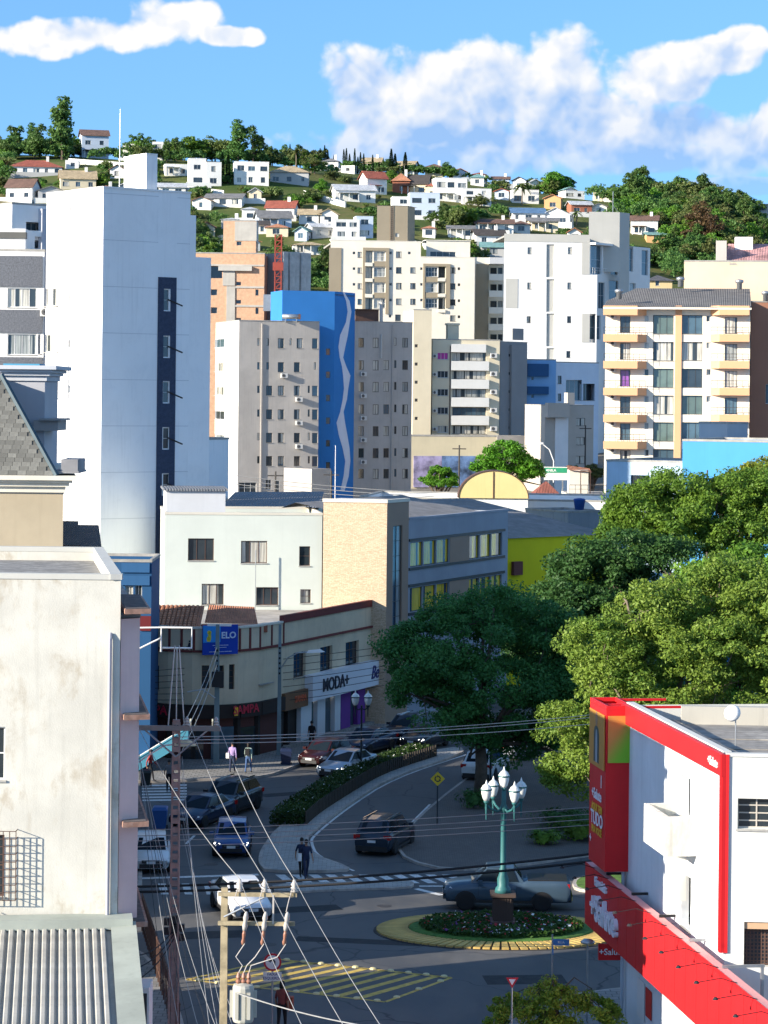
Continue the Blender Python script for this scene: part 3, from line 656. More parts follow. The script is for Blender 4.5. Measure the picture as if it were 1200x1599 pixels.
f.mesh('head_flashing', MB().box(0, w, 13.0, 13.85, slope(13.2)+.02, slope(13.2)+.32), GUT, 0, 0, 0)
# ---- chemist's building on the right
SALW = paint('salute_render', (0.74, 0.74, 0.68), var=0.08, streak=0.18, stain=(0.5, 0.47, 0.4), stain_amt=0.15); RED = paint('red_cladding', (0.62, 0.018, 0.022), rough=0.5, var=0.12, streak=0.12, bump=0.05)
SIDEW = paint('ribbed_white_wall', (0.66, 0.70, 0.72), var=0.10, streak=0.3)
wd = Vector((-.14, .99)).normalized(); A = XY(1133, 1300, 75.2); B = (A[0]+.99*14, A[1]+.14*14)
sb_A = A
sb = Block('pharmacy_building', 'white two-storey pharmacy with red sign band and corner billboard, lower right', 'building', A, B, 12.6, 11.05, base=0)
E_ = (A[0]+wd.x*12.6, A[1]+wd.y*12.6); sb.front = Face(sb.root, A, (.996, -.07), 0); sb.left = Face(sb.root, E_, (-wd.x, -wd.y), 0)
f = sb.front
f.pwin(1152, 1247, 1213, 1295, nx=2, ny=4, g='d', fm=paint('pale_window_frame', (0.5, 0.46, 0.4)), rec=.2)
u0, z0, u1, z1 = f.rect(1162, 1440, 1230, 1510); f.win(u0, z0, u1, z1, nx=12, ny=12, g='d', fm=BRF, rec=.3, sill=False)
f.box('scalloped_trim', paint('tan_trim', (0.55, 0.36, 0.22)), u0, u1, z1-.22, z1, -.2, -.06)
f.pbox('tan_panel', paint('tan_panel', (0.66, 0.46, 0.28)), 1145, 1406, 1230, 1512, .02, .05).hide_render = False
lf = sb.left
lf.pwin(1064, 1212, 1078, 1277, nx=2, ny=1, g='g', fm=ALU, rec=.3, name='balcony_door'); lf.pwin(1064, 1366, 1079, 1450, nx=2, ny=1, g='d', fm=ALU, rec=.3)
bpy.data.objects.remove([o for o in sb.root.children if o.name.startswith('tan_panel')][0])
sb.finish(SALW, SALW, SIDEW, SALW)
B2 = (A[0]+.996*14, A[1]-.07*14); C2 = (B2[0]+wd.x*12.6, B2[1]+wd.y*12.6); rp = [(p[0]-A[0], p[1]-A[1]) for p in inset([A, B2, C2, E_], .2)]
MB().prism(rp, 10.3, 10.6).obj('roof', mat('fibre_cement_roof', (0.26, 0.25, 0.23), 0.9, 0.4, 0.6, stain=(0.5, 0.48, 0.42), stain_amt=0.8), sb.root)
WC = paint('white_coping', (0.6, 0.6, 0.56)); f.box('coping', WC, 0, 14, 11.06, 11.15, -.25, .04); lf.box('coping', WC, .1, 12.3, 11.125, 11.17, -.25, .0)
D = sb.D
lf.box('sign_band', RED, 0, D+.06, 10.47, 11.12, .03, .16)
f.box('corner_strip', RED, -.17, .09, 5.3, 11.12, .0, .06); lf.box('corner_strip', RED, D-.25, D+.06, 5.3, 10.46, .02, .13)
text('+Salute', .36, WHITEP, sb.root, lf.at(D-.85, .17, 10.78), (R(90), 0, lf.rz), ext=.015, bold=.006)
b = MB(); zb = lf.uv(1040, 1365, 1.0)[1]
bal_u0, _ = lf.uv(1035, 1300, .9); bal_u1, _ = lf.uv(1080, 1300, .9)
bz0 = lf.uv(1058, 1348, .9)[1]; bz1 = lf.uv(1058, 1285, .9)[1]
b.box(0, 2.7, -1.0, 0, 0, .18); b.box(0, 2.7, -1.0, -.86, .18, bz1-bz0); b.box(0, .14, -.86, 0, .18, bz1-bz0); b.box(2.56, 2.7, -.86, 0, .18, bz1-bz0)
bu = (lf.uv(1064, 1300)[0]+lf.uv(1078, 1300)[0])/2
lf.mesh('balcony', b, paint('weathered_balcony', (0.66, 0.65, 0.58), streak=0.4, stain=(0.2, 0.19, 0.16), stain_amt=0.35), bu-1.35, 0, bz0)
lf.mesh('balcony_bracket', MB().box(0, .3, -.6, 0, -1.6, 0), SALW, bu-.15, 0, bz0-.003)
lf.mesh('rain_pipe', MB().cyl((0, -.12, 0), (0, -.12, 10.3), .06), paint('pipe_blue', (0.45, 0.5, 0.56)), .35, 0, 0)
# roof things
f.mesh('ridge_wall', MB().box(-1.0, 13.6, 11.0, 11.4, 0, .6), paint('weathered_upstand', (.46, .44, .38), streak=.5), .2, 0, 10.6)
for k in range(7): f.mesh('roof_sheet', MB().box(0, 13.3, 0, 1.15, 0, .03), paint('roof_sheet', (0.30, 0.28, 0.25), var=0.3, scale=2, stain=(0.55, 0.52, 0.45), stain_amt=0.7), .35, 0, 10.62+.03*(k % 2)).location += Vector((-lf.d.x*(1.0+k*1.2), -lf.d.y*(1.0+k*1.2), 0))
# antenna on the roof
an = thing('satellite_dish', 'white round antenna on a thin mast on the pharmacy roof', 'antenna', (P(1149, 1140, 80.0).x, 80.0, 10.66))
MB().cyl((0, 0, 0), (0, 0, 1.15), .02).obj('mast', STEEL, an)
d_ = MB().lathe([(.0, .12), (.16, .1), (.24, .03), (.27, -.05), (.26, -.06), (.15, .02), (0.01, .04)], 16).obj('dish', WHITEP, an, (-.13, -.06, 1.1), smooth=True); d_.rotation_euler = (R(70), 0, R(-25))
# corner billboard tower
TX = XY(946, 1230, 87.0); tw = Block('billboard_tower', 'tall red corner billboard box with orange and green panel on the pharmacy', 'billboard', TX, (TX[0]+.93, TX[1]+.13), 2.5, 10.95, base=5.45)
tw.root.location.z = 5.45
def bill_mat():
    m = bpy.data.materials.new('orange_green_print'); m.use_nodes = True; t = NT(m.node_tree); b = t.n['Principled BSDF']; b.inputs['Roughness'].default_value = .4
    tcn = t.new('ShaderNodeTexCoord'); sp = t.new('ShaderNodeSeparateXYZ'); t.set(sp.inputs[0], tcn.outputs['Generated'])
    fct = t.m('SUBTRACT', t.m('ADD', t.m('SUBTRACT', 1.0, sp.outputs[2]), t.m('MULTIPLY', sp.outputs[0], .7)), .55)
    t.set(b.inputs['Base Color'], t.mix(t.ramp(fct, 0, .75), (0.55, 0.26, 0.05, 1), (0.20, 0.48, 0.015, 1))); return m
BILL = bill_mat()
tw.finish(RED)
z_split = tw.front.uv(966, 1191)[1]
ff = tw.front; ff.box('print_panel', BILL, .06, tw.w-.06, z_split, 10.75, .02, .05); fl = tw.left
fl.box('print_panel', paint('orange_print', (0.52, 0.25, 0.05), rough=.4, streak=0), .1, tw.D-.1, z_split-.3, 10.75, .02, .05)
b = MB()                                      # printed figure: a plain dark silhouette
pts = [(-.42, 0), (.42, 0), (.40, 1.0), (.30, 1.18), (.12, 1.25), (-.12, 1.25), (-.30, 1.18), (-.40, 1.0)]
b.add([(p[0], 0, p[1]) for p in pts], [tuple(range(8))], 0); b.add([(.17*math.cos(k*.52), -.002, 1.5+.26*math.sin(k*.52)) for k in range(12)], [tuple(range(12))], 1)
b.add([(p[0]*.35, -.002, p[1]*.9) for p in pts], [tuple(range(8))], 2)
fl.mesh('printed_figure', b, [mat('print_dark', (0.04, 0.06, 0.05), .4), mat('print_skin', (0.34, 0.19, 0.12), .4), mat('print_shirt', (0.30, 0.34, 0.38), .4)], tw.D*.5, .054, z_split-.15)
PW = mat('print_white', (0.78, 0.76, 0.80), .4, 0.03); PY = mat('print_yellow', (0.75, 0.42, 0.02), .4, 0.03)
for s, sz, mm, yy, k in (('+Salute', .50, PW, 1243, .0), ('AQUI TEM', .35, PY, 1264, .05), ('TUDO', .64, PW, 1282, .05), ('PRA VOCÊ', .33, PY, 1300, .05), ('1', .6, PW, 1219, .7), ('✚', .5, PW, 1318, -.9)):
    zz = fl.uv(936, yy)[1]; text(s if s != '✚' else '+', sz, mm, tw.root, fl.at(tw.D*.5+k, .03, zz), (R(90), 0, fl.rz), ext=.004, bold=.012)
b = MB()
for (x0, x1, y0, y1) in ((0, tw.w, -.0, .08), (0, tw.w, tw.D-.08, tw.D), (0, .08, .08, tw.D-.08), (tw.w-.08, tw.w, .08, tw.D-.08)): b.box(x0, x1, y0, y1, .004, .14)
b.box(.1, tw.w-.1, tw.D*.45, tw.D*.5, .0, .06); ff.mesh('top_frame', b, RED, 0, 0, 10.95)
ff.mesh('top_frame', MB().box(0, 1.7, .02, .1, -.06, .02).box(0, 1.7, 2.2, 2.28, -.06, .02), RED, tw.w, 0, 11.05)
# long red sign band over the pavement
FA = XY(919, 1392, 90.3); NB = (10.95, 66.0)
dv = (Vector(NB)-Vector(FA)); Lm = dv.length; dv.normalize()
mq = thing('shop_fascia', 'long red sign fascia with white lettering running along the pharmacy', 'sign', (FA[0], FA[1], 3.05)); mf = Face(mq, FA, dv, 3.05)
npn = 20; pw_ = Lm/npn; pm_ = MB().box(0.014, pw_-.014, -.12, -.1, 0, 2.15).mesh('panel', RED)
for k in range(npn): inst('panel', pm_, mq, mf.at(k*pw_, 0, 3.05), mf.rz)
mf.mesh('backing', MB().box(0, Lm, -.105, .2, .005, 2.14), paint('pale_joint', (0.75, 0.35, 0.33)), 0, 0, 3.05)
text('+Salute', 1.25, PW, mq, mf.at(3.2, .20, 3.95), (R(90), 0, mf.rz), ext=.07, bold=.02); text('Farmácias', .42, PW, mq, mf.at(2.6, .17, 4.85), (R(90), 0, mf.rz), ext=.04, bold=.01)
lm = MB().tube([(0, 0, 0), (0, -.5, .16), (0, -1.15, .06)], .014, 5).add(*[[(.09*math.cos(k*.785), -1.2+.09*math.sin(k*.785), .03) for k in range(8)]+[(.045*math.cos(k*.785), -1.2+.045*math.sin(k*.785), .1) for k in range(8)], [(k, (k+1) % 8, 8+(k+1) % 8, 8+k) for k in range(8)]]).mesh('sign_lamp', BLACKM)
for k in range(12): inst('sign_lamp', lm, mq, mf.at(1.2+k*1.95, .02, 5.18), mf.rz)
for k in range(5):
    b = MB(); b.box(-.04, .04, .05, 1.3, 0, .08); b.box(-.04, .04, 1.2, 1.28, -1.3, 0); b.tube([(0, .1, 0), (0, 1.24, -1.2)], .035, 4); mf.mesh('bracket', b, BLACKM if k < 3 else STEEL, 2.5+k*3.6, 0, 5.2)
# hanging sign
hsx = thing('hanging_sign', 'small red projecting sign with white cross below the long fascia', 'sign', P(954, 1487, 88.5)); hf = Face(hsx, (hsx.location.x-.42, 88.5), (1, .06), 0)
hf.mesh('board', MB().box(0, .95, 0, .12, -.28, .28), RED, 0, 0, hsx.location.z); text('+Salute', .3, PW, hsx, hf.at(.46, .01, hsx.location.z), (R(90), 0, hf.rz), ext=.004, bold=.004)
for (x0, y0, x1, y1, nm, c) in ((995, 1530, 1006, 1590, 'white_poster', (0.7, 0.7, 0.68)), (1008, 1545, 1017, 1590, 'red_poster', (0.55, 0.04, 0.03))):
    pf = Face(sb.root, (lf.o.x, lf.o.y), lf.d, 0); pf.pbox('poster', paint(nm, c, streak=0), x0, y0, x1, y1, .02, .04)
# ================================================================ SECOND ROW LEFT: mansard house
TAN = paint('tan_render', (0.40, 0.34, 0.24), var=0.1, streak=0.2); CRM = paint('cream_trim', (0.66, 0.62, 0.52), var=0.08); SHG = paint('slate_blue_render', (0.42, 0.43, 0.46))
A = XY(-180, 800, 114); B = XY(99, 800, 114); zt = H-(748-CY)*114/F
mh = Block('mansard_house', 'tan house with slate mansard roof and layered cream cornice', 'house', A, B, 21, zt-.75, base=0, bd=(-.15, .99))
mh.finish(TAN, roof=CONC, parapet=0.02); f = mh.front
for k, (o_, z_, h_) in enumerate(((.12, -.75, .26), (.30, -.49, .17), (.46, -.32, .12), (.66, -.20, .2))): f.mesh('cornice', MB().prism([(-o_, -o_), (mh.w+o_, -o_), (mh.w+o_-3.2, 21+o_), (-o_-3.2, 21+o_)], .003*k, h_), CRM, 0, 0, zt+z_)
SL = mat('roof_slate', (0.20, 0.20, 0.18), 0.8, 0.2, 3.0, rnd=0.9, bump=0.3)
ux, uz = f.uv(84, 746); tx, tz = f.uv(-8, 585)
sl_h = tz-zt; wB, wT = mh.w-.35, mh.w-.35-(ux-tx)
f.mesh('mansard', MB().add([(0, .1, 0), (wB, .1, 0), (wB-3, 20, 0), (-3, 20, 0), (0, 1.2, sl_h), (wT, 1.2, sl_h), (wT-2.6, 17, sl_h), (-2.6, 17, sl_h)], [(0, 1, 5, 4), (1, 2, 6, 5), (2, 3, 7, 6), (4, 5, 6, 7)]), mat('slate_base', (0.12, 0.12, 0.11), .85), 0, 0, zt+.003)
sm_ = MB().box(.006, .39, -.02, .004, 0, .2).mesh('slate', SL); row = 0; z = 0.0
while z < sl_h-.2:
    t = z/sl_h; wz = wB+(wT-wB)*(z+.2)/sl_h; x = wz-.41-(.2 if row % 2 else 0)
    while x > wz-5.4 and x > 0:
        o = inst('slate', sm_, mh.root, f.at(x, -(.1+1.1*t)+.015, zt+z+.01), f.rz); o.rotation_euler = (-math.atan2(1.1, sl_h), 0, f.rz); x -= .4
    z += .19; row += 1
f.mesh('hip_flashing', MB().tube([(wB+.03, .08, 0), (wT+.03, 1.18, sl_h)], .13, 6), mat('lead_flashing', (0.05, 0.09, 0.11), .5, .2), 0, 0, zt)
f.mesh('eave_gutter', MB().box(-.3, 1.0, .2, 3.2, 0, .1).box(.2, .95, .25, 3.1, .1, .62), paint('zinc', (0.30, 0.30, 0.31), var=0.3, streak=0.3), mh.w-.35, 0, zt+.1)
# rear turret with its own cornice
A2 = XY(10, 650, 126); B2 = XY(70, 650, 126); zt2 = H-(575-CY)*126/F
tr = Block('roof_turret', 'slate blue turret with moulded cornice behind the mansard roof', 'turret', A2, B2, 5, zt2-.8, base=12)
tr.finish(SHG, roof=CONC, parapet=0)
for k, (o_, z_, h_) in enumerate(((.1, -.8, .25), (.25, -.55, .15), (.4, -.4, .15), (.62, -.25, .2))): tr.front.mesh('cornice', MB().box(-o_, tr.w+o_, -o_, 5+o_, .003*k, h_), paint('cornice_grey', (0.5, 0.52, 0.55)), 0, 0, zt2+z_)
tr.front.mesh('blue_tarp', MB().box(-.2, tr.w-.3, .2, 2.5, 0, .08), paint('blue_tarp', (0.08, 0.30, 0.45)), 0, 0, zt2-.04)
zr = H-(662-CY)*126/F; tr.front.mesh('lower_roof', MB().box(-.5, .7, -.3, 3, -.5, 0).box(-.2, .9, -.5, 3, .003, .1), paint('zinc2', (0.34, 0.33, 0.32), streak=0.4), tr.w, 0, zr)
# two small lean roofs beside it
DKR = roofmat('dark_sheet_roof', (0.15, 0.12, 0.11), .16)
for (x0, x1, yt, yb, dd, nm, lab) in ((97, 123, 795, 856, 117, 'annex', 'narrow annex with dark corrugated roof right of the tan house'), (122, 157, 822, 861, 121, 'shed', 'low shed with dark sheet roof behind the cream block roof')):
    a_, b_ = XY(x0, 830, dd), XY(x1, 830, dd); zb_ = H-(yb-CY)*dd/F; k_ = Block(nm, lab, 'shed', a_, b_, 7, zb_-.1, base=0, bd=(-.12, .99)); k_.finish(TAN)
    k_.front.mesh('roof', MB().add([(-.1, -.2, 0), (k_.w+.1, -.2, 0), (k_.w-.85, 7, .75), (-.85, 7, .75), (-.1, -.2, -.12), (k_.w+.1, -.2, -.12)], [(0, 1, 2, 3), (4, 5, 1, 0)]), DKR, 0, 0, zb_)
# unseen blocks along the left side street, sized and placed to shade the street
sd = Block('unseen_shade_block', 'unseen block added to shade the street, behind the cream apartment building', 'building', (-15.5, 92.5), (-11.2, 92.5), 6.9, 7.0, base=0); sd.finish(TAN, roof=CONC)
sd = Block('unseen_shade_house', 'unseen house added to shade the street, before the mansard house', 'house', (-32, 103.4), (-13.2, 103.4), 10.0, 11.5, base=0); sd.finish(TAN, roof=CONC)
# blue shop house at the corner
BLU = paint('shaded_blue_facade', (0.02, 0.085, 0.20));  # darkened blue: the facade's shade is put into the colour
A = XY(60, 1000, 146); B = XY(236, 1000, 146)
bs = Block('blue_shop_house', 'narrow blue corner shop house seen between cream block and curved shops', 'house', A, B, 5.5, 12.0, base=0)
f = bs.front; 
for y in (885, 905): f.pbox('fascia_panel', paint('shaded_blue_panel', (0.03, 0.11, 0.25)), 190, y-6, 234, y+9, .02, .1)  # darkened like the facade, shade put into the blue
for (x0, y0, x1, y1) in ((196, 915, 208, 945), (211, 912, 222, 948)): f.pwin(x0, y0, x1, y1, g='c', rec=.1)
f.pbox('maroon_stripe', paint('maroon', (0.14, 0.02, 0.025)), 219, 962, 236, 985, .02, .08)
bs.finish(BLU, roof=CONC, parapet=.4)
u, z = f.uv(214, 1140); 
st = f.mesh('stair_canopy', MB().add([(0, 0, -1.6), (3.0, 0, .25), (3.0, -.9, .25), (0, -.9, -1.6), (0, 0, -2.3), (3.0, 0, -.5), (3.0, -.9, -.5), (0, -.9, -2.3)], [(0, 1, 2, 3), (7, 6, 5, 4), (3, 2, 6, 7), (1, 0, 4, 5), (0, 3, 7, 4), (2, 1, 5, 6)]), paint('teal_canopy', (0.06, 0.24, 0.34)), u, .02, z)
f.mesh('canopy_rail', MB().tube([(0, -.95, -1.5), (3.0, -.95, .38)], .04), ALU, u, .02, z)
# white bracket frame and small bracket on the corner
fr = thing('sign_bracket', 'white tubular bracket frame above the left pavement', 'bracket', P(217, 1022, 92))
MB().tube([(-.4, 0, 0), (.82, 0, .62), ], .03).tube([(-.4, 0, .95), (.8, 0, .98), (.8, 0, .1)], .035).tube([(.8, 0, .98), (1.9, 0, .98), (1.9, 0, .25), (.85, 0, .25)], .035).obj('tube', WHITEP, fr)
# ================================================================ SHOPS ON THE CURVE
SHOP = paint('shop_render', (0.66, 0.56, 0.40), var=0.12, streak=0.25, stain=(0.3, 0.26, 0.2), stain_amt=0.25); MAR = paint('maroon_trim', (0.17, 0.045, 0.04)); 
pl_ = [(225, 151.5), (262, 150.6), (300, 150.2), (338, 150.3), (372, 150.9), (404, 152.2), (440, 154.8)]
fp_ = [XY(x, 1100, d) for x, d in pl_]; endp = XY(588, 1040, 168.5); fp_.append(endp)
zt = H-(984-CY)*150.5/F
sh = thing('corner_shops', 'two-storey cream shop row with maroon trim curving round the corner', 'building', (fp_[0][0], fp_[0][1], 0))
faces = [Face(sh, a, Vector(b_)-Vector(a), 0) for a, b_ in zip(fp_[:-1], fp_[1:])]
lens = [(Vector(b_)-Vector(a)).length for a, b_ in zip(fp_[:-1], fp_[1:])]
def on_face(x):
    k = max(i for i, (px, d) in enumerate(pl_) if px <= x+.01); return faces[k]
Z6 = ZZ(210, 940, 2.927)
for (x0, y0, x1, y1) in ((63, 288, 113, 400), (308, 290, 342, 395), (385, 290, 410, 395), (433, 285, 458, 400)):
    r = Z6(x0, y0, x1, y1); on_face((r[0]+r[2])/2).pwin(*r, nx=1, ny=4, g='d', fm=BRF, rec=.15)
for (x0, y0, x1, y1) in ((582, 255, 634, 370), (728, 228, 783, 345), (850, 203, 905, 320), (966, 180, 1026, 295)):
    r = Z6(x0, y0, x1, y1); faces[-1 if x0 > 690 else -1].pwin(*r, nx=2, ny=3, g='d', fm=BRF, rec=.18)
for i, fc in enumerate(faces): fc.wall(0, lens[i], 3.3, zt, SHOP)
zc = H-(1021-CY)*150.5/F
for i, fc in enumerate(faces):
    L = lens[i]
    fc.box('cornice', MAR, 0, L, zc, zc+.13, .0, .14); fc.box('coping', MAR if i == len(faces)-1 else CRM, 0, L, zt-.02, zt+(.42 if i == len(faces)-1 else .1), -.2, .08)
    n = 2 if i < len(faces)-1 else 3
    for k in range(n):
        if i == len(faces)-1 and k: continue
        fc.box('pilaster', MAR, (k+.02)*L/n, (k+.02)*L/n+.14, zc+.14, zt-.03, .0, .05)
# roofs behind the parapet
ctr = (-6.5, 168.0)
fl_ = [XY(225, 1000, 151.8)]+[(p[0], p[1]+.25) for p in fp_[1:]]+[(endp[0], endp[1]+1), (-4.2, 168.3), (-14.0, 167.6), (-15.0, 160)]
MB().prism([(p[0]-fp_[0][0], p[1]-fp_[0][1]) for p in fl_], zt-.5, zt-.35).obj('roof', paint('fibre_roof', (0.40, 0.37, 0.33), var=0.25, scale=1.0, streak=0.1), sh)
TILE = roofmat('clay_tiles', (0.42, 0.17, 0.09), .22, .38, .35)
def hip(x0, x1, y0, y1, z, h, rise=None):
    rx = min((y1-y0)/2, (x1-x0)/2-.1); ym = (y0+y1)/2
    return MB().add([(x0, y0, z), (x1, y0, z), (x1, y1, z), (x0, y1, z), (x0+rx, ym, z+h), (x1-rx, ym, z+h)], [(0, 1, 5, 4), (1, 2, 5), (2, 3, 4, 5), (3, 0, 4)])
def tiled(parent, x0, x1, y0, z0, y1, z1, pitch=.26, course=.42):
    """rows of half-round clay tiles on a slope"""
    L = math.hypot(y1-y0, z1-z0); ang = math.atan2(z1-z0, y1-y0); n = int((x1-x0)/pitch); rows = int(L/course)
    b = MB(); q = 5; vs = []; 
    for e in (0, course*1.12):
        for k in range(q): t = math.pi*k/(q-1); vs.append((.11*math.cos(t), e, .075*math.sin(t)+(.03 if e == 0 else 0)))
    b.add(vs, [(k, k+1, q+k+1, q+k) for k in range(q-1)]+[tuple(range(q))]); me = b.mesh('roof_tile', mat('clay_tile', (0.44, 0.19, 0.10), .85, .25, 5.0, rnd=0.8))
    for j in range(rows):
        for i in range(n):
            o = inst('roof_tile', me, parent, (x0+(i+.5)*pitch, y0+math.cos(ang)*j*course, z0+math.sin(ang)*j*course+.02)); o.rotation_euler = (ang, 0, 0)
ox, oy = fp_[0]
tr_ = MB().add([(-1.5, .6, zt-.1), (3.25, .3, zt-.1), (3.25, 4.2, zt+.9), (-1.5, 4.2, zt+.9)], [(0, 1, 2, 3)]).obj('tile_slope', TILE, sh)
tiled(tr_, -1.2, 3.2, .35, zt-.09, 4.2, zt+.9)
MB().add([(3.4, 2.0, zt+.05), (6.6, 2.0, zt+.0), (6.2, 5.5, zt+.75), (3.4, 5.5, zt+.85)], [(0, 1, 2, 3)]).obj('tile_slope', TILE, sh)
MB().box(3.25, 7.2, 1.2, 1.9, zt-.4, zt+.0).obj('brick_upstand', mat('raw_brick', (0.36, 0.13, 0.08), .9, .3, 5), sh)
# ground floor: dark shop openings, fascias
DKS = paint('dark_shopfront', (0.035, 0.028, 0.026)); BRN = paint('brown_fascia', (0.20, 0.11, 0.06)); WBL = paint('white_fascia', (0.72, 0.75, 0.80), rough=.35, var=.04, streak=.05); SH_W = paint('shop_white', (0.66, 0.68, 0.70)); PUR = paint('purple_panel', (0.16, 0.045, 0.26))
FX = faces[-1]
for i, fc in enumerate(faces[:-1]):
    L = lens[i]; fc.box('shop_wall', paint('maroon_shop_wall', (0.09, 0.035, 0.03)), .25, L-.25, 0, 2.6, -.32, -.1); fc.box('fascia', DKS, 0, L, 2.55, 3.34, -.1, .28)
    fc.box('pier', DKS, -.02, .24, 0, 2.55, -.4, .0)
for (x0, x1, mm) in ((285, 318, 'd'), (330, 365, 'b'), (372, 398, 'd')):
    on_face((x0+x1)/2).pbox('shop_glass', G_DARK if mm == 'd' else G_BLUE, x0, 1135, x1, 1200, -.1, -.06)
L = lens[-1]; uu = lambda x, y: FX.uv(x, y)[0]
u_a, u_b, u_c, u_d = 0.0, uu(476, 1080), uu(560, 1060), L+.6
FX.box('fascia', BRN, 0, u_b, 2.45, 3.5, -.1, .25); FX.box('fascia', WBL, u_b+.01, u_d+1.2, 2.7, 4.3, -.05, .55)
cols = [(0, .3, DKS), (u_b*.28, u_b*.36, DKS), (u_b-.5, u_b+1.1, SH_W), (u_b+2.0, u_b+3.2, SH_W), (u_b+4.7, u_b+5.6, SH_W), (u_b+5.7, u_b+7.2, PUR), (u_b+8.4, u_b+9.6, PUR)]
for a_, c_, mm in cols: FX.box('pier', mm, a_, min(c_, L-.01), 0, 2.69, -.3, .0)
FX.box('shop_glass', G_BLUE, u_b+.2, L, 0.12, 2.68, -.34, -.31); FX.box('shop_wall', DKS, 0, u_b, 0, 2.6, -.5, -.35); FX.box('upper_wall', SHOP, 0, L, 3.2, 3.3, -.02, -.005); FX.box('step', PAVE, 0, L, 0.0, .3, -.3, .3)
for i in (-1,): pass
MAG = mat('sign_red', (0.50, 0.02, 0.05), .5); NAV = mat('sign_navy', (0.03, 0.03, 0.16), .5); ORG = mat('sign_orange', (0.62, 0.12, 0.04), .5); DKB = mat('sign_black', (0.02, 0.02, 0.04), .5)
fc = on_face(240); u, z = fc.uv(240, 1109); text('SAMPA', .78, MAG, sh, fc.at(u, .30, 2.95), (R(90), 0, fc.rz), ext=.02, bold=.012)
fc = on_face(385); u, z = fc.uv(376, 1107); text('SAMPA', .70, MAG, sh, fc.at(max(.4, u), .30, 3.0), (R(90), 0, fc.rz), ext=.02, bold=.012); fc.box('yellow_logo', PY, -.6, -.3, 2.7, 3.2, .29, .31)
u, z = FX.uv(464, 1092); text('SAMPA', .55, ORG, sh, FX.at(u, .27, 3.0), (R(90), 0, FX.rz), ext=.02, bold=.01)
u, z = FX.uv(512, 1080); text('MODA+', 1.15, DKB, sh, FX.at(u, .57, 3.5), (R(90), 0, FX.rz), ext=.04, sx=1.0, bold=.01)
u, z = FX.uv(580, 1065); text('Be-a', 1.2, NAV, sh, FX.at(u-.3, .57, 3.55), (R(90), 0, FX.rz), ext=.03, shear=.35, bold=.008)
# blue advertising board
bb = on_face(345); z0b = H-(1022-CY)*150.2/F; bd = thing('advertising_board', 'blue board with yellow bird and white letters on the shop parapet', 'sign', (0, 0, 0)); u0b, zz0, u1b, zz1 = bb.rect(317, 976, 372, 1022, .3)
bd.location = Vector((bb.o.x+bb.d.x*u0b+bb.n.x*.3, bb.o.y+bb.d.y*u0b+bb.n.y*.3, zz0)); wB_, hB_ = u1b-u0b, zz1-zz0
MB().box(0, wB_, 0, .08, 0, hB_).obj('board', paint('board_blue', (0.015, 0.06, 0.42), streak=0), bd, rz=bb.rz); MB().box(.02, wB_*.5, -.012, -.002, hB_*.42, hB_-.02).obj('sky_print', paint('board_sky', (0.04, 0.30, 0.75), streak=0), bd, rz=bb.rz)
text('ELO', .52, mat('letter_pale', (0.62, 0.70, 0.85), .5), bd, Vector((bb.d.x, bb.d.y, 0))*(wB_*.73)+Vector((bb.n.x*.02, bb.n.y*.02, hB_*.64)), (R(90), 0, bb.rz), ext=.01, bold=.014)
bird = MB(); BY = mat('bird_yellow', (0.72, 0.60, 0.06), .5)
for (cx_, cz_, rx_, rz_) in ((.40, 1.30, .14, .13), (.42, 1.05, .11, .3), (.32, .92, .09, .16)): bird.add([(cx_+rx_*math.cos(k*.524), -.016, cz_+rz_*math.sin(k*.524)) for k in range(12)], [tuple(range(12))])
bird.obj('bird_print', BY, bd, rz=bb.rz)
for (zz, sz) in ((.55, .13), (.42, .10), (.18, .19)):
    text('(49) 3225-0000' if False else '— — — — — —', sz, mat('letter_pale', (0.62, 0.70, 0.85)), bd, Vector((bb.d.x, bb.d.y, 0))*(wB_*.5)+Vector((bb.n.x*.02, bb.n.y*.02, zz)), (R(90), 0, bb.rz), ext=.004, bold=.01)
# small cyclist pictogram panel on the parapet
for x in (240, 252, 283, 296):
    fc = on_face(x); u, z = fc.uv(x, 1008); b = MB()
    for (cx_, cz_, r_) in ((-.13, .1, .1), (.13, .1, .1), (.02, .5, .06)): b.add([(cx_+r_*math.cos(k*.785), 0, cz_+r_*math.sin(k*.785)) for k in range(8)], [tuple(range(8))])
    b.add([(-.1, 0, .15), (.05, 0, .15), (.08, 0, .42), (-.04, 0, .42)], [(0, 1, 2, 3)]); fc.mesh('cyclist_print', b, DKB, u, .02, z-.25)
# ================================================================ MINT BLOCK, STONE CORNER, YELLOW WALL
MINT = paint('mint_render', (0.63, 0.67, 0.60), var=0.05, streak=0.08); Z4 = ZZ(220, 740, 3)
A = XY(257, 880, 167.4); B = XY(503, 880, 168.6); zt = H-(805-CY)*168/F
mb_ = Block('mint_building', 'pale mint plain block with small windows behind the curved shops', 'building', A, B, 9.3, zt, base=0)
f = mb_.front
for r, k in (((222, 302, 343, 406), 3), ((470, 314, 593, 418), 3), ((743, 339, 794, 431), 1), ((286, 515, 389, 613), 3), ((541, 531, 645, 615), 3), ((748, 541, 797, 605), 1)): f.pwin(*Z4(*r), nx=k, ny=1 if k > 1 else 2, g='m', fm=BRF, rec=.1)
mb_.finish(MINT, roof=roofmat('blue_grey_sheet', (0.20, 0.21, 0.225), .3), parapet=.3, pm=CRM)
f.mesh('stair_box', MB().box(0, 3.9, 1.0, 6.5, 0, 1.75), paint('stair_box_white', (0.62, 0.63, 0.64)), .1, 0, zt-.28); f.mesh('stair_roof', MB().box(-.2, 4.1, .8, 6.7, 0, .12), roofmat('blue_grey_sheet', (0.20, 0.21, 0.225), .3), .1, 0, zt+1.473)
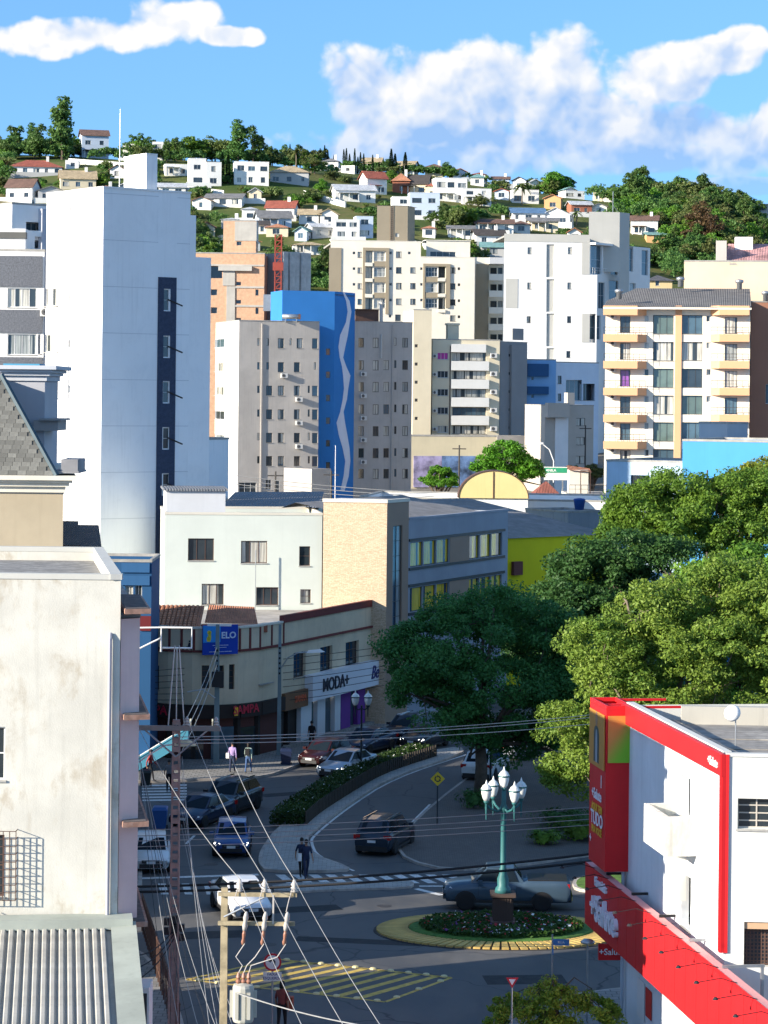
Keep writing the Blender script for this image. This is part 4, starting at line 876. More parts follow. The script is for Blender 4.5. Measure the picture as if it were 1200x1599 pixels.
f.mesh('roof_antenna', MB().cyl((0, 0, 0), (0, 0, 4.5), .03), STEEL, f.uv(535/3+220, 900)[0], .6, f.uv(398, 965)[1])
rb2 = Block('rear_roof', 'blue grey metal roof of a rear shed above the mint building', 'shed', (-11.6, 181), (-4.6, 181), 20, zt-.25, base=0); rb2.finish(MINT)
rb2.front.mesh('roof', MB().add([(0, 0, 0), (rb2.w, 0, .1), (rb2.w, 20, .5), (0, 20, .4)], [(0, 1, 2, 3)]), roofmat('blue_grey_sheet', (0.20, 0.21, 0.225), .3), 0, 0, zt-.2)
def stonemat():
    m = bpy.data.materials.new('split_stone'); m.use_nodes = True; t = NT(m.node_tree); b = t.n['Principled BSDF']; b.inputs['Roughness'].default_value = .85
    tcn = t.new('ShaderNodeTexCoord'); sp = t.new('ShaderNodeSeparateXYZ'); t.set(sp.inputs[0], tcn.outputs['Object']); cb = t.new('ShaderNodeCombineXYZ'); t.set(cb.inputs[0], t.m('ADD', sp.outputs[0], sp.outputs[1])); t.set(cb.inputs[1], sp.outputs[2])
    br = t.new('ShaderNodeTexBrick', ins={'Vector': cb, 'Color1': (0.60, 0.45, 0.30, 1), 'Color2': (0.46, 0.33, 0.21, 1), 'Mortar': (0.30, 0.21, 0.14, 1), 'Scale': 1.0, 'Mortar Size': .006, 'Brick Width': .28, 'Row Height': .07})
    n = t.noise(cb.outputs[0], 9, 3, .7); t.set(b.inputs['Base Color'], t.mix(t.m('MULTIPLY', t.ramp(n, .4, .7), .5), br.outputs[0], (0.72, 0.60, 0.45, 1)))
    bn = t.new('ShaderNodeBump', ins={'Strength': .6, 'Distance': .03, 'Height': n}); t.set(b.inputs['Normal'], bn); return m
STONE = stonemat(); TANS = paint('tan_panel_wall', (0.33, 0.24, 0.18)); BLG = paint('blue_grey_render', (0.30, 0.33, 0.38), var=0.1, streak=0.2)
A = XY(504.5, 880, 168.2); B = XY(604, 880, 167.4); zt = H-(783-CY)*170/F
sc_ = thing('stone_corner_building', 'office block with tan stone end wall and blue grey street side', 'building', (A[0], A[1], 0))
f1 = Face(sc_, A, Vector(B)-Vector(A), 0); wl = (Vector(B)-Vector(A)).length; sdv = Vector((.425, .905)).normalized(); f2 = Face(sc_, B, sdv, 0)
f1.wall(0, wl, 0, zt, STONE); Zs = ZZ(480, 730, 2.857)
u1_ = f2.uv(638, 880)[0]; ue = f2.uv(793, 860)[0]
g0, g1 = f2.uv(613.5, 900)[0], f2.uv(628, 900)[0]
f2.win(g0, f2.uv(620, 1010)[1], g1, f2.uv(620, 821)[1], nx=2, ny=8, g='c', fm=BLACKM, rec=.1, sill=False)
zw = H-(812-CY)*(B[1]+sdv.y*u1_)/F
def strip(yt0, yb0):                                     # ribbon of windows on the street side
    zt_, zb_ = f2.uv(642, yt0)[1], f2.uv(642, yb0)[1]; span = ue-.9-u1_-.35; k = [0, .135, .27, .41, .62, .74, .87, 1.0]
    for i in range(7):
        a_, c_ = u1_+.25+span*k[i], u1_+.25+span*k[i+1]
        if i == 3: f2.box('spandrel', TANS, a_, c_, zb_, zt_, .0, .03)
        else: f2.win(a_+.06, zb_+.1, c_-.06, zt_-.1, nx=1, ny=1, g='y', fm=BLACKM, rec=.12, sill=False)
    for z_ in (zb_-.12, zt_-.03): f2.box('black_band', BLACKM, u1_+.05, ue-.6, z_, z_+.18, .0, .07)
GLASSES['y'] = [curtainmat('yellow_reflection_glass', (0.95, 0.66, 0.03)), curtainmat('gold_reflection_glass', (0.95, 0.70, 0.06))]  # sunlit yellow reflections painted into the pane colour
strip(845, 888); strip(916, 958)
f2.wall(0, u1_, 0, zt, TANS); f2.wall(u1_, ue, 0, zw, BLG); f2.box('coping', CRM, -.05, u1_+.05, zt, zt+.22, -.3, .06); f1.box('coping', CRM, -.05, wl+.03, zt+.003, zt+.223, -.3, .07); f2.box('coping', BLG, u1_+.06, ue, zw, zw+.16, -.25, .05)
bk = Face(sc_, (B[0]+sdv.x*ue, B[1]+sdv.y*ue), (-sdv.y, sdv.x), 0); bk.wall(0, 9, 0, zw, BLG); s1 = Face(sc_, (B[0]+sdv.x*u1_, B[1]+sdv.y*u1_), (-.905, .425), 0); s1.wall(0, 6, zw-.5, zt, TANS)
MR = roofmat('grey_metal_roof', (0.24, 0.23, 0.22), .45); WROOF = paint('white_flat_roof', (0.66, 0.66, 0.64), var=.15, streak=.05)
f2.mesh('roof', MB().add([(u1_, .3, -.4), (ue, .3, -.4), (ue, 8.5, .95), (u1_, 8.5, .95), (u1_, 9.6, .55), (ue, 9.6, .55)], [(0, 1, 2, 3), (3, 2, 5, 4)]), MR, 0, 0, zw); f2.mesh('roof', MB().add([(0.02, .02, 0), (u1_-.02, .02, 0), (u1_-.02, 5, 0), (.02, 5, 0)], [(0, 1, 2, 3)]), WROOF, 0, 0, zt+.1)
# yellow side wall with its metal roof
YW = paint('yellow_wall', (0.68, 0.60, 0.012), var=.06, streak=.08)
A = XY(790, 870, 189.5); B = XY(955, 870, 197); zt = H-(838-CY)*190/F
yb = Block('yellow_building', 'mustard yellow walled shop with ribbed metal roof beside the trees', 'building', A, B, 20, zt, base=0); yb.finish(YW)
yb.front.mesh('roof', MB().add([(-.2, -.2, 0), (yb.w, -.2, 0), (yb.w-2, 14, 2.3), (-6, 14, 2.3), (-6, 24, 1.2), (yb.w-2, 24, 1.2)], [(0, 1, 2, 3), (3, 2, 5, 4)]), MR, 0, 0, zt)
yb.front.pbox('wall_sign', paint('brown_sign', (0.16, 0.06, 0.05)), 803, 877, 817, 898, .02, .3)
# white flat roofs and the round-topped wall
wr = Block('flat_roofed_hall', 'low hall with white flat roof behind the stone corner', 'building', XY(560, 780, 222), XY(945, 790, 219), 14, H-(778-CY)*221/F, base=0); wr.finish(WHITEP, roof=WROOF, parapet=.5)
ad = thing('arched_parapet', 'cream half-round gable wall with centre seam on the hall roof', 'wall', P(771, 778, 216)); b = MB()
Rr_ = 54*216/F; arc = [(Rr_*math.cos(math.pi*k/24), Rr_*.78*math.sin(math.pi*k/24)) for k in range(25)]
b.add([(p[0], 0, p[1]) for p in arc]+[(p[0], 2.5, p[1]) for p in arc], [tuple(range(24, -1, -1)), tuple(range(25, 50))]+[(k, k+1, 26+k, 25+k) for k in range(24)]); b.obj('gable', paint('cream_arch', (0.74, 0.58, 0.27), streak=.2), ad); MB().box(-.06, .06, -.03, 0, 0, Rr_*.76).obj('seam', BRF, ad); MB().box(-Rr_, Rr_, .2, 2.3, -2, 0).obj('plinth', WHITEP, ad)
MB().add([(p[0]*1.03, -.05, p[1]*1.03) for p in arc]+[(p[0]*1.03, 2.6, p[1]*1.03) for p in arc]+[(p[0], -.05, p[1]) for p in arc], [(k, k+1, 26+k, 25+k) for k in range(24)]+[(k, 50+k, 51+k, k+1) for k in range(24)]).obj('rim', BRF, ad)
gt = Block('grey_tank_house', 'weathered grey roof room carrying a blue water tank', 'building', XY(887, 810, 205), XY(948, 805, 207), 6, H-(796-CY)*206/F, base=0); gt.finish(paint('mouldy_grey', (0.30, 0.33, 0.36), streak=.7, stain=(.12, .13, .14), stain_amt=.6), roof=CONC, parapet=.1)
wt = thing('water_tank', 'round blue water tank on the weathered grey roof', 'water tank', P(905, 796, 208)); MB().lathe([(.36, 0), (.48, .75), (.5, .78), (.5, .84), (.42, .9), (.1, .96)], 16).obj('tank', paint('tank_blue', (0.02, 0.08, 0.28), rough=.4), wt, smooth=True)
# blue wall and pale blue annex right
BW = paint('bright_blue_wall', (0.07, 0.30, 0.62), var=.05, streak=.1)
bwb = Block('blue_gabled_building', 'plain bright blue wall above the right-hand trees', 'building', XY(1066, 720, 188), XY(1300, 720, 184), 12, H-(683-CY)*187/F, base=0); bwb.finish(BW, roof=CONC, parapet=.2)
# its neighbour whose chimney shades the wall
PB = paint('pale_blue_render', (0.42, 0.55, 0.66), var=.1, streak=.4)
pb = Block('pale_blue_house', 'pale blue house with black railing below the peach apartments', 'house', XY(947, 750, 196), XY(1070, 760, 193), 9, H-(716-CY)*195/F, base=0); pb.front.pwin(985, 742, 1015, 785, nx=4, g='d', fm=BLACKM); pb.finish(PB, roof=CONC, parapet=.3)
gtk = Block('roof_tank_room', 'small grey tank room with ladder against the peach apartments', 'building', XY(1136, 680, 200), XY(1168, 680, 201.5), 3, H-(655-CY)*201/F, base=10); gtk.finish(paint('tank_room_grey', (0.40, 0.43, 0.45)), paint('tank_room_blue', (0.08, 0.22, 0.42)), roof=CONC, parapet=.1)
# ================================================================ TALL WHITE TOWER AND NEIGHBOURS
TWW = paint('tower_white', (0.84, 0.84, 0.83), var=0.05, scale=.2, streak=0.22, stain=(.66, .67, .68), stain_amt=.3); DKT = paint('dark_blue_tile', (0.045, 0.06, 0.10), var=.2, scale=6)
ang = R(36); td = Vector((math.cos(ang), math.sin(ang))); c0 = XY(159, 600, 176)
def px_u(face, x, y=600): return face.uv(x, y)[0]
twr = thing('white_tower', 'tall plain white tower with a dark stair window strip on its shaded side', 'building', (c0[0], c0[1], 0))
fr_ = Face(twr, c0, td, 0); ztw = H-(298-CY)*176/F; nb_ = Vector((td.y, -td.x))
LW = 8.1; bl_ = Vector(c0)-nb_*LW; fl2 = Face(twr, (bl_.x, bl_.y), nb_, 0)
uR = px_u(fr_, 297, 400); uM = px_u(fr_, 306, 400); uE = px_u(fr_, 328, 600)
Z4b = ZZ(0, 350, 3)
s0, s1 = px_u(fr_, 245.5), px_u(fr_, 274)
for y in (468, 541, 612, 684, 756, 828):
    fr_.win(*fr_.rect(255, y-16, 264.5, y+17), nx=1, ny=2, g='d', fm=ALU, rec=.08, sill=False)
    u, z = fr_.uv(262, y-1); fr_.mesh('open_sash', MB().add([(0, 0, 0), (.9, -.55, -.45), (.9, -.5, -.52), (0, .05, -.07)], [(0, 1, 2, 3)]).add([(0, 0, .03), (.9, -.55, -.42), (.9, -.55, -.45), (0, 0, 0)], [(0, 1, 2, 3)]), [BLACKM], u, .02, z)
zs = fr_.uv(260, 433)[1]
fr_.box('tile_strip', DKT, s0, px_u(fr_, 254.3), 0, zs, 0, .05); fr_.box('tile_strip', DKT, px_u(fr_, 265.2), s1, 0, zs, 0, .05)
ys_ = [433]+[v for y in (468, 541, 612, 684, 756, 828) for v in (y-17, y+18)]+[900]
for a_, c_ in zip(ys_[::2], ys_[1::2]): fr_.box('tile_strip', DKT, px_u(fr_, 254.3), px_u(fr_, 265.2), fr_.uv(260, c_)[1], fr_.uv(260, a_)[1], 0, .05)
for y in (464, 536, 607): fl2.win(*fl2.rect(71, y-14, 91, y+14), nx=2, g='m', rec=.1); fl2.win(*fl2.rect(108, y-5, 110, y+6), nx=1, g='m')
fr_.wall(0, uR, 0, ztw, TWW); zM = fr_.uv(300, 336)[1]; zE = fr_.uv(320, 402)[1]
fr_.wall(uR, uM, 0, zM, TWW); fr_.wall(uM, uE, 0, zE, TWW); fl2.wall(0, LW, 0, ztw, TWW)
for z_ in np.arange(3.3, ztw, 3.2): fr_.box('floor_joint', paint('joint_grey', (0.55, 0.56, 0.57)), 0, s0-.02, z_, z_+.035, 0, .012); fr_.box('floor_joint', paint('joint_grey', (0.55, 0.56, 0.57)), s1+.02, uR, z_, z_+.035, 0, .012)
ee = (c0[0]+td.x*uE, c0[1]+td.y*uE); rr_ = Face(twr, ee, (-nb_.x, -nb_.y), 0); rr_.wall(0, LW, 0, zE, TWW)
fr_.mesh('roof', MB().box(.02, uR-.02, .02, LW-.02, -.3, 0), CONC, 0, 0, ztw-.4); fr_.mesh('roof', MB().box(uR, uM, .02, LW, -.3, 0), CONC, 0, 0, zM-.1); fr_.mesh('roof', MB().box(uM, uE, .02, LW, -.3, 0), CONC, 0, 0, zE-.1)
bk_ = Face(twr, (c0[0]+td.x*uR-nb_.x*LW, c0[1]+td.y*uR-nb_.y*LW), (-td.x, -td.y), 0); bk_.wall(0, uR, 0, ztw, TWW)
m2 = Face(twr, (c0[0]+td.x*uR, c0[1]+td.y*uR), (-nb_.x, -nb_.y), 0); m2.wall(0, LW, zM-.5, ztw, TWW); m3 = Face(twr, (c0[0]+td.x*uM, c0[1]+td.y*uM), (-nb_.x, -nb_.y), 0); m3.wall(0, LW, zE-.5, zM, TWW)
fr_.box('coping', WHITEP, -.05, uR+.05, ztw, ztw+.12, -.25, .06); fl2.box('coping', WHITEP, 0, LW-.26, ztw+.003, ztw+.123, -.25, .06)
zl = H-(246-CY)*179/F; pu0 = px_u(fr_, 229, 270); b = MB()
lt = XY(194, 270, 180.5); lc = XY(229, 270, 178.6); dl = (Vector(lc)-Vector(lt))
lift = Face(twr, lt, dl, 0); lift.wall(0, dl.length, ztw-.5, zl, TWW); l2 = Face(twr, lc, td, 0); lw = px_u(l2, 246, 270); l2.wall(0, lw, ztw-.5, zl, TWW); l2.mesh('lift_roof', MB().box(-.03, lw, -.03, 2.4, 0, .1), WHITEP, 0, 0, zl)
fr_.mesh('lightning_rod', MB().cyl((0, 0, 0), (0, 0, 5.8), .045, .02), STEEL, 0, 0, 0).location = Vector(P(187, 298, 181))-Vector((c0[0], c0[1], 0))
low = Block('white_annex', 'low white annex at the foot of the white tower', 'building', XY(318, 740, 190), XY(357, 740, 194), 8, H-(688-CY)*192/F, base=0); low.finish(TWW, roof=CONC, parapet=.3)
# grey-banded flats at the left edge
GBD = paint('grey_tile_band', (0.13, 0.14, 0.16), var=.3, scale=9)
A = XY(-130, 480, 184.5); B = XY(69, 480, 184.5); gbf = Block('grey_banded_flats', 'flats with dark grey tile bands and white-framed windows, left edge', 'building', A, B, 8, H-(397-CY)*184.5/F, base=0); f = gbf.front
for y0, y1 in ((448, 482), (520, 556)):
    f.pwin(12, y0+2, 57, y1-2, nx=4, g='m', rec=.1); f.pwin(-90, y0+2, -4, y1-2, nx=4, g='m', rec=.1)
for y0, y1 in ((399, 447), (483, 519), (557, 600)): f.pbox('tile_band', GBD, -125, y0, 66, y1, .02, .12)
gbf.finish(WHITEP, BLG, roof=CONC, parapet=.2); gbf.right.pwin(62, 522, 66, 553, g='d'); ac(f, 64, 494, 1.1)
A = XY(-60, 370, 188); B = XY(40, 370, 188); pr = Block('penthouse_box', 'small white roof room with dark top above the grey-banded flats', 'building', A, B, 5, H-(363-CY)*188/F, base=15); pr.finish(WHITEP); pr.front.pbox('dark_cap', paint('dark_cap', (.12, .12, .11)), -58, 362, 41, 372, -.5, .1)
A = XY(19, 340, 205); B = XY(75, 340, 207); bf = Block('balcony_flats', 'white flats with small recessed balconies behind the grey-banded flats', 'building', A, B, 7, H-(325-CY)*206/F, base=0); f = bf.front
for y in (347, 375): f.pwin(41, y, 66, y+18, nx=3, g='m', rec=.9, sill=False); f.pbox('balcony_front', WHITEP, 40, y+13, 66, y+22, .0, .5)
f.pbox('fin', paint('fin_grey', (.45, .46, .5)), 66, 326, 73, 400, 0, .6); bf.finish(WHITEP, roof=CONC, parapet=.3)
# ================================================================ GREY BLOCK WITH BLUE TOWER
GRY = paint('grey_render', (0.44, 0.41, 0.37), var=.10, streak=.35, stain=(.33, .31, .28), stain_amt=.35); BLT = paint('royal_blue', (0.035, 0.20, 0.52), var=.05, streak=.08); BLD = paint('royal_blue', (0.035, 0.20, 0.52)); Z5 = ZZ(300, 480, 3)
an_ = R(16); gd = Vector((math.cos(an_), math.sin(an_))); c1 = XY(372.5, 620, 306)
gz = H-(503-CY)*306/F; gbs = G(*c1)-1
gb = thing('grey_flats', 'grey flats with small windows and a wavy white stripe on a blue stair tower', 'building', (c1[0], c1[1], gbs))
gf = Face(gb, c1, gd, gbs); ug = px_u(gf, 498, 620); nn = gf.n
wl0 = Vector(c1)-nn*13; gl_ = Face(gb, (wl0.x, wl0.y), nn, gbs)
for i, y in enumerate((145, 257, 367, 478, 588, 697)):
    def gw(cx, w, h, **k): gf.pwin(*Z5(cx-w/2, y, cx+w/2, y+h), **{**dict(nx=1, g='m', rec=.1, fm=DKF), **k})
    gw(312, 12, 34)
    if i < 2: gw(355, 12, 34)
    else: gw(362, 29, 46, nx=2)
    gw(417, 29, 46, nx=2)
    if i == 0: gw(463, 11, 32); gw(505, 28, 46)
    else: gw(492, 28, 46, nx=2)
    if i > 1: gw(548, 10, 34)
    if i != 1: gw(576, 26, 48, g='b')
    else: gw(577, 10, 34)
    q = Z5(415 if i == 1 else 485, 320+(i-1)*110 if i > 1 else 318)
    if i: ac(gf, q[0], q[1]+4, 1.0)
for y in (148, 260, 372, 485, 596): gl_.win(*gl_.rect(*Z5(105, y, 152, y+40)), nx=2, g='m', rec=.1)
gf.pwin(*Z5(220, 820, 302, 895), nx=3, ny=3, g='d', fm=ALU); gf.pwin(*Z5(345, 805, 372, 855), g='d'); gf.pwin(*Z5(395, 810, 410, 880), nx=1, g='b')
gf.wall(0, ug, gbs, gz, GRY); gl_.wall(0, 13, gbs, gz, WHITEP); grr = Face(gb, (c1[0]+gd.x*ug, c1[1]+gd.y*ug), -nn, gbs); grr.wall(0, 4, gbs, gz, GRY)
gf.mesh('roof', MB().box(.05, ug-.05, .05, 13, -.3, 0), CONC, 0, 0, gz-.3); gf.box('coping', CONC, -.03, ug+.03, gz, gz+.1, -.3, .05); gl_.box('coping', CONC, 0, 12.6, gz+.003, gz+.103, -.3, .05)
sb_ = 3.4; bo = Vector(c1)-nn*sb_; bf_ = Face(gb, (bo.x, bo.y), gd, gbs); ub0 = px_u(bf_, 441, 480); ub1 = px_u(bf_, 523, 480); bz = H-(455-CY)*311/F
for y in (208, 316, 425, 531, 637, 740): bf_.pwin(*Z5(628, y-16, 648, y+16), nx=1, g='d', fm=BLD, rec=.1)
bf_.wall(ub0, ub1, gbs, bz, BLT)
bl0 = Vector((bo.x+gd.x*ub0, bo.y+gd.y*ub0))-nn*6; bleft = Face(gb, (bl0.x, bl0.y), nn, gbs); bleft.wall(0, 6, gz-1, bz, BLT)
bc = (bo.x+gd.x*ub1, bo.y+gd.y*ub1); a2 = R(62); bd2 = Vector((math.cos(a2), math.sin(a2))); bfR = Face(gb, bc, bd2, gbs); ub2 = px_u(bfR, 553.5, 600); bfR.wall(0, ub2, gbs, bz, BLD)
bfR.mesh('tower_roof', MB().box(0, ub2, 0, 5, -.2, 0), CONC, 0, 0, bz-.3)
# painted wave on the dark face
wp = [(710, -70, 4), (730, -30, 8), (738, 20, 9), (730, 70, 9), (712, 130, 18), (702, 185, 16), (700, 235, 8), (712, 275, 10), (725, 320, 17), (722, 380, 10), (716, 430, 10), (702, 490, 8), (697, 540, 20), (708, 600, 20), (722, 660, 16), (730, 720, 12), (722, 790, 12), (705, 860, 10)]
b = MB(); vv = []
for (cx, cy, w) in wp:
    for s in (-.5, .5):
        q = Z5(cx+s*w*2.0, cy); u, z = bfR.uv(*q); vv.append((min(max(u, .02), ub2-.02), -.02, z))
b.add(vv, [(2*k, 2*k+1, 2*k+3, 2*k+2) for k in range(len(wp)-1)]); bfR.mesh('wave_stripe', b, paint('pale_wave', (0.66, 0.70, 0.78)), 0, 0, 0)
c2 = (bc[0]+bd2.x*ub2, bc[1]+bd2.y*ub2); g2 = Face(gb, c2, gd, gbs); ug2 = px_u(g2, 643.5, 620); gz2 = H-(503-CY)*c2[1]/F
for i, y in enumerate((143, 248, 350, 455, 557, 660, 757)):
    for cx, w, h in ((793, 25, 44), (861, 27, 46), (910, 25, 44), (953, 10, 36), (999, 26, 44)):
        if i == 0 and cx == 910: continue
        g2.pwin(*Z5(cx-w/2, y, cx+w/2, y+h), nx=2 if w > 12 else 1, g='m', rec=.1, fm=DKF)
    if 0 < i < 6: q = Z5(788, y+74); ac(g2, q[0], q[1], .95)
g2.wall(0, ug2, gbs, gz2, GRY); g2r = Face(gb, (c2[0]+gd.x*ug2, c2[1]+gd.y*ug2), -nn, gbs); g2r.wall(0, 10, gbs, gz2, GRY); g2.mesh('roof', MB().box(.05, ug2, .05, 10, -.3, 0), CONC, 0, 0, gz2-.3); g2.box('coping', CONC, 0, ug2+.03, gz2, gz2+.1, -.3, .05)
u, z = g2.uv(597, 503); g2.mesh('chimney_pipe', MB().cyl((0, .4, -1.8), (0, .4, 2.2), .22).cyl((0, .4, 2.2), (0, .4, 2.5), .34).cyl((-.1, -.12, -4.5), (-.1, -.12, -1.5), .12), paint('pale_pipe', (.5, .49, .45)), u, 0, z); g2.mesh('pergola', MB().box(-3.3, -.3, .5, .7, 0, 1.5).box(-3.3, -.3, .2, 4, 1.5, 1.6), BRF, u, 0, z)
hw = thing('solar_boiler', 'horizontal silver water heater on the grey flats roof', 'boiler', P(455, 499, 307.6)); MB().cyl((-1.05, 0, .35), (1.05, 0, .35), .3, n=14).obj('tank', STEEL, hw, smooth=True); MB().box(.9, 1.14, -.31, .31, .04, .66).obj('end_cap', BRF, hw); MB().box(-.7, -.6, -.25, .25, -.35, .1).box(.6, .7, -.25, .25, -.35, .1).obj('stand', STEEL, hw)
mast = thing('white_mast', 'thin white mast in front of the blue wave stripe', 'mast', P(523.5, 782, 240)); MB().cyl((0, 0, -4), (0, 0, 5.2), .05, .03).obj('pole', WHITEP, mast)
cp = Block('corner_porch', 'grey stepped porch at the foot of the grey flats', 'porch', XY(487, 760, 297), XY(517, 760, 299), 5, H-(733-CY)*298/F, base=gbs); cp.finish(GRY, roof=MR, parapet=0)
gf.mesh('downpipe', MB().cyl((0, -.1, 0), (0, -.1, gz-gbs-.3), .07), GRY, px_u(gf, 408, 620), 0, gbs); g2.mesh('downpipe', MB().cyl((0, -.1, 0), (0, -.1, gz2-gbs-.3), .07), GRY, px_u(g2, 612, 620), 0, gbs)
fl2.box('downpipe', WHITEP, LW*.42, LW*.42+.12, 0, ztw-1, .02, .14)
# ================================================================ UNFINISHED ORANGE BLOCK
ORB = mat('clay_block', (0.60, 0.37, 0.23), .9, .15, 2.5, bump=.4, bscale=5); RCB = paint('raw_concrete', (0.46, 0.44, 0.39), var=.15, streak=.2); Zf = ZZ(300, 330, 4.615)
A = XY(296, 450, 345); B = XY(413, 450, 345); ob = Block('unfinished_block', 'unfinished orange clay block building with bare concrete frame', 'building', A, B, 11, H-(398-CY)*345/F); f = ob.front
f.pwin(*Zf(132, 395, 218, 482), nx=1, g='d', fm=RCB, rec=.8, sill=False)
for r in ((318, 508, 354, 534), (318, 638, 354, 665), (458, 563, 480, 607), (458, 695, 480, 740), (137, 562, 182, 605), (137, 692, 182, 735), (318, 768, 354, 795)): f.pwin(*Zf(*r), nx=1, g='d', fm=RCB, rec=.3, sill=False)
for r in ((190, 395, 432, 428),): f.pbox('concrete_lintel', RCB, *Zf(*r), 0, .5)
for r in ((248, 540, 310, 795), (222, 430, 310, 535)): f.pbox('concrete_panel', RCB, *Zf(*r), 0, .12)
for y in (540, 675): f.pbox('floor_slab', RCB, *Zf(310, y, 520, y+14), 0, .1)
f.pbox('concrete_beam', RCB, *Zf(70, 382, 520, 394), 0, .1)
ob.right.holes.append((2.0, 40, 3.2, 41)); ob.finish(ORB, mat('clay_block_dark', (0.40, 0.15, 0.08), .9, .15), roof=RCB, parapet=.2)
A = XY(349, 370, 350); B = XY(400, 370, 350); tp = Block('unfinished_stair_head', 'bare concrete stair head on the orange block', 'building', A, B, 6, H-(347-CY)*350/F, base=ob.top-1); tp.front.pwin(*Zf(322, 217, 358, 246), nx=1, g='d', fm=RCB, sill=False); tp.finish(ORB, roof=RCB, parapet=.1); tp.front.pbox('concrete_top', RCB, 367, 346, 401, 376, .0, .08); tp.right.box('concrete_top', RCB, 0, 5.8, tp.top-2.8, tp.top+.02, .0, .06)
A = XY(440, 440, 352); B = XY(484, 440, 356); sf = Block('netted_scaffold', 'pale netted scaffold wing beside the red hoist mast', 'building', A, B, 8, H-(398-CY)*354/F); f = sf.front
NET = mat('scaffold_net', (0.50, 0.50, 0.47), .9, .25, .8)
for k in range(5): f.box('net_sheet', NET, sf.w*k/5+.05, sf.w*(k+1)/5-.1, sf.base+8, sf.top+.2, .02, .3+.2*(k % 2))
sf.finish(paint('net_grey', (.42, .43, .44)), roof=CONC, parapet=0)
hm = thing('hoist_mast', 'red lattice construction hoist mast against the orange block', 'hoist', (P(434, 480, 342).x, 342, H-(490-CY)*342/F)); REDM = mat('hoist_red', (0.30, 0.055, 0.035), .6); hh = (490-368)*342/F; b = MB(); w_ = .42
for sx in (-w_, w_):
    for sy in (-w_, w_): b.box(sx-.07, sx+.07, sy-.07, sy+.07, 0, hh)
z = 0
while z < hh-.8:
    for sy in (-w_, w_): b.tube([(-w_, sy, z), (w_, sy, z+.8)], .05, 4); b.box(-w_, w_, sy-.04, sy+.04, z, z+.08)
    z += .8
b.obj('lattice', REDM, hm); MB().box(-.7, .7, -.5, .5, 5.6, 6.7).obj('cage', REDM, hm); MB().box(-.7, .7, -.5, .5, 0, 1.0).obj('base_cage', REDM, hm); MB().box(-1.9, -.6, -.4, .4, .2, 2.4).obj('control_cabin', STEEL, hm)
# ================================================================ BEIGE TOWER WITH BROWN BAYS
BEI = paint('beige_render', (0.76, 0.71, 0.60), var=.06, streak=.16); TAU = paint('taupe_render', (0.32, 0.27, 0.19), var=.05); Zb = ZZ(500, 300, 4)
an_ = R(6); A = XY(516, 450, 470); B_px = 741.5
dd = Vector((math.cos(an_), math.sin(an_))); base = G(*A)-2
bt = thing('beige_tower', 'cream apartment tower with taupe balcony bays and roof stair head', 'building', (A[0], A[1], base)); f = Face(bt, A, dd, base)
U = lambda x, y=450: f.uv(x, y)[0]; ztL = f.uv(560, 376)[1]; ztR = f.uv(700, 402)[1]; ua, um, ub = 0, U(657), U(B_px)
for i in range(4):
    o = 98*i
    if i < 4: f.pwin(*Zb(205, 372+o, 221, 388+o), nx=1, g='d', fm=DKF, sill=False); f.pwin(*Zb(235, 373+o, 262, 408+o), nx=2, g='m', fm=DKF); f.pwin(*Zb(433, 372+o, 449, 388+o), nx=1, g='d', fm=DKF, sill=False)
    f.pwin(*Zb(475, 371+o, 510, 410+o), nx=2, g='m', fm=DKF)
    f.pwin(*Zb(288, 368+o, 328, 440+o), nx=2, g='m', rec=.6, sill=False, fm=DKF); f.pwin(*Zb(337, 372+o, 408, 430+o), nx=4, ny=2, g='c', rec=.2)
    f.pbox('balcony_slab', BEI, *Zb(282, 440+o, 329, 462+o), 0, .35)
    if i < 3: f.pwin(*Zb(564, 470+o, 598, 507+o), nx=2, g='m', fm=DKF); f.pwin(*Zb(626, 470+o, 641, 486+o), nx=1, g='d', fm=DKF, sill=False)
    f.pwin(*Zb(813, 470+100*i, 847, 507+100*i), nx=2, g='m', fm=DKF); f.pwin(*Zb(861, 470+100*i, 876, 487+100*i), nx=1, g='d', fm=DKF, sill=False)
    if i < 3: f.pwin(*Zb(660, 470+o, 734, 527+o), nx=4, ny=2, g='m', rec=.2); f.pwin(*Zb(740, 465+o, 783, 535+o), nx=2, g='m', rec=.6, sill=False, fm=DKF); f.pbox('balcony_slab', BEI, *Zb(737, 538+o, 784, 556+o), 0, .35)
f.pwin(*Zb(550, 372, 567, 388), nx=1, g='d', fm=DKF, sill=False); f.pwin(*Zb(430, 765, 446, 783), nx=1, g='d', fm=DKF, sill=False); f.pwin(*Zb(470, 765, 505, 805), nx=2, g='d', fm=DKF)
f.wall(ua, um, base, ztL, BEI); f.wall(um, ub, base, ztR, BEI)
def bay(x0, y0, x1, y1, inner):                       # taupe frame round a column of openings
    u0, z0, u1, z1 = f.rect(*Zb(x0, y0, x1, y1)); v0 = f.rect(*Zb(*inner[0])); v1 = f.rect(*Zb(*inner[-1]))
    f.box('bay_frame', TAU, u0, v0[0]-.05, z0, z1, .0, .3); f.box('bay_frame', TAU, v0[2]+.05, u1, z0, z1, 0, .3); f.box('bay_frame', TAU, v0[0]-.05, v0[2]+.05, v0[3]+.05, z1, 0, .3)
    for r, s in zip(inner[:-1], inner[1:]):
        q, t_ = f.rect(*Zb(*r)), f.rect(*Zb(*s)); f.box('bay_panel', TAU, q[0]-.05+(q[2]-q[0])*.42 if x0 < 500 else q[0]-.05, q[2]+.05 if x0 < 500 else q[0]+(q[2]-q[0])*.62, t_[3]+.05, q[1]-.03, 0, .22)
bay(266, 348, 430, 760, [(286, 368+98*i, 410, 432+98*i) for i in range(4)]); bay(643, 448, 812, 722, [(658, 466+98*i, 785, 530+98*i) for i in range(3)])
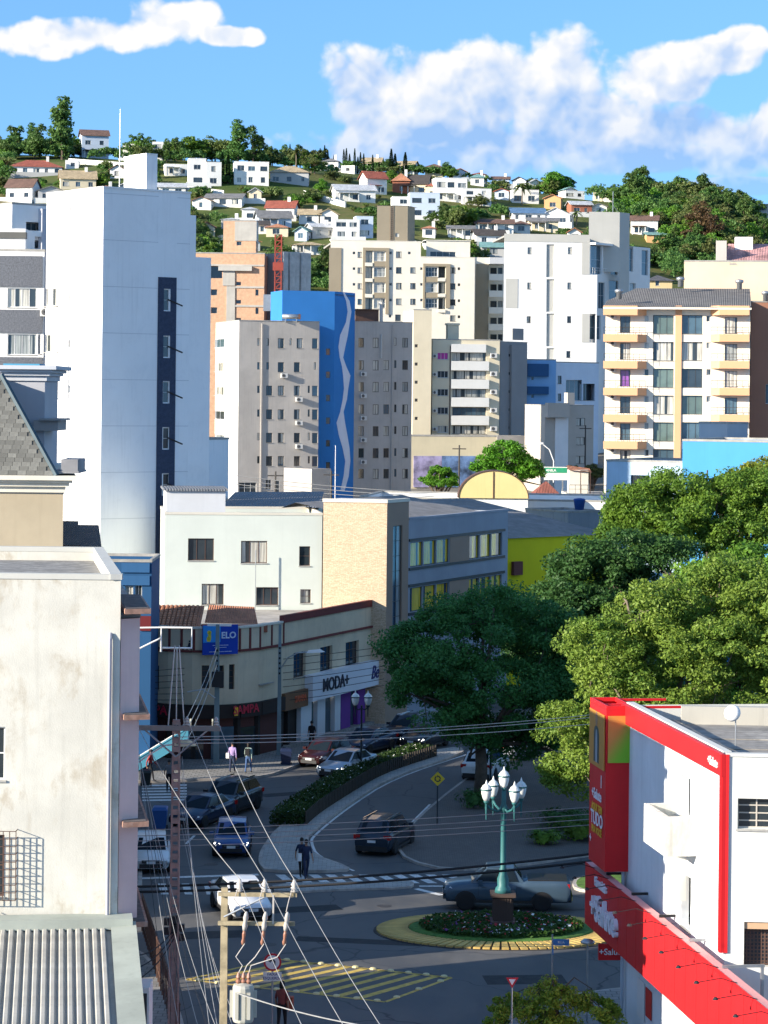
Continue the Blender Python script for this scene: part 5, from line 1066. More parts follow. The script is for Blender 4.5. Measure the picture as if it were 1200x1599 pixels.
u0, z0, u1, z1 = f.rect(*Zb(60, 348, 132, 640)); f.box('corner_strip', TAU, u0-.1, u1, base+5, z1, .0, .15)
side = Face(bt, (A[0]+dd.x*ub, A[1]+dd.y*ub), (-f.n.x, -f.n.y), base); side.wall(0, 4.5, base, ztR, BEI)
f.mesh('roof', MB().box(0, um, .1, 16, -.3, 0), CONC, 0, 0, ztL-.4); f.mesh('roof', MB().box(um, ub, .1, 16, -.3, 0), CONC, 0, 0, ztR-.4); f.box('coping', BEI, -.05, um+.02, ztL, ztL+.1, -.3, .05); f.box('coping', BEI, um+.03, ub+.05, ztR, ztR+.1, -.3, .05)
fs_ = Face(bt, (A[0]+dd.x*um, A[1]+dd.y*um), (-f.n.x, -f.n.y), base); fs_.wall(0, 10, ztR-.5, ztL, BEI)
# penthouse
ph = Face(bt, (A[0]-f.n.x*4, A[1]-f.n.y*4), dd, base); x0, z0, x1, z1 = ph.rect(666, 376, 734.5, 402); ph.win(*ph.rect(672, 393, 712, 401), nx=4, g='d', sill=False); ph.wall(x0, x1, ztR-1, z1, BEI); ps = Face(bt, (ph.o.x+dd.x*x1, ph.o.y+dd.y*x1), (-f.n.x, -f.n.y), base); ps.wall(0, 8, ztR-1, z1, BEI); ph.mesh('roof', MB().box(x0-.1, x1+.1, -.2, 8, 0, .12), BEI, 0, 0, z1)
ph2 = Face(bt, (A[0]-f.n.x*5, A[1]-f.n.y*5), dd, base); x0, z0, x1, z1 = ph2.rect(589, 321, 637, 376); u_, z_ = ph2.uv(620.5, 367); ph2.win(u_-.35, z_-.35, u_+.35, z_+.35, nx=1, g='c', sill=False); ph2.wall(x0, x1, ztL-.5, z1, TAU, name='stair_head'); p2s = Face(bt, (ph2.o.x+dd.x*x1, ph2.o.y+dd.y*x1), (-f.n.x*.9+dd.x*.42, -f.n.y*.9+dd.y*.42), base); p2s.wall(0, px_u(p2s, 648, 350), ztL-.5, z1, TAU, name='stair_head'); ph2.mesh('roof', MB().add([(x0-.1, -.1, 0), (x1+.1, -.1, 0), (x1+2.5, 5, 0), (x0, 5, 0)], [(0, 1, 2, 3)]), TAU, 0, 0, z1+.004)
b = MB(); hz = z1-ztL
for s in (-.22, .22): b.box(s-.03, s+.03, -.12, -.06, 0, hz)
for k in range(int(hz/.35)): b.box(-.22, .22, -.11, -.07, k*.35+.1, k*.35+.15)
ph2.mesh('ladder', b, BRF, ph2.uv(612, 350)[0], 0, ztL)
# right wing with balconies
rg = Face(bt, (side.o.x-f.n.x*4.5, side.o.y-f.n.y*4.5), dd, base); ra, _, rbx, _ = rg.rect(742, 460, 763, 480); rc = rg.uv(786, 480)[0]
zr_ = rg.uv(755, 402)[1]; rg.wall(-.5, rbx, base, zr_, BEI); u0, z0, u1, z1 = rg.rect(742.5, 412, 763, 490); rg.box('corner_strip', TAU, u0+.1, u1, base+6, z1, 0, .15)
rw = Face(bt, (rg.o.x-f.n.x*2, rg.o.y-f.n.y*2), dd, base); 
for i in range(6): y = 415+i*26; rg.box('balcony_floor', BEI, rbx, rc, rg.uv(770, y+23)[1], rg.uv(770, y+13)[1], -.3, .9); rw.win(*rw.rect(766, y+3, 776, y+20), nx=1, g='d', sill=False, fm=DKF); rw.win(*rw.rect(778, y+3, 785, y+20), nx=1, g='m', sill=False, fm=DKF)
rw.wall(rbx-1, rc+.6, base, zr_-.3, BEI); rg.box('eave', paint('eave_grey', (.5, .51, .52)), rbx, rc+.1, zr_-1.2, zr_, -2.2, 1.0); rwr = Face(bt, (rg.o.x+dd.x*rc, rg.o.y+dd.y*rc), (-f.n.x, -f.n.y), base); rwr.wall(2, 8, base, zr_, BEI)
# ================================================================ CREAM BLOCK WITH LONG WINDOW BANDS
CRE = paint('cream_render', (0.70, 0.62, 0.45), var=.05, streak=.12); CRS = paint('cream_shade', (0.52, 0.47, 0.38)); Zc = ZZ(640, 500, 3.75)  # the darker cream puts the side walls' shade into the paint
A = XY(645, 600, 398); B = XY(673.5, 600, 398.5); ct = Block('cream_stair_tower', 'blank beige stair tower with a strip of tiny windows', 'building', A, B, 9, H-(483-CY)*398/F); f = ct.front
ws_ = f.rect(*Zc(28, 130, 50, 690)); f.box('white_strip', WHITEP, ws_[0]+.2, ws_[2]-.2, ct.base, f.uv(650, 532)[1], .0, .04)
for y in (150, 257, 363, 468, 575): f.win(*f.rect(*Zc(30, y-9, 48, y+9)), nx=1, g='d', fm=DKF, sill=False)
ct.finish(CRE, CRS, roof=CONC, parapet=.2)
for o in list(ct.root.children):
    if o.name.startswith('white_strip'): bpy.data.objects.remove(o)
A = XY(675, 620, 400); B = XY(780, 620, 402); cb = Block('cream_flats', 'cream flats with long glazed balcony bands beside the beige stair tower', 'building', A, B, 9, H-(529-CY)*400/F); f = cb.front
for i, y in enumerate((190, 297, 403, 510, 618)):
    f.pwin(*Zc(163, y, 226, y+40), nx=3, g='k' if i == 0 else 'm', rec=.1); f.pwin(*Zc(250, y, 448, y+48), nx=7, g='m', rec=.2, fm=DKF); ac(f, *Zc(470, y+30), 1.3); ac(f, *Zc(132, y+30), 1.0)
    if i < 4: f.pbox('balcony_parapet', paint('white_band', (.72, .71, .66)), *Zc(244, y+50, 465, y+104), .02, .5)
f.pbox('balcony_parapet', paint('white_band', (.72, .71, .66)), *Zc(244, 140, 448, 188), .02, .5)
u, z = f.uv(*Zc(238, 150)); f.box('downpipe', BRF, u-.06, u+.06, cb.base, z, .02, .14)
cb.finish(CRE, CRS, roof=CONC, parapet=.3); q = f.rect(702, 514, 719, 540); f.mesh('chimney', MB().box(0, q[2]-q[0], 1, 2.6, 0, 2.6).box(-.15, q[2]-q[0]+.15, .85, 2.75, 2.6, 2.9), CRE, q[0], 0, cb.top-.3)
A = XY(781, 600, 404); B = XY(823, 600, 409); cw = Block('grey_service_tower', 'grey service tower with fins right of the cream flats', 'building', A, B, 7, H-(532-CY)*405/F); f = cw.front
GR2 = paint('warm_grey', (.30, .29, .28))
for y in (205, 312, 418, 524, 630): f.pwin(*Zc(580, y-8, 594, y+8), nx=1, g='d', fm=DKF, sill=False)
f.pbox('fin', GR2, 799, 539, 823, 700, 0, .4); cw.finish(GR2, roof=CONC, parapet=.2); f.pbox('louvre_frame', GR2, 801, 513, 818, 531, -1.4, -1.2)
A = XY(612, 720, 385); B = XY(830, 720, 389); pd = Block('podium', 'long beige podium with grey end below the cream flats', 'building', A, B, 8, H-(680-CY)*387/F); pd.finish(paint('podium_beige', (.62, .55, .38), streak=.15), roof=CONC, parapet=.2)
u0, z0, u1, z1 = pd.front.rect(776, 680, 830, 700); pd.front.box('grey_panel', GR2, u0, u1, z0-3, z1, .0, .3); u0, z0, u1, z1 = pd.front.rect(690, 712, 742, 740); pd.front.box('shopfront', paint('graffiti_blue', (.12, .2, .36), var=.8, scale=.6), u0, u1, z0-2, z1, .0, .2); u0, z0, u1, z1 = pd.front.rect(646, 712, 690, 740); pd.front.box('shopfront', paint('graffiti_violet', (.3, .27, .42), var=.7, scale=.6), u0, u1-.02, z0-2, z1, .0, .2)
# ================================================================ BLUE FLATS, GREY CUBE, SMALL HOUSES
A = XY(822, 640, 410); B = XY(868, 640, 411); bfl = Block('blue_flats', 'pale blue flats with dark blue bands behind the grey service tower', 'building', A, B, 8, H-(559-CY)*410/F); f = bfl.front; PBL = paint('flat_blue', (.22, .42, .66)); DBL = paint('band_blue', (.03, .10, .22))
for y in (255, 388, 492, 595): f.pbox('dark_band', DBL, *Zc(690, y, 815, y+(75 if y == 255 else 45)), .02, .6); f.pwin(*Zc(712, y+(78 if y == 255 else 50), 726, y+(95 if y == 255 else 66)), nx=1, g='d', fm=DKF, sill=False)
f.pbox('lower_band', DBL, *Zc(690, 705, 850, 780), .02, .4); bfl.finish(PBL, roof=CONC, parapet=.2)
A = XY(868, 620, 412); B = XY(935, 620, 418); wf = Block('white_terrace_house', 'white terraced block with glass balcony right of the blue flats', 'building', A, B, 9, H-(563-CY)*415/F); f = wf.front
for r in ((868, 325, 890, 372), (868, 430, 888, 472)): f.pwin(*Zc(*r), nx=1, g='d', fm=DKF)
f.pwin(*Zc(915, 350, 1010, 470), nx=3, g='b', rec=.5); f.pwin(*Zc(1015, 372, 1085, 470), nx=2, g='d', rec=1.0, fm=DKF); wf.finish(paint('blueish_white', (.62, .70, .78)), roof=CONC, parapet=.3)
A = XY(851, 680, 380); B = XY(927, 680, 383); gc = Block('grey_cube_house', 'warm grey cube house with pale recessed corner and chimney', 'house', A, B, 7, H-(630-CY)*381/F); f = gc.front; WGR = paint('cube_grey', (.46, .42, .36))
for y in (573, 685, 795): f.pwin(*Zc(975, y, 1028, y+46), nx=2, g='m', fm=DKF)
gc.finish(WGR, GR2, roof=CONC, parapet=.2); q = f.rect(*Zc(795, 485, 1075, 570)); f.box('top_band', WGR, 0, q[2]*.45, q[1], q[3], 0, 1.0); q = f.rect(*Zc(850, 572, 926, 840)); f.box('pale_wall', WHITEP, q[0], q[2], gc.base, q[3], 0, .15); q = f.rect(896, 614, 907, 630); f.mesh('chimney', MB().box(0, q[2]-q[0], 2, 3.2, 0, 1.9), WGR, q[0], 0, gc.top)
A = XY(886, 770, 252); B = XY(950, 770, 252); th = Block('terrace_house', 'white terrace house with dark railing left of the pale blue house', 'house', A, B, 8, H-(768-CY)*252/F); f = th.front
f.pwin(908, 778, 917, 792, nx=1, g='c'); f.pwin(921, 777, 935, 792, nx=1, g='c'); th.finish(CRM, roof=CONC, parapet=0); q = f.rect(887, 733, 903, 768); f.mesh('stair_room', MB().box(0, 1.9, 1.5, 4, 0, 2.3), CRM, .3, 0, th.top); f.mesh('stair_roof', MB().add([(0, 1.2, 2.3), (2.3, 1.2, 2.1), (2.3, 4.2, 2.4), (0, 4.2, 2.7)], [(0, 1, 2, 3)]), TILE, .2, 0, th.top); rail(f, .2, th.w-.2, th.top, .0, .9); f.mesh('porch_frame', MB().box(0, .08, 1, 1.08, 0, 2.2).box(.95, 1.03, 1, 1.08, 0, 2.2).box(0, 1.03, 1, 1.08, 2.2, 2.3), BRF, 1.35, 0, th.top)
rr2 = Block('red_roofed_house', 'low house with red tiled hip roof beside the green shop sign', 'house', XY(828, 772, 262), XY(884, 772, 262), 7, H-(780-CY)*262/F); rr2.finish(WHITEP); rr2.front.mesh('roof', hip(-.2, rr2.w+.2, -.2, 7.2, 0, 1.9), roofmat('red_brown_tile', (.26, .085, .06), .25, .4), 0, 0, rr2.top)
sg = thing('shop_sign', 'green and white shop signboard on posts by the leafy tree', 'sign', P(868, 745, 300)); MB().box(-1.35, 1.35, 0, .25, -.35, 1.2).obj('board', paint('sign_white', (.7, .7, .66)), sg); MB().box(-1.3, 1.3, -.02, -.002, .5, 1.1).obj('green_panel', paint('sign_green', (.03, .30, .16)), sg); text('PIZZARIA' if False else 'ANILA', .42, WHITEP, sg, (-.55, -.03, .78), (R(90), 0, 0), ext=.005, bold=.01); MB().box(-.9, -.75, .05, .2, -6, -.35).box(.75, .9, .05, .2, -6, -.35).obj('post', STEEL, sg)
# ================================================================ WHITE BLOCK WITH STAIR TOWER
WBK = paint('block_white', (.80, .79, .75), var=.05, streak=.18); GRB = paint('block_grey', (.50, .49, .44), var=.04); Zw = ZZ(800, 330, 5)
an_ = R(5); A = XY(787, 450, 428); dd = Vector((math.cos(an_), math.sin(an_))); base = G(*A)-2
wb = thing('white_block', 'white apartment block with grey stair tower and corner balconies', 'building', (A[0], A[1], base)); f = Face(wb, A, dd, base)
for (cx, cy) in ((137, 307), (452, 307), (135, 582), (448, 582), (130, 845), (446, 845), (440, 1117)): f.pwin(*Zw(cx-16, cy-26, cx+16, cy+26), nx=2, ny=2, g='m', fm=DKF)
for y0, y1 in ((258, 515), (530, 785), (798, 1055), (1068, 1300)): f.holes.append((lambda r: (r[0], r[1], r[2], r[3]))(f.rect(*Zw(268, y0, 330, y1)))); f.pbox('recess_panel', GRB, *Zw(268, y0, 330, y1), -.30, -.22)
zt = f.uv(860, 366)[1]; u1_ = f.uv(921, 420)[0]; u2_ = f.uv(932.5, 470)[0]; zst = f.uv(925, 429)[1]; z3 = f.uv(925, 490)[1]; z4 = f.uv(925, 535)[1]
f.wall(0, u1_, base, zt, WBK); f.wall(u1_, u2_, z3, zst, WBK); f.wall(u1_, u2_, base, z4, WBK); f.box('grey_band', GRB, 0, u1_, f.uv(860, 378)[1], zt+.02, .0, .06); f.box('grey_strip', GRB, f.uv(909, 400)[0], u1_+.01, zst+.02, f.uv(915, 379)[1], 0, .05); f.box('grey_strip', GRB, f.uv(909, 520)[0], f.uv(921, 520)[0], z4+.02, z3, 0, .05); f.pbox('grey_panel', GRB, 790, 435, 809, 481, 0, .05)
ang2 = R(52); sd2 = Vector((math.cos(ang2), math.sin(ang2))); s_o = (A[0]+dd.x*u1_, A[1]+dd.y*u1_); sf2 = Face(wb, s_o, sd2, base); sx = lambda x, y=420: sf2.uv(x, y)[0]
uq = sx(1015, 450)
for (x0, y0, x1, y1, n_, g_) in ((615, 265, 700, 490, 2, 'b'), (770, 290, 824, 495, 2, 'b'), (912, 275, 945, 470, 1, 'b'), (1012, 303, 1062, 500, 1, 'b'), (673, 555, 725, 760, 2, 'b'), (757, 540, 830, 690, 1, 'b'), (918, 560, 965, 640, 2, 'c')): sf2.win(*sf2.rect(*Zw(x0, y0, x1, y1)), nx=n_, ny=2, g=g_, rec=.25, sill=False)
for (x0, y0, x1, y1) in ((607, 812, 692, 1000),): sf2.win(*sf2.rect(*Zw(x0, y0, x1, y1)), nx=2, ny=2, g='b', rec=.25, sill=False)
zs2 = sf2.uv(960, 382)[1]; sf2.wall(0, uq, base, zs2, WBK); sf2.box('canopy', WBK, 0, sx(967), zs2-.4, zs2-.05, 0, 1.2); rail(sf2, .2, sx(949, 430), sf2.uv(935, 428)[1], .5, 1.0, ALU)
f.mesh('roof', MB().box(0, u1_, .1, 15, -.3, 0), CONC, 0, 0, zt-.3); sf2.mesh('roof', MB().box(0, uq, .05, 12, -.3, 0), CONC, 0, 0, zs2-.1); f.box('side_wall', WBK, u2_-.15, u2_, base, zst, -4, -.02)
stt = Face(wb, (s_o[0]-f.n.x*3, s_o[1]-f.n.y*3), dd, base); a_ = stt.uv(920, 350)[0]; c_ = stt.uv(968, 350)[0]; zst2 = stt.uv(945, 331)[1]; stt.wall(a_, c_, zt-6, zst2, GRB, name='stair_tower'); st2 = Face(wb, (stt.o.x+dd.x*c_, stt.o.y+dd.y*c_), sd2, base); st2.wall(0, st2.uv(983, 400)[0], base, zst2, GRB, name='stair_tower'); stt.mesh('stair_roof', MB().add([(a_, 0, 0), (c_, 0, 0), (c_+2, 4, 0), (a_, 4, 0)], [(0, 1, 2, 3)]), GRB, 0, 0, zst2)
stt.mesh('aerial', MB().cyl((0, 1, 0), (0, 1, 3.6), .05).cyl((0, 1, 1.2), (.9, 1, .1), .03), STEEL, stt.uv(959, 330)[0], 0, zst2)
# ================================================================ PEACH APARTMENTS
PCR = paint('peach_cream', (.80, .73, .60), var=.04, streak=.08); PCH = paint('peach_band', (.70, .40, .22), var=.04, streak=.06); PVI = paint('violet_shade_wall', (.42, .37, .36)); Zp = ZZ(880, 400, 3.75)  # the side wall's shade is put into its violet grey paint
A = XY(945, 600, 264); B = XY(1171, 600, 262); base = -0.5
pa = Block('peach_apartments', 'cream and peach apartment block with bracketed balconies, right', 'building', A, B, 10, H-(477-CY)*263/F, base=base); f = pa.front
for i in range(6):
    o = 157*i
    f.pwin(*Zp(525, 345+o, 646, 456+o), nx=3, ny=1, g=random.choice('gm'), rec=.25, fm=DKF); f.pwin(*Zp(693, 345+o, 814, 456+o), nx=3, g=random.choice('gm'), rec=.25, fm=DKF)
    f.pwin(*Zp(475, 348+o, 500, 385+o), nx=1, g='c'); f.pwin(*Zp(838, 348+o, 864, 383+o), nx=1, g='c')
    f.pwin(*Zp(332, 352+o, 392, 450+o), nx=2, g='p' if i == 2 else 'm', rec=.15, sill=False, fm=DKF); f.pwin(*Zp(945, 358+o, 1018, 455+o), nx=3, g='m', rec=.15, sill=False, fm=DKF)
    ac(f, *Zp(275, 365+o), .8)
def balcony(x0, x1, y0, y1, bevel):
    u0, z0, u1, z1 = f.rect(*Zp(x0, y0, x1, y1), 1.0); b = MB().prism([(0, 0), (u1-u0+(0 if bevel > 0 else .0), 0), (u1-u0-(.9 if bevel > 0 else 0), -1.15), (.9 if bevel < 0 else 0, -1.15)], 0, z1-z0); return f.mesh('balcony', b, PCH, u0, .02, z0), (u0, u1, z1)
for i in range(6):
    o = 157*i; y = 290 if i == 0 else 300+o
    for (x0, x1, bv) in ((234, 486, 1), (862, 1090, -1)):
        yy = (290, 345) if i == 0 else (300+o, 344+o); ob_, (u0, u1, z1) = balcony(x0, x1, yy[0], yy[1], bv)
        if i: rail(f, u0+.05, u1-.1, z1, .95, .75)
f.pbox('peach_column', PCH, *Zp(652, 290, 690, 1240), .02, .15)
rf2 = pa.right; pa.finish(PCR, PVI, roof=None); u0, z0, u1, z1 = f.rect(*Zp(490, 290, 850, 340)); 
ROOFG = roofmat('dark_tile_roof', (.15, .145, .14), .3, .45)
zr0 = pa.top; f.mesh('roof', MB().add([(-.2, -1.2, .0), (pa.w+.1, -1.2, 0), (pa.w-.0, 13.5, 2.55), (2.6, 13.5, 2.55), (-.2, 7.0, .95)], [(0, 1, 2, 3, 4)]), ROOFG, 0, 0, zr0+.1); f.mesh('eave', MB().box(-.2, pa.w+.1, -1.2, -.0, -.12, .08), PCR, 0, 0, zr0)
for (x, y, vl) in ((1063, 437, 'upper left'), (1155, 441, 'upper right'), (1196, 459, 'right edge'), (967, 456, 'front left corner')):
    v = thing('roof_vent', 'round metal vent at the %s of the dark peach apartment roof' % vl, 'vent', (0, 0, 0), group='vents on the peach apartments roof'); d_ = 262+ (470-y)*.33; v.location = (P(x, y, d_).x, d_, P(x, y, d_).z-.35); MB().lathe([(.28, -.4), (.28, .25), (.42, .3), (.46, .45), (.42, .6), (.1, .68)], 12).obj('cowl', STEEL, v, smooth=True)
A = XY(1069, 430, 279); B = XY(1330, 430, 277); pu = Block('peach_upper_block', 'plain peach wall block behind the dark tiled roof', 'building', A, B, 6, H-(402-CY)*278/F, base=10); pu.front.pwin(*Zp(975, 30, 1015, 48), nx=1, g='d', fm=BRF); pu.finish(paint('pale_peach', (.74, .56, .40)), roof=CONC, parapet=.2)
A = XY(1119, 385, 300); B = XY(1340, 385, 298); pk = Block('pink_roofed_block', 'grey ended block with mottled pink tile roof at the right edge', 'building', A, B, 7, H-(403-CY)*299/F, base=12); pk.finish(paint('pinkish_grey', (.5, .46, .42))); pk.front.mesh('roof', MB().add([(1.0, -.3, 0), (pk.w, -.3, 0), (pk.w, 6, 2.5), (1.4, 6, 2.5)], [(0, 1, 2, 3)]), roofmat('pink_tile', (.50, .27, .26), .3, .4, .5), 0, 0, pk.top); pk.front.mesh('gable_wall', MB().add([(0, -.1, 0), (1.2, -.1, 0), (1.2, -.1, 2.5), (0, -.1, 2.5), (0, 6.2, 0), (0, 6.2, 2.8), (0, -.1, 2.8)], [(0, 1, 2, 3), (0, 6, 5, 4)]), paint('pinkish_grey', (.5, .46, .42)), -.01, 0, pk.top); pk.front.mesh('tank_room', MB().box(2.2, 4.3, 4, 7, 0, 3.2), WHITEP, 0, 0, pk.top)
A = XY(1172, 600, 266.0); B = XY(1280, 600, 266.5); pe_ = Block('rust_wing', 'rust coloured wing behind the right end of the peach apartments', 'building', A, B, 8, H-(465-CY)*266/F, base=0); pe_.front.pwin(1196, 600, 1206, 630); pe_.finish(paint('rust_wall', (.40, .19, .12)), roof=CONC, parapet=.2)
# small roofs in the gap between white and peach blocks
A = XY(1010, 446, 470); B = XY(1050, 446, 470); kk = Block('yellow_shed', 'small ochre house between the white block and peach apartments', 'house', A, B, 7, H-(434-CY)*470/F); kk.front.pwin(1024, 437, 1030, 446, nx=1, g='d'); kk.finish(paint('ochre', (.6, .48, .26))); kk.front.mesh('roof', hip(-.5, kk.w+.5, -.5, 7.5, 0, 1.2), roofmat('dark_shed_roof', (.10, .10, .11)), 0, 0, kk.top)
# ================================================================ VEHICLES
def carpaint(name, c, rough=.28, metal=.3):
    if name in MATS: return MATS[name]
    m = mat(name, c, rough, .03, 3.0, metal=metal, spec=.35, coat=.35); return m
TYRE = mat('tyre_rubber', (.014, .014, .015), .85); RIM = mat('alloy_rim', (.55, .56, .58), .4, .05, metal=.15); TRIM = mat('black_trim', (.018, .018, .02), .5); CARG = glassmat('car_glass', (.010, .016, .022), .04, .2); CARG.node_tree.nodes['Principled BSDF'].inputs['Specular IOR Level'].default_value = .12; HLAMP = mat('headlamp_glass', (.66, .68, .70), .12, .05); TLAMP = mat('tail_lamp', (.35, .012, .012), .2, .05); PLATE = mat('number_plate', (.62, .63, .63), .5, .05); CHR = mat('chrome', (.6, .6, .62), .15, .03, metal=1.0)
SPEC = {  # lower body: (x fraction from the front, top z, width factor); cabin: windscreen base, roof front, roof rear, rear glass base
    'hatch': dict(L=3.95, W=1.72, H=1.48, body=[(0, .60, .80), (.03, .72, .92), (.12, .82, .98), (.27, .93, 1.0), (.55, .95, 1.0), (.85, 1.0, .99), (.96, 1.0, .93), (1, .80, .86)], cab=(.24, .41, .84, .985), wr=.31, wx=(.185, .80), belt=.93),
    'sedan': dict(L=4.55, W=1.78, H=1.47, body=[(0, .58, .80), (.03, .70, .92), (.12, .80, .98), (.27, .92, 1.0), (.55, .94, 1.0), (.84, 1.0, .99), (.96, 1.02, .93), (1, .80, .86)], cab=(.25, .42, .69, .87), wr=.32, wx=(.18, .79), belt=.92),
    'suv': dict(L=4.5, W=1.86, H=1.66, body=[(0, .72, .82), (.03, .88, .93), (.12, .97, .98), (.25, 1.06, 1.0), (.55, 1.08, 1.0), (.86, 1.12, .99), (.96, 1.1, .94), (1, .85, .88)], cab=(.23, .39, .84, .985), wr=.36, wx=(.185, .80), belt=1.06),
    'pickup': dict(L=5.33, W=1.88, H=1.82, body=[(0, .80, .84), (.025, .98, .94), (.10, 1.08, .98), (.22, 1.16, 1.0), (.5, 1.18, 1.0), (.62, 1.20, 1.0), (.66, 1.26, .99), (.97, 1.27, .98), (1, 1.2, .95)], cab=(.215, .345, .555, .635), wr=.40, wx=(.175, .775), belt=1.17)}
WHEELS = {}
def wheel_meshes(r):
    if r not in WHEELS:
        t = MB().lathe([(r*.60, -.095), (r*.93, -.105), (r, -.07), (r, .07), (r*.93, .105), (r*.60, .095)], 22).mesh('tyre', TYRE, True)
        b = MB().lathe([(r*.64, -.09), (r*.64, .06), (r*.56, .07), (r*.54, .02), (.03, .02)], 20)
        for k in range(6): a = k*math.pi/3; b.add([(r*.60*math.cos(a-.13), r*.60*math.sin(a-.13), .075), (r*.60*math.cos(a+.13), r*.60*math.sin(a+.13), .075), (.05*math.cos(a+.6), .05*math.sin(a+.6), .085), (.05*math.cos(a-.6), .05*math.sin(a-.6), .085), (r*.60*math.cos(a-.13), r*.60*math.sin(a-.13), .03), (r*.60*math.cos(a+.13), r*.60*math.sin(a+.13), .03)], [(0, 1, 2, 3), (0, 4, 5, 1)])
        WHEELS[r] = (t, b.mesh('rim', RIM))
    return WHEELS[r]
def car(kind, label, loc, heading, pm, lights=False, name=None, group=None, z=.0):
    s = SPEC[kind]; L, W_, Hh = s['L'], s['W'], s['H']; hw = W_/2
    rt = thing(name or {'hatch': 'hatchback_car', 'sedan': 'sedan_car', 'suv': 'suv_car', 'pickup': 'pickup_truck'}[kind], label, 'pickup' if kind == 'pickup' else 'car', (loc[0], loc[1], .012+z), math.atan2(heading[1], heading[0]), group)
    X = lambda fr: L/2-fr*L
    zb = .24 if kind != 'pickup' else .36
    # lower body loft
    st = []
    for a, c in zip(s['body'][:-1], s['body'][1:]):
        for k in range(3): t = k/3; st.append(tuple(a[i]*(1-t)+c[i]*t for i in range(3)))
    st.append(s['body'][-1]); vs, q = [], 13
    for (fx, zt, wf) in st:
        h = hw*wf; lo = zb+(.10 if fx < .02 or fx > .98 else 0)
        half = [(0, lo), (h*.84, lo), (h*.95, lo+.09), (h*1.0, lo+.28), (h*1.0, zt-.24), (h*.975, zt-.09), (h*.88, zt-.005)]
        ring = [(y, z_) for y, z_ in half]+[(0, zt+.025)]+[(-y, z_) for y, z_ in half[:0:-1]]
        vs.append([(X(fx), y, z_) for y, z_ in ring])
    n = len(vs[0]); b = MB(); b.add([p for r_ in vs for p in r_], [(i*n+k, (i+1)*n+k, (i+1)*n+(k+1) % n, i*n+(k+1) % n) for i in range(len(vs)-1) for k in range(n)]+[tuple(range(n)), tuple((len(vs)-1)*n+k for k in range(n-1, -1, -1))])
    body = b.obj('body', pm, rt, smooth=True)
    body.data.polygons[-1].use_smooth = False; body.data.polygons[-2].use_smooth = False
    # cabin
    wb, rf, rr, rbk = s['cab']; bz = s['belt']; bw, rw = hw*.93, hw*.74; zr = Hh
    bz2 = np.interp(rbk, [p[0] for p in s['body']], [p[1] for p in s['body']])-.01
    def ring_at(t):                                    # t 0..1 from windscreen base to rear glass base
        return None
    FLb, FLt, RLt, RLb = (X(wb), bw*.94, bz-.02), (X(rf), rw, zr-.05), (X(rr), rw*.97, zr-.06), (X(rbk), bw*.92, bz2-.02)
    midt = (X((rf+rr)/2), rw*1.01, zr); m_ = lambda p: (p[0], -p[1], p[2])
    cv = [FLb, FLt, midt, RLt, RLb]; V = cv+[m_(p) for p in cv]+[(X(rf), 0, zr-.015), (midt[0], 0, zr+.03), (X(rr), 0, zr-.02)]
    b = MB().add(V, [(0, 1, 2, 3, 4), (9, 8, 7, 6, 5), (0, 5, 6, 10, 1), (1, 10, 11, 2), (10, 6, 7, 11), (2, 11, 12, 3), (11, 7, 8, 12), (3, 12, 8, 9, 4)])
    b.obj('cabin', pm, rt)
    def panel(nm, pts, m, off, parent=rt):
        p = [Vector(v) for v in pts]; c = sum(p, Vector())/len(p); nrm = (p[1]-p[0]).cross(p[2]-p[0]).normalized()
        if nrm.dot(c-Vector((c.x*.6, 0, .6))) < 0: nrm = -nrm
        return MB().add([v+nrm*off for v in p]+[v-nrm*.01 for v in p], [tuple(range(len(p)))]+[(k, (k+1) % len(p), len(p)+(k+1) % len(p), len(p)+k) for k in range(len(p))]).obj(nm, m, parent)
    lp = lambda a, c, t: tuple(a[i]*(1-t)+c[i]*t for i in range(3))
    panel('windscreen', [lp(lp(FLb, FLt, .06), lp(m_(FLb), m_(FLt), .06), .06), lp(lp(FLb, FLt, .06), lp(m_(FLb), m_(FLt), .06), .94), lp(lp(FLb, FLt, .93), lp(m_(FLb), m_(FLt), .93), .94), lp(lp(FLb, FLt, .93), lp(m_(FLb), m_(FLt), .93), .06)], CARG, .012)
    panel('rear_window', [lp(lp(RLb, RLt, .22), lp(m_(RLb), m_(RLt), .22), .08), lp(lp(RLb, RLt, .22), lp(m_(RLb), m_(RLt), .22), .92), lp(lp(RLb, RLt, .92), lp(m_(RLb), m_(RLt), .92), .92), lp(lp(RLb, RLt, .92), lp(m_(RLb), m_(RLt), .92), .08)], CARG, .014)
    xm = (rf+rr)/2; xs_ = X(xm)
    def sidep(px, t):                                 # point on the side pane: x, height share
        zz = bz+(zr-.05-bz)*t; yy = bw*.945+(rw-bw*.945)*t; return (px, yy, zz)
    fx0 = lambda t: FLb[0]+(FLt[0]-FLb[0])*t; rx0 = lambda t: RLb[0]+(RLt[0]-RLb[0])*t
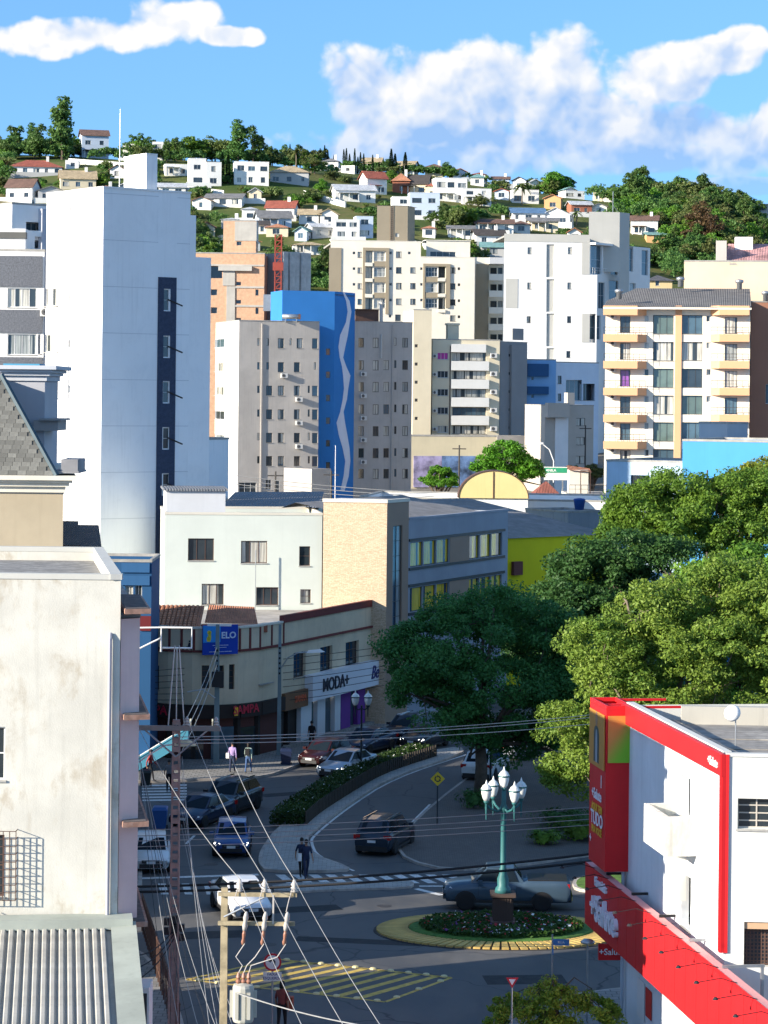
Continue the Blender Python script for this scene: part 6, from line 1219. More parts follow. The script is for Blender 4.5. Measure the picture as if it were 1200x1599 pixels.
    for sgn in (1, -1):
        f_ = (lambda p: p) if sgn > 0 else m_
        panel('side_window', [f_(sidep(fx0(.1)-.14, .10)), f_(sidep(xs_+.05, .10)), f_(sidep(xs_+.05, .9)), f_(sidep(fx0(.9)-.06, .9))], CARG, .016)
        panel('side_window', [f_(sidep(xs_-.05, .10)), f_(sidep(rx0(.1)+.2, .10)), f_(sidep(rx0(.9)+.08, .9)), f_(sidep(xs_-.05, .9))], CARG, .016)
        y = sgn*hw
        for wx in s['wx']:
            r = s['wr']; ar = MB(); k_ = 14; arc = [(X(wx)+r*1.16*math.cos(math.pi*i/k_), r*.95+r*1.16*math.sin(math.pi*i/k_)) for i in range(k_+1)]
            ya, yb_ = sgn*(hw-.22), sgn*(hw+.008)
            ar.add([(p[0], yb_, p[1]) for p in arc]+[(p[0], ya, p[1]) for p in arc], [tuple(range(k_+1))]+[(i, i+1, k_+2+i, k_+1+i) for i in range(k_)]).obj('wheel_arch', TRIM, rt)
            t, rm_ = wheel_meshes(r); w_ = inst('wheel', None, rt, (X(wx), sgn*(hw-.07), r)); w_.rotation_euler = (R(-90)*sgn, 0, 0); inst('tyre', t, w_); inst('rim', rm_, w_)
        mr = MB().box(-.09, .09, -.1, .1, -.07, .07).box(-.02, .03, -.18*sgn-.02, -.18*sgn+.1, -.05, -.02).obj('mirror', pm, rt, (X(wb+.075), sgn*(hw+.09), bz+.06))
        fz = s['body'][1][1]
        hl = MB().add([(X(.012), sgn*hw*.50, fz-.16), (X(.012), sgn*hw*.84, fz-.14), (X(.075), sgn*hw*.955, fz-.06), (X(.06), sgn*hw*.9, fz+.0), (X(.02), sgn*hw*.62, fz-.03), (X(.05), sgn*hw*.5, fz-.16), (X(.1), sgn*hw*.8, fz-.14)], [(0, 1, 3, 4), (1, 2, 3), (0, 4, 5), (4, 3, 6, 5)])
        hl.obj('headlight', glow('lit_headlamp', (.9, .9, .85), 3.0) if lights else HLAMP, rt, (.02, 0, .01))
        rz_ = s['body'][-2][1]
        MB().box(X(.985)-.05, X(.93), min(sgn*hw*.62, sgn*hw*.955), max(sgn*hw*.62, sgn*hw*.955), rz_-.30, rz_-.10).obj('tail_light', TLAMP, rt)
        for dx in (xm-.13, xm+.14): MB().box(X(dx)-.09, X(dx)+.09, min(y, y+sgn*.025), max(y, y+sgn*.025), bz-.17, bz-.13).obj('door_handle', pm, rt)
        for dx in (wb+.06, xm, min(rr+.02, .83)): MB().box(X(dx)-.006, X(dx)+.006, min(y*.99, y+sgn*.004), max(y*.99, y+sgn*.004), zb+.28, bz-.1).obj('door_seam', TRIM, rt)
        MB().box(X(s['wx'][1])+.36, X(s['wx'][0])-.38, min(y*.9, y+sgn*.006), max(y*.9, y+sgn*.006), zb-.02, zb+.10).obj('sill', TRIM, rt)
    fz = s['body'][1][1]
    MB().box(X(0)-.04, X(0)+.015, -hw*.48, hw*.48, fz-.22, fz-.08).obj('grille', TRIM, rt); MB().box(X(0)-.06, X(0)+.012, -hw*.6, hw*.6, zb+.06, zb+.24).obj('lower_intake', TRIM, rt); MB().box(X(0)+.012, X(0)+.03, -.2, .2, zb+.24, zb+.36).obj('number_plate', PLATE, rt); MB().box(X(0), X(0)+.022, -hw*.4, hw*.4, fz-.14, fz-.115).obj('grille_bar', CHR, rt)
    MB().box(X(1)-.012, X(1)+.05, -.2, .2, s['body'][-1][1]-.2, s['body'][-1][1]-.08).obj('number_plate', PLATE, rt); MB().box(X(1)-.05, X(1)+.1, -hw*.82, hw*.82, zb+.02, zb+.26).obj('rear_bumper', TRIM if kind in ('suv', 'pickup') else pm, rt)
    if kind == 'pickup':
        MB().box(X(.975), X(.665), -hw*.80, hw*.80, 1.20, 1.305).obj('bed_cover', TRIM, rt); MB().box(X(1.0)-.1, X(.985), -hw*.8, hw*.8, .45, .62).obj('step_bumper', CHR, rt)
    if kind == 'suv':
        for sgn in (1, -1): MB().box(X(rr)-.1, X(rf)+.1, sgn*rw*.86-.02, sgn*rw*.86+.02, zr-.01, zr+.05).obj('roof_rail', CHR, rt)
    return rt
def at_px(x, y): return Gp(x, y, .012)
def front_at(kind, x, y, hd):                          # place by the ground point below the nose
    p = at_px(x, y); h = Vector(hd).normalized(); L = SPEC[kind]['L']/2; return (p[0]-h.x*L, p[1]-h.y*L)
def rear_at(kind, x, y, hd):
    p = at_px(x, y); h = Vector(hd).normalized(); L = SPEC[kind]['L']/2; return (p[0]+h.x*L, p[1]+h.y*L)
CP = {'white': carpaint('white_car_paint', (.72, .73, .74), .3, 0), 'silver': carpaint('silver_car_paint', (.42, .45, .50), .3, .5), 'blue': carpaint('blue_car_paint', (.035, .09, .26)), 'navy': carpaint('navy_car_paint', (.016, .03, .07)), 'black': carpaint('black_car_paint', (.014, .026, .045)), 'teal': carpaint('steel_blue_paint', (.05, .085, .125), .35, .1), 'maroon': carpaint('maroon_car_paint', (.04, .008, .010)), 'dark': carpaint('dark_grey_paint', (.04, .045, .055))}
h = (.03, -1); car('hatch', 'blue hatchback driving toward the camera with headlamps on', front_at('hatch', 361, 1341, h), h, CP['blue'], lights=True)
h = (.30, -1); car('sedan', 'white sedan entering the roundabout behind the power pole insulators', front_at('sedan', 396, 1442, h), h, CP['white'])
h = (.08, -1); car('hatch', 'white hatchback half hidden by the pink building corner', front_at('hatch', 236, 1366, h), h, CP['white'])
h = (-.42, -1); car('sedan', 'dark blue sedan parked behind the perforated concrete pole', front_at('sedan', 284, 1296, h), h, CP['navy'])
h = (-.40, -1); car('suv', 'dark grey car parked behind the dark blue sedan', front_at('suv', 331, 1277, h), h, CP['dark'])
h = (-.47, -.88); car('sedan', 'silver sedan with lit headlamps driving beside the hedge', front_at('sedan', 512, 1218, h), h, CP['silver'], lights=True)
car('hatch', 'maroon hatchback parked in front of the white shop fascia', front_at('hatch', 482, 1200, h), h, CP['maroon'])
car('sedan', 'dark sedan parked behind the maroon hatchback', front_at('sedan', 548, 1180, h), h, CP['navy'])
car('suv', 'dark blue van-like car parked farthest under the tree edge', front_at('suv', 613, 1163, h), h, CP['black'])
car('hatch', 'grey car with lit lamps coming out from under the dark tree', front_at('hatch', 641, 1172, h), h, CP['dark'], lights=True)
h = (.30, 1); car('suv', 'black sport utility car driving away past the median', rear_at('suv', 580, 1338, h), h, CP['black'])
h = (-1, .03); p = at_px(791, 1416.5); car('pickup', 'steel blue double-cab pickup behind the roundabout lamp', p, h, CP['teal'])
h = (.30, 1); car('suv', 'white sport utility car parked under the dark tree', rear_at('suv', 743, 1222, h), h, CP['white'])
car('hatch', 'pale blue car parked deep in the shade behind the trees', rear_at('hatch', 800, 1190, h), h, CP['silver'])
# ================================================================ PEOPLE
SKIN = mat('skin', (.36, .20, .13), .6, .05); HAIR = mat('dark_hair', (.015, .011, .009), .7, .1); SHOE = mat('shoe', (.03, .03, .032), .6)
def person(label, loc, heading, shirt, trousers, stride=.22, arm=.15, hgt=1.70, sleeve='short', hair=HAIR, long_hair=False, bag=None, group=None):
    rt = thing('person', label, 'person', (loc[0], loc[1], loc[2] if len(loc) > 2 else .012), math.atan2(heading[1], heading[0])-math.pi/2, group); k = hgt/1.7
    J = {'pel': (0, 0, .95), 'wst': (0, .01, 1.08), 'chs': (0, .02, 1.28), 'nk': (0, .01, 1.44), 'nk2': (0, .02, 1.50), 'hd': (0, .04, 1.60), 'hd2': (0, .03, 1.68)}
    E = [('pel', 'wst'), ('wst', 'chs'), ('chs', 'nk'), ('nk', 'nk2'), ('nk2', 'hd'), ('hd', 'hd2')]; Rd = {'pel': (.16, .12), 'wst': (.14, .105), 'chs': (.165, .12), 'nk': (.075, .07), 'nk2': (.055, .055), 'hd': (.078, .095), 'hd2': (.06, .075)}
    for sg, nm in ((-1, 'l'), (1, 'r')):
        fw = stride*sg
        J.update({'hip'+nm: (.09*sg, 0, .90), 'kn'+nm: (.095*sg, fw*.55+.03, .50), 'an'+nm: (.095*sg, fw-.02*(sg*stride < 0), .085+.03*(fw < 0)), 'to'+nm: (.10*sg, fw+.17, .035), 'sh'+nm: (.175*sg, .01, 1.38), 'el'+nm: (.235*sg, -fw*.5*arm/.15-.02, 1.10), 'wr'+nm: (.245*sg, -fw*arm/.15+.06, .87), 'hn'+nm: (.245*sg, -fw*arm/.15+.09, .79)})
        E += [('pel', 'hip'+nm), ('hip'+nm, 'kn'+nm), ('kn'+nm, 'an'+nm), ('an'+nm, 'to'+nm), ('chs', 'sh'+nm), ('sh'+nm, 'el'+nm), ('el'+nm, 'wr'+nm), ('wr'+nm, 'hn'+nm)]
        Rd.update({'hip'+nm: (.095, .10), 'kn'+nm: (.062, .065), 'an'+nm: (.042, .045), 'to'+nm: (.04, .03), 'sh'+nm: (.062, .06), 'el'+nm: (.043, .043), 'wr'+nm: (.03, .032), 'hn'+nm: (.022, .036)})
    keys = list(J); me = bpy.data.meshes.new('body'); me.from_pydata([tuple(c*k for c in J[q]) for q in keys], [(keys.index(a), keys.index(c)) for a, c in E], []); o = bpy.data.objects.new('tmp', me); col.objects.link(o)
    md = o.modifiers.new('skin', 'SKIN'); md.use_smooth_shade = True; sd_ = me.skin_vertices[0].data
    for i, q in enumerate(keys): sd_[i].radius = (Rd[q][0]*k, Rd[q][1]*k); sd_[i].use_root = (q == 'pel')
    ss = o.modifiers.new('sub', 'SUBSURF'); ss.levels = 1
    dg = bpy.context.evaluated_depsgraph_get(); bm_ = bpy.data.meshes.new_from_object(o.evaluated_get(dg)); bpy.data.objects.remove(o)
    vs = [tuple(v.co) for v in bm_.vertices]; fs = [tuple(p.vertices) for p in bm_.polygons]; b = MB(); b.add(vs, fs)
    for sg, nm in ((-1, 'l'), (1, 'r')):              # five fingers on each hand
        hx, hy, hz = J['hn'+nm]
        for i, (dy, ln) in enumerate(((-.027, .06), (-.009, .075), (.009, .08), (.026, .07))): b.tube([((hx)*k, (hy+dy)*k, (hz-.02)*k), ((hx-.006*sg)*k, (hy+dy+.004)*k, (hz-.02-ln*.6)*k), ((hx-.022*sg)*k, (hy+dy+.006)*k, (hz-.02-ln)*k)], [.0095*k, .009*k, .007*k], 5)
        b.tube([((hx-.008*sg)*k, (hy+.035)*k, (hz+.01)*k), ((hx-.02*sg)*k, (hy+.058)*k, (hz-.02)*k), ((hx-.024*sg)*k, (hy+.062)*k, (hz-.045)*k)], [.011*k, .01*k, .008*k], 5)
    def mi(c):
        x, y, z = c[0]/k, c[1]/k, c[2]/k
        if z > 1.455: return 0
        if abs(x) > .20 and z < (1.12 if sleeve == 'short' else .86) and z > .6: return 0
        if z > .985 or abs(x) > .205: return 1
        return 3 if z < .10 else 2
    b.mi = [mi([sum(b.v[i][a] for i in f_)/len(f_) for a in range(3)]) for f_ in b.f]
    b.obj('body', [SKIN, shirt, trousers, SHOE], rt, smooth=True)
    hb = MB(); n_ = 10
    for i in range(6):
        t = i/5*math.pi*.62
        for j in range(n_): a = 2*math.pi*j/n_; back = .012 if math.sin(a) < 0 else -.008; hb.v.append(((.092*math.sin(t)*math.cos(a))*k, (.03-.015+.112*math.sin(t)*math.sin(a)-back)*k, (1.635+.115*math.cos(t)-(.10 if (long_hair and math.sin(a) < .2 and i == 5) else 0))*k))
    hb.f = [(i*n_+j, i*n_+(j+1) % n_, (i+1)*n_+(j+1) % n_, (i+1)*n_+j) for i in range(5) for j in range(n_)]; hb.mi = [0]*len(hb.f); hb.obj('hair', hair, rt, smooth=True)
    for sx in (-1, 1): MB().lathe([(.004, -.012), (.011, 0), (.004, .012)], 6, (.034*sx*k, .128*k, 1.615*k)).obj('eye', SHOE, rt)
    MB().add([(0, .125*k, 1.61*k), (-.016*k, .125*k, 1.565*k), (.016*k, .125*k, 1.565*k), (0, .152*k, 1.572*k)], [(0, 1, 3), (0, 3, 2), (1, 2, 3)]).obj('nose', SKIN, rt); MB().box(-.022*k, .022*k, .118*k, .134*k, 1.535*k, 1.543*k).obj('mouth', mat('lips', (.22, .08, .06), .6), rt)
    if bag: bx, by, bz, sx, sy, sz, bm2 = bag; MB().prism([(bx-sx, by-sy), (bx+sx, by-sy), (bx+sx*.8, by+sy), (bx-sx*.8, by+sy)], bz-sz, bz+sz).obj('bag', bm2, rt)
    return rt
NVY = mat('navy_cloth', (.02, .03, .07), .85); LIL = mat('lilac_cloth', (.36, .26, .50), .85); JEAN = mat('denim', (.05, .10, .22), .9); MINTC = mat('pale_green_cloth', (.32, .42, .38), .85); BLKC = mat('black_cloth', (.012, .012, .014), .9); REDC = mat('red_cloth', (.30, .03, .03), .85); TANB = mat('rust_leather', (.36, .07, .03), .6); GRYC = mat('grey_cloth', (.16, .16, .17), .85)
p = Gp(471, 1368, .02); person('person in dark clothes stepping off the median onto the crosswalk, farther of two', (p[0], p[1]), (.25, -1), NVY, BLKC)
p = Gp(478, 1371, .02); person('person in navy top carrying a pale bag on the crosswalk, nearer of two', (p[0], p[1]), (.3, -1), NVY, NVY, bag=(.30, .02, .95, .10, .05, .17, WHITEP))
p = Gp(363, 1206, .16); person('person in lilac shirt and dark trousers outside the shops', (p[0], p[1], .148), (.2, 1), LIL, NVY, stride=.12, sleeve='long', bag=(-.28, 0, .95, .09, .05, .15, WHITEP))
p = Gp(388, 1207, .16); person('person in pale top and jeans with a dark backpack by the shops', (p[0], p[1], .148), (.3, 1), MINTC, JEAN, stride=.2, sleeve='long', long_hair=True, bag=(0, -.17, 1.22, .13, .08, .2, BLKC))
p = Gp(487, 1170, .16); person('person in black standing by the white shop front', (p[0], p[1], .148), (-.4, -1), BLKC, BLKC, stride=.05)
p = Gp(235, 1219, .16); person('person in red top and dark trousers near the blue house', (p[0], p[1], .148), (1, -.2), REDC, BLKC, sleeve='long')
p = Gp(264, 1236, .012); person('person in dark grey standing at the side crossing', (p[0], p[1]), (.1, -1), GRYC, BLKC, stride=.06)
p = Gp(440, 1612, .012); person('person carrying a rust red bag at the bottom edge below the turn sign', (p[0], p[1]), (.3, 1), mat('bare_shoulder_top', (.2, .05, .04), .8), BLKC, stride=.1, long_hair=True, bag=(.18, .2, .98, .17, .12, .2, TANB))
# ================================================================ LAMPS
TEAL = mat('teal_cast_iron', (.03, .135, .14), .5, .15); GLOBE = mat('opal_glass', (.72, .74, .72), .25, .05, coat=.3); DKI = mat('dark_cast_iron', (.02, .03, .035), .5, .15)
def globe(parent, x, y, z, k=1.0, cap=TEAL):
    e = inst('lantern', None, parent, (x, y, z)); MB().lathe([(.10*k, 0), (.17*k, .12*k), (.23*k, .34*k), (.225*k, .46*k), (.2*k, .5*k)], 14).obj('globe', GLOBE, e, smooth=True); MB().lathe([(.245*k, .48*k), (.25*k, .53*k), (.17*k, .66*k), (.06*k, .74*k), (.03*k, .84*k), (.01*k, .9*k)], 14).obj('cap', GLOBE, e); MB().lathe([(.25*k, .46*k), (.26*k, .49*k), (.25*k, .52*k)], 14).obj('collar', cap, e); MB().lathe([(.05*k, -.12*k), (.12*k, -.04*k), (.12*k, .02*k)], 10).obj('cup', cap, e)
lp_ = thing('lamp_post', 'teal five-globe lamp post on a dark pedestal in the roundabout', 'lamp post', (RC[0]+.05, RC[1], .28)); lp_.scale = (1, 1, 1.06)
MB().box(-.62, .62, -.62, .62, 0, .12).box(-.5, .5, -.5, .5, .12, .2).obj('plinth_step', paint('brown_stone', (.16, .09, .08)), lp_); b = MB().box(-.38, .38, -.38, .38, .2, 1.12)
for k_ in range(7):
    for sg in (-1, 1): b.box(-.36+k_*.105, -.36+k_*.105+.05, min(sg*.38, sg*.41), max(sg*.38, sg*.41), .25, 1.06); b.box(min(sg*.38, sg*.41), max(sg*.38, sg*.41), -.36+k_*.105, -.36+k_*.105+.05, .25, 1.06)
b.obj('pedestal', paint('dark_pedestal', (.085, .06, .05)), lp_); MB().box(-.5, .5, -.5, .5, 1.12, 1.24).obj('pedestal_cap', paint('dark_pedestal', (.085, .06, .05)), lp_)
MB().lathe([(.34, 1.24), (.30, 1.4), (.22, 1.5), (.24, 1.75), (.16, 1.95), (.17, 2.05), (.12, 2.2), (.105, 4.3), (.15, 4.4), (.15, 4.5), (.1, 4.6), (.09, 5.1)], 14).obj('column', TEAL, lp_, smooth=True)
for i in range(4):
    a = i*math.pi/2+.5; ca, sa = math.cos(a), math.sin(a)
    MB().tube([(0, 0, 4.45), (.3*ca, .3*sa, 4.33), (.62*ca, .62*sa, 4.45), (.82*ca, .82*sa, 4.62)], .045, 7).tube([(.82*ca, .82*sa, 4.65), (.82*ca, .82*sa, 4.05)], [.06, .02], 7).obj('arm', TEAL, lp_); globe(lp_, .82*ca, .82*sa, 4.75, .9)
globe(lp_, 0, 0, 5.2, .92)
def simple_lamp(label, x, y, z_top, twin=False, pm=DKI, z0=.14):
    p = Gp(x, y, z0); o = thing('street_lantern', label, 'lamp post', (p[0], p[1], z0)); hh = z_top-z0-.8
    MB().lathe([(.16, 0), (.15, .25), (.08, .4), (.06, .6), (.05, hh), (.07, hh+.05)], 10).obj('column', pm, o, smooth=True)
    if twin:
        for sg in (-1, 1): MB().tube([(0, 0, hh-.1), (.2*sg, 0, hh-.2), (.36*sg, 0, hh-.02)], .035, 6).tube([(.36*sg, 0, hh), (.36*sg, 0, hh-.6)], [.05, .02], 6).obj('arm', pm, o); globe(o, .36*sg, 0, hh+.05, .95, DKI)
    else: globe(o, 0, 0, hh+.1, .95, DKI)
simple_lamp('twin-globe dark lamp post standing in the median hedge', 564, 1208, 4.75, True)
simple_lamp('single-globe dark lamp post under the dark tree', 766, 1240, 4.5)
# ================================================================ UTILITY POLES AND WIRES
PCON = paint('pinkish_pole_concrete', (.36, .25, .22), var=.25, scale=3, streak=.2); TPC = paint('teal_grey_concrete', (.20, .27, .29), var=.2, streak=.2); WPC = paint('weathered_pole', (.36, .30, .19), var=.35, scale=3, streak=.3); CERA = mat('ceramic', (.46, .43, .39), .3, .1); BRNI = mat('brown_insulator', (.30, .14, .09), .4, .1)
p83 = P(272, 1500, 83.0); up_ = thing('utility_pole', 'perforated pink concrete pole with crossarm beside the left pavement', 'utility pole', (p83.x, 83, .14)); zp = 10.75
b = MB(); wv = lambda z: .18-.055*z/zp
for sg in (-1, 1): b.add([(sg*(wv(0)-.06), -.11, 0), (sg*wv(0), -.11, 0), (sg*wv(0), .11, 0), (sg*(wv(0)-.06), .11, 0), (sg*(wv(zp)-.055), -.09, zp), (sg*wv(zp), -.09, zp), (sg*wv(zp), .09, zp), (sg*(wv(zp)-.055), .09, zp)], [(0, 1, 5, 4), (1, 2, 6, 5), (2, 3, 7, 6), (3, 0, 4, 7), (4, 5, 6, 7)])
b.box(-.08, .08, -.05, .05, 0, 3.9)
z = 4.0
while z < zp: b.box(-.11, .11, -.085, .085, z, z+.17); z += .29
b.obj('shaft', PCON, up_); MB().box(-1.65, 1.45, -.09, .02, 0, .16).obj('crossarm', paint('grey_crossarm', (.25, .23, .21)), up_, (0, -.1, zp-.25)); MB().tube([(0, -.13, zp-1.1), (1.0, -.13, zp-.25)], .03, 5).obj('brace', STEEL, up_); MB().tube([(0, -.13, zp-1.1), (-1.0, -.13, zp-.25)], .03, 5).obj('brace', STEEL, up_)
b = MB()
for sg in (-1, 1): b.tube([(sg*.26, 0, 0), (sg*.07, 0, 2.6)], .022, 5)
b.tube([(0, 0, 0), (0, 0, 2.5)], .02, 5).obj('top_frame', paint('pale_steel', (.55, .55, .52)), up_, (0, -.05, zp-.1))
for k_ in range(3): MB().lathe([(.03, 0), (.09, .04), (.04, .08), (.09, .13), (.04, .18), (.07, .22), (.02, .3)], 8).obj('insulator', CERA, up_, ((-1.4, .35, 1.3)[k_], -.15, zp-.09))
for (zz, n_) in ((4.1, 4), (3.8, 4)):
    for k_ in range(n_): a = k_*1.6; MB().box(-.09, .09, -.09, .09, -.12, .12).obj('cable_clamp', BLACKM, up_, (.24*math.cos(a), .2*math.sin(a), zz+.1*k_))
# service lamp on a long arm
sl_ = thing('street_lamp', 'cobra-head street lamp on a long arm in front of the pink wall', 'street lamp', P(214, 1192, 84)); MB().tube([(-.25, 0, -.35), (0, 0, 0), (.45, 0, .32), (.9, 0, .6), (1.2, 0, .63)], .03, 6).obj('arm', WHITEP, sl_); MB().add([(1.15, -.12, .56), (1.7, -.16, .6), (1.95, -.05, .6), (1.95, .05, .6), (1.7, .16, .6), (1.15, .12, .56), (1.2, -.08, .74), (1.65, -.1, .8), (1.9, 0, .7), (1.65, .1, .8), (1.2, .08, .74)], [(5, 4, 3, 2, 1, 0), (0, 1, 7, 6), (1, 2, 8, 7), (2, 3, 8), (3, 4, 9, 8), (4, 5, 10, 9), (5, 0, 6, 10), (6, 7, 8, 9, 10)]).obj('head', paint('lamp_cream', (.66, .63, .45)), sl_)
# pole with transformer, near
q60 = P(350, 1500, 60.0); tp_ = thing('transformer_pole', 'weathered pole with two crossarms, insulators and a pale transformer', 'utility pole', (q60.x, 60, 0)); zt6 = P(352, 1386, 60).z
MB().add([(-.12, -.10, 0), (.12, -.10, 0), (.12, .10, 0), (-.12, .10, 0), (-.075, -.08, zt6), (.075, -.08, zt6), (.075, .08, zt6), (-.075, .08, zt6)], [(0, 1, 5, 4), (1, 2, 6, 5), (2, 3, 7, 6), (3, 0, 4, 7), (4, 5, 6, 7)]).obj('shaft', WPC, tp_)
zc1 = P(400, 1395, 60).z; zc2 = P(400, 1440, 60).z
for zz, x1_ in ((zc1, 1.70), (zc2, 1.66)): MB().box(-.14, x1_, -.19, -.1, -.045, .045).obj('crossarm', WPC, tp_, (0, 0, zz))
MB().tube([(0, -.16, zc2+.15), (.95, -.16, zc1-.05)], .025, 5).obj('brace', STEEL, tp_); MB().box(1.13, 1.17, -.2, -.16, zc2, zc1).obj('strut', CERA, tp_)
INS = MB().lathe([(.03, 0), (.095, .03), (.05, .06), (.095, .11), (.05, .14), (.085, .19), (.05, .23), (.03, .3)], 10).mesh('insulator', CERA, True); FUSE = MB().lathe([(.03, -.45), (.05, -.38), (.03, -.3), (.045, -.2), (.03, -.1)], 8).lathe([(.045, -.1), (.065, .02), (.045, .12), (.065, .2), (.04, .32), (.02, .36)], 8, m=1).mesh('fuse_cutout', [BRNI, CERA], True)
ix = [(x-352)*60/F for x in (376, 415, 461)]; fx_ = [(x-352)*60/F for x in (385, 415, 449)]
for a in ix: inst('insulator', INS, tp_, (a, -.16, zc1+.06))
for a in fx_: o = inst('fuse_cutout', FUSE, tp_, (a, -.24, zc2-.05)); o.rotation_euler = (R(8), R(6), 0)
zt_ = P(383, 1590, 60).z; MB().lathe([(.05, 0), (.23, .0), (.25, .05), (.25, .8), (.22, .86), (.05, .9)], 14, (.48, -.3, zt_)).obj('transformer_tank', paint('transformer_cream', (.42, .41, .35), streak=.3), tp_)
for k_ in range(6): a = k_*math.pi/3; MB().box(.48+  .275*math.cos(a)-.04, .48+.275*math.cos(a)+.04, -.3+.275*math.sin(a)-.04, -.3+.275*math.sin(a)+.04, zt_+.1, zt_+.72).obj('cooling_fin', paint('transformer_cream', (.42, .41, .35)), tp_)
for k_ in range(3): MB().lathe([(.04, 0), (.07, .05), (.035, .1), (.06, .15), (.02, .26)], 8, (.36+k_*.12, -.3, zt_+.88)).obj('bushing', BRNI, tp_)
def sagline(a, c, sag, n=14):
    a, c = Vector(a), Vector(c); return [a.lerp(c, i/n)-Vector((0, 0, sag*4*(i/n)*(1-i/n))) for i in range(n+1)]
for i, a in enumerate(fx_): MB().tube([(a, -.26, zc2-.45), (a-.2, -.3, zc2-.75), (.45+i*.1, -.3, zt_+1.3), (.36+i*.12, -.3, zt_+1.12)], .014, 5).obj('jumper', CERA, tp_); MB().tube([(ix[i], -.18, zc1+.3), (ix[i]-.12, -.26, zc1-.1), (a, -.27, zc2+.3)], .012, 5).obj('jumper', CERA, tp_)
# teal poles by the shops
def conc_pole(label, x, y, d, ytop, w=.17, m=TPC, z0=.148):
    q = P(x, y, d); o = thing('concrete_pole', label, 'utility pole', (q.x, d, z0)); hh = P(x, ytop, d).z-z0
    MB().add([(-w, -w*.7, 0), (w, -w*.7, 0), (w, w*.7, 0), (-w, w*.7, 0), (-w*.6, -w*.5, hh), (w*.6, -w*.5, hh), (w*.6, w*.5, hh), (-w*.6, w*.5, hh)], [(0, 1, 5, 4), (1, 2, 6, 5), (2, 3, 7, 6), (3, 0, 4, 7), (4, 5, 6, 7)]).obj('shaft', m, o)
    for k_ in range(6): MB().box(-.05, .05, -w*.7-.03, -w*.4, hh*.62+k_*.3, hh*.62+k_*.3+.12).obj('bolt_bracket', BLACKM, o)
    return o, hh
o, hh = conc_pole('teal grey concrete pole in front of the blue advertising board', 339, 1100, 148.8, 975); MB().box(-.7, .7, -.06, .06, 0, .12).obj('crossarm', WHITEP, o, (.1, 0, hh-.1)); MB().box(-.35, .35, -.3, -.12, 0, .9).obj('junction_box', BLACKM, o, (.05, 0, hh*.55)); MB().tube([(0, -.15, 0), (-.7, -.3, .5), (-1.6, -.3, .35)], .05, 6).obj('old_lamp_arm', STEEL, o, (-.1, 0, hh*.47))
o, hh = conc_pole('slim teal concrete pole with a lamp arm before the brown fascia', 436.5, 1100, 152.2, 975, .13); MB().tube([(0, 0, 0), (.5, -.1, .75), (1.1, -.2, 1.05), (1.7, -.25, 1.1)], .045, 6).obj('lamp_arm', STEEL, o, (0, 0, hh-2.7)); MB().add([(1.6, -.4, 1.05), (2.5, -.42, 1.1), (2.7, -.25, 1.12), (2.5, -.1, 1.1), (1.6, -.12, 1.05), (1.7, -.36, 1.2), (2.4, -.36, 1.27), (2.4, -.15, 1.27), (1.7, -.15, 1.2)], [(4, 3, 2, 1, 0), (0, 1, 6, 5), (1, 2, 6), (2, 3, 7, 6), (3, 4, 8, 7), (4, 0, 5, 8), (5, 6, 7, 8)]).obj('lamp_head', WHITEP, o, (0, 0, hh-2.7))
for (x, y, d, yt, lab) in ((717, 760, 300, 695, 'thin dark pole left of the leafy tree in the middle distance'), (914, 735, 340, 664, 'thin pole with brackets before the grey cube house'), (430, 800, 260, 736, 'thin dark pole in front of the grey flats'), (517, 800, 265, 735, 'thin dark pole at the corner of the grey flats')):
    q = P(x, y, d); o = thing('distant_pole', lab, 'utility pole', (q.x, d, G(q.x, d))); hh = P(x, yt, d).z-G(q.x, d); MB().cyl((0, 0, 0), (0, 0, hh), .14, .09).obj('shaft', DKF, o); MB().box(-.8, .8, -.06, .06, hh-.5, hh-.38).obj('crossarm', DKF, o)
o = thing('distant_street_lamp', 'pale curved street lamp beside the pale blue flats', 'street lamp', P(865, 720, 360)); o.location.z -= 3; MB().tube([(0, 0, 0), (0, 0, 3), (-.6, 0, 4.6), (-1.6, 0, 5.4)], .08, 6).obj('arm', WHITEP, o); MB().box(-2.5, -1.5, -.15, .15, 5.35, 5.6).obj('head', WHITEP, o)
WIRE_L = mat('pale_cable', (.30, .30, .29), .5); WIRE_D = mat('black_cable', (.012, .012, .014), .6)
def wire(label, a, c, sag=.3, r=.014, m=WIRE_L, group=None, name='cable'):
    a, c = Vector(a), Vector(c); o = tag(inst(name, MB().tube([v-a for v in sagline(a, c, sag)], r, 5).mesh(name, m), None, a), label, 'cable', group); return o
crossarm_pts = [(up_.location.x+v, 82.85, zp+.35) for v in (-1.4, .35, 1.3)]
for i, a in enumerate(ix): wire('%s of three pale wires from the pink pole crossarm to the transformer pole' % ('leftmost', 'middle', 'rightmost')[i], crossarm_pts[i], (tp_.location.x+a, 59.84, zc1+.36), .35, .010); wire('%s of three pale wires running from the transformer pole to the bottom edge' % ('leftmost', 'middle', 'rightmost')[i], (tp_.location.x+a, 59.84, zc1+.36), P((490, 560, 620)[i], 1640, 40), .1, .007)
wire('thick pale cable from the transformer pole to the bottom edge', (tp_.location.x+.2, 59.8, P(400, 1545, 60).z), P(640, 1612, 50), .12, .014)
for i, (y0, y1) in enumerate(((1297, 1253), (1306, 1264), (1314, 1272), (1323, 1281))): wire('pale street wire, number %s from the top, crossing before the black car' % ('one', 'two', 'three', 'four')[i], P(180, y0, 86), P(1010, y1, 92), .15, .016)
for i, (y0, y1) in enumerate(((1151, 1106), (1156, 1110), (1161, 1121))): wire('%s pale wire crossing in front of the shop fronts' % ('upper', 'middle', 'lower')[i], (up_.location.x, 83, P(280, y0, 83).z), P(1010, y1, 112), .25, .014)
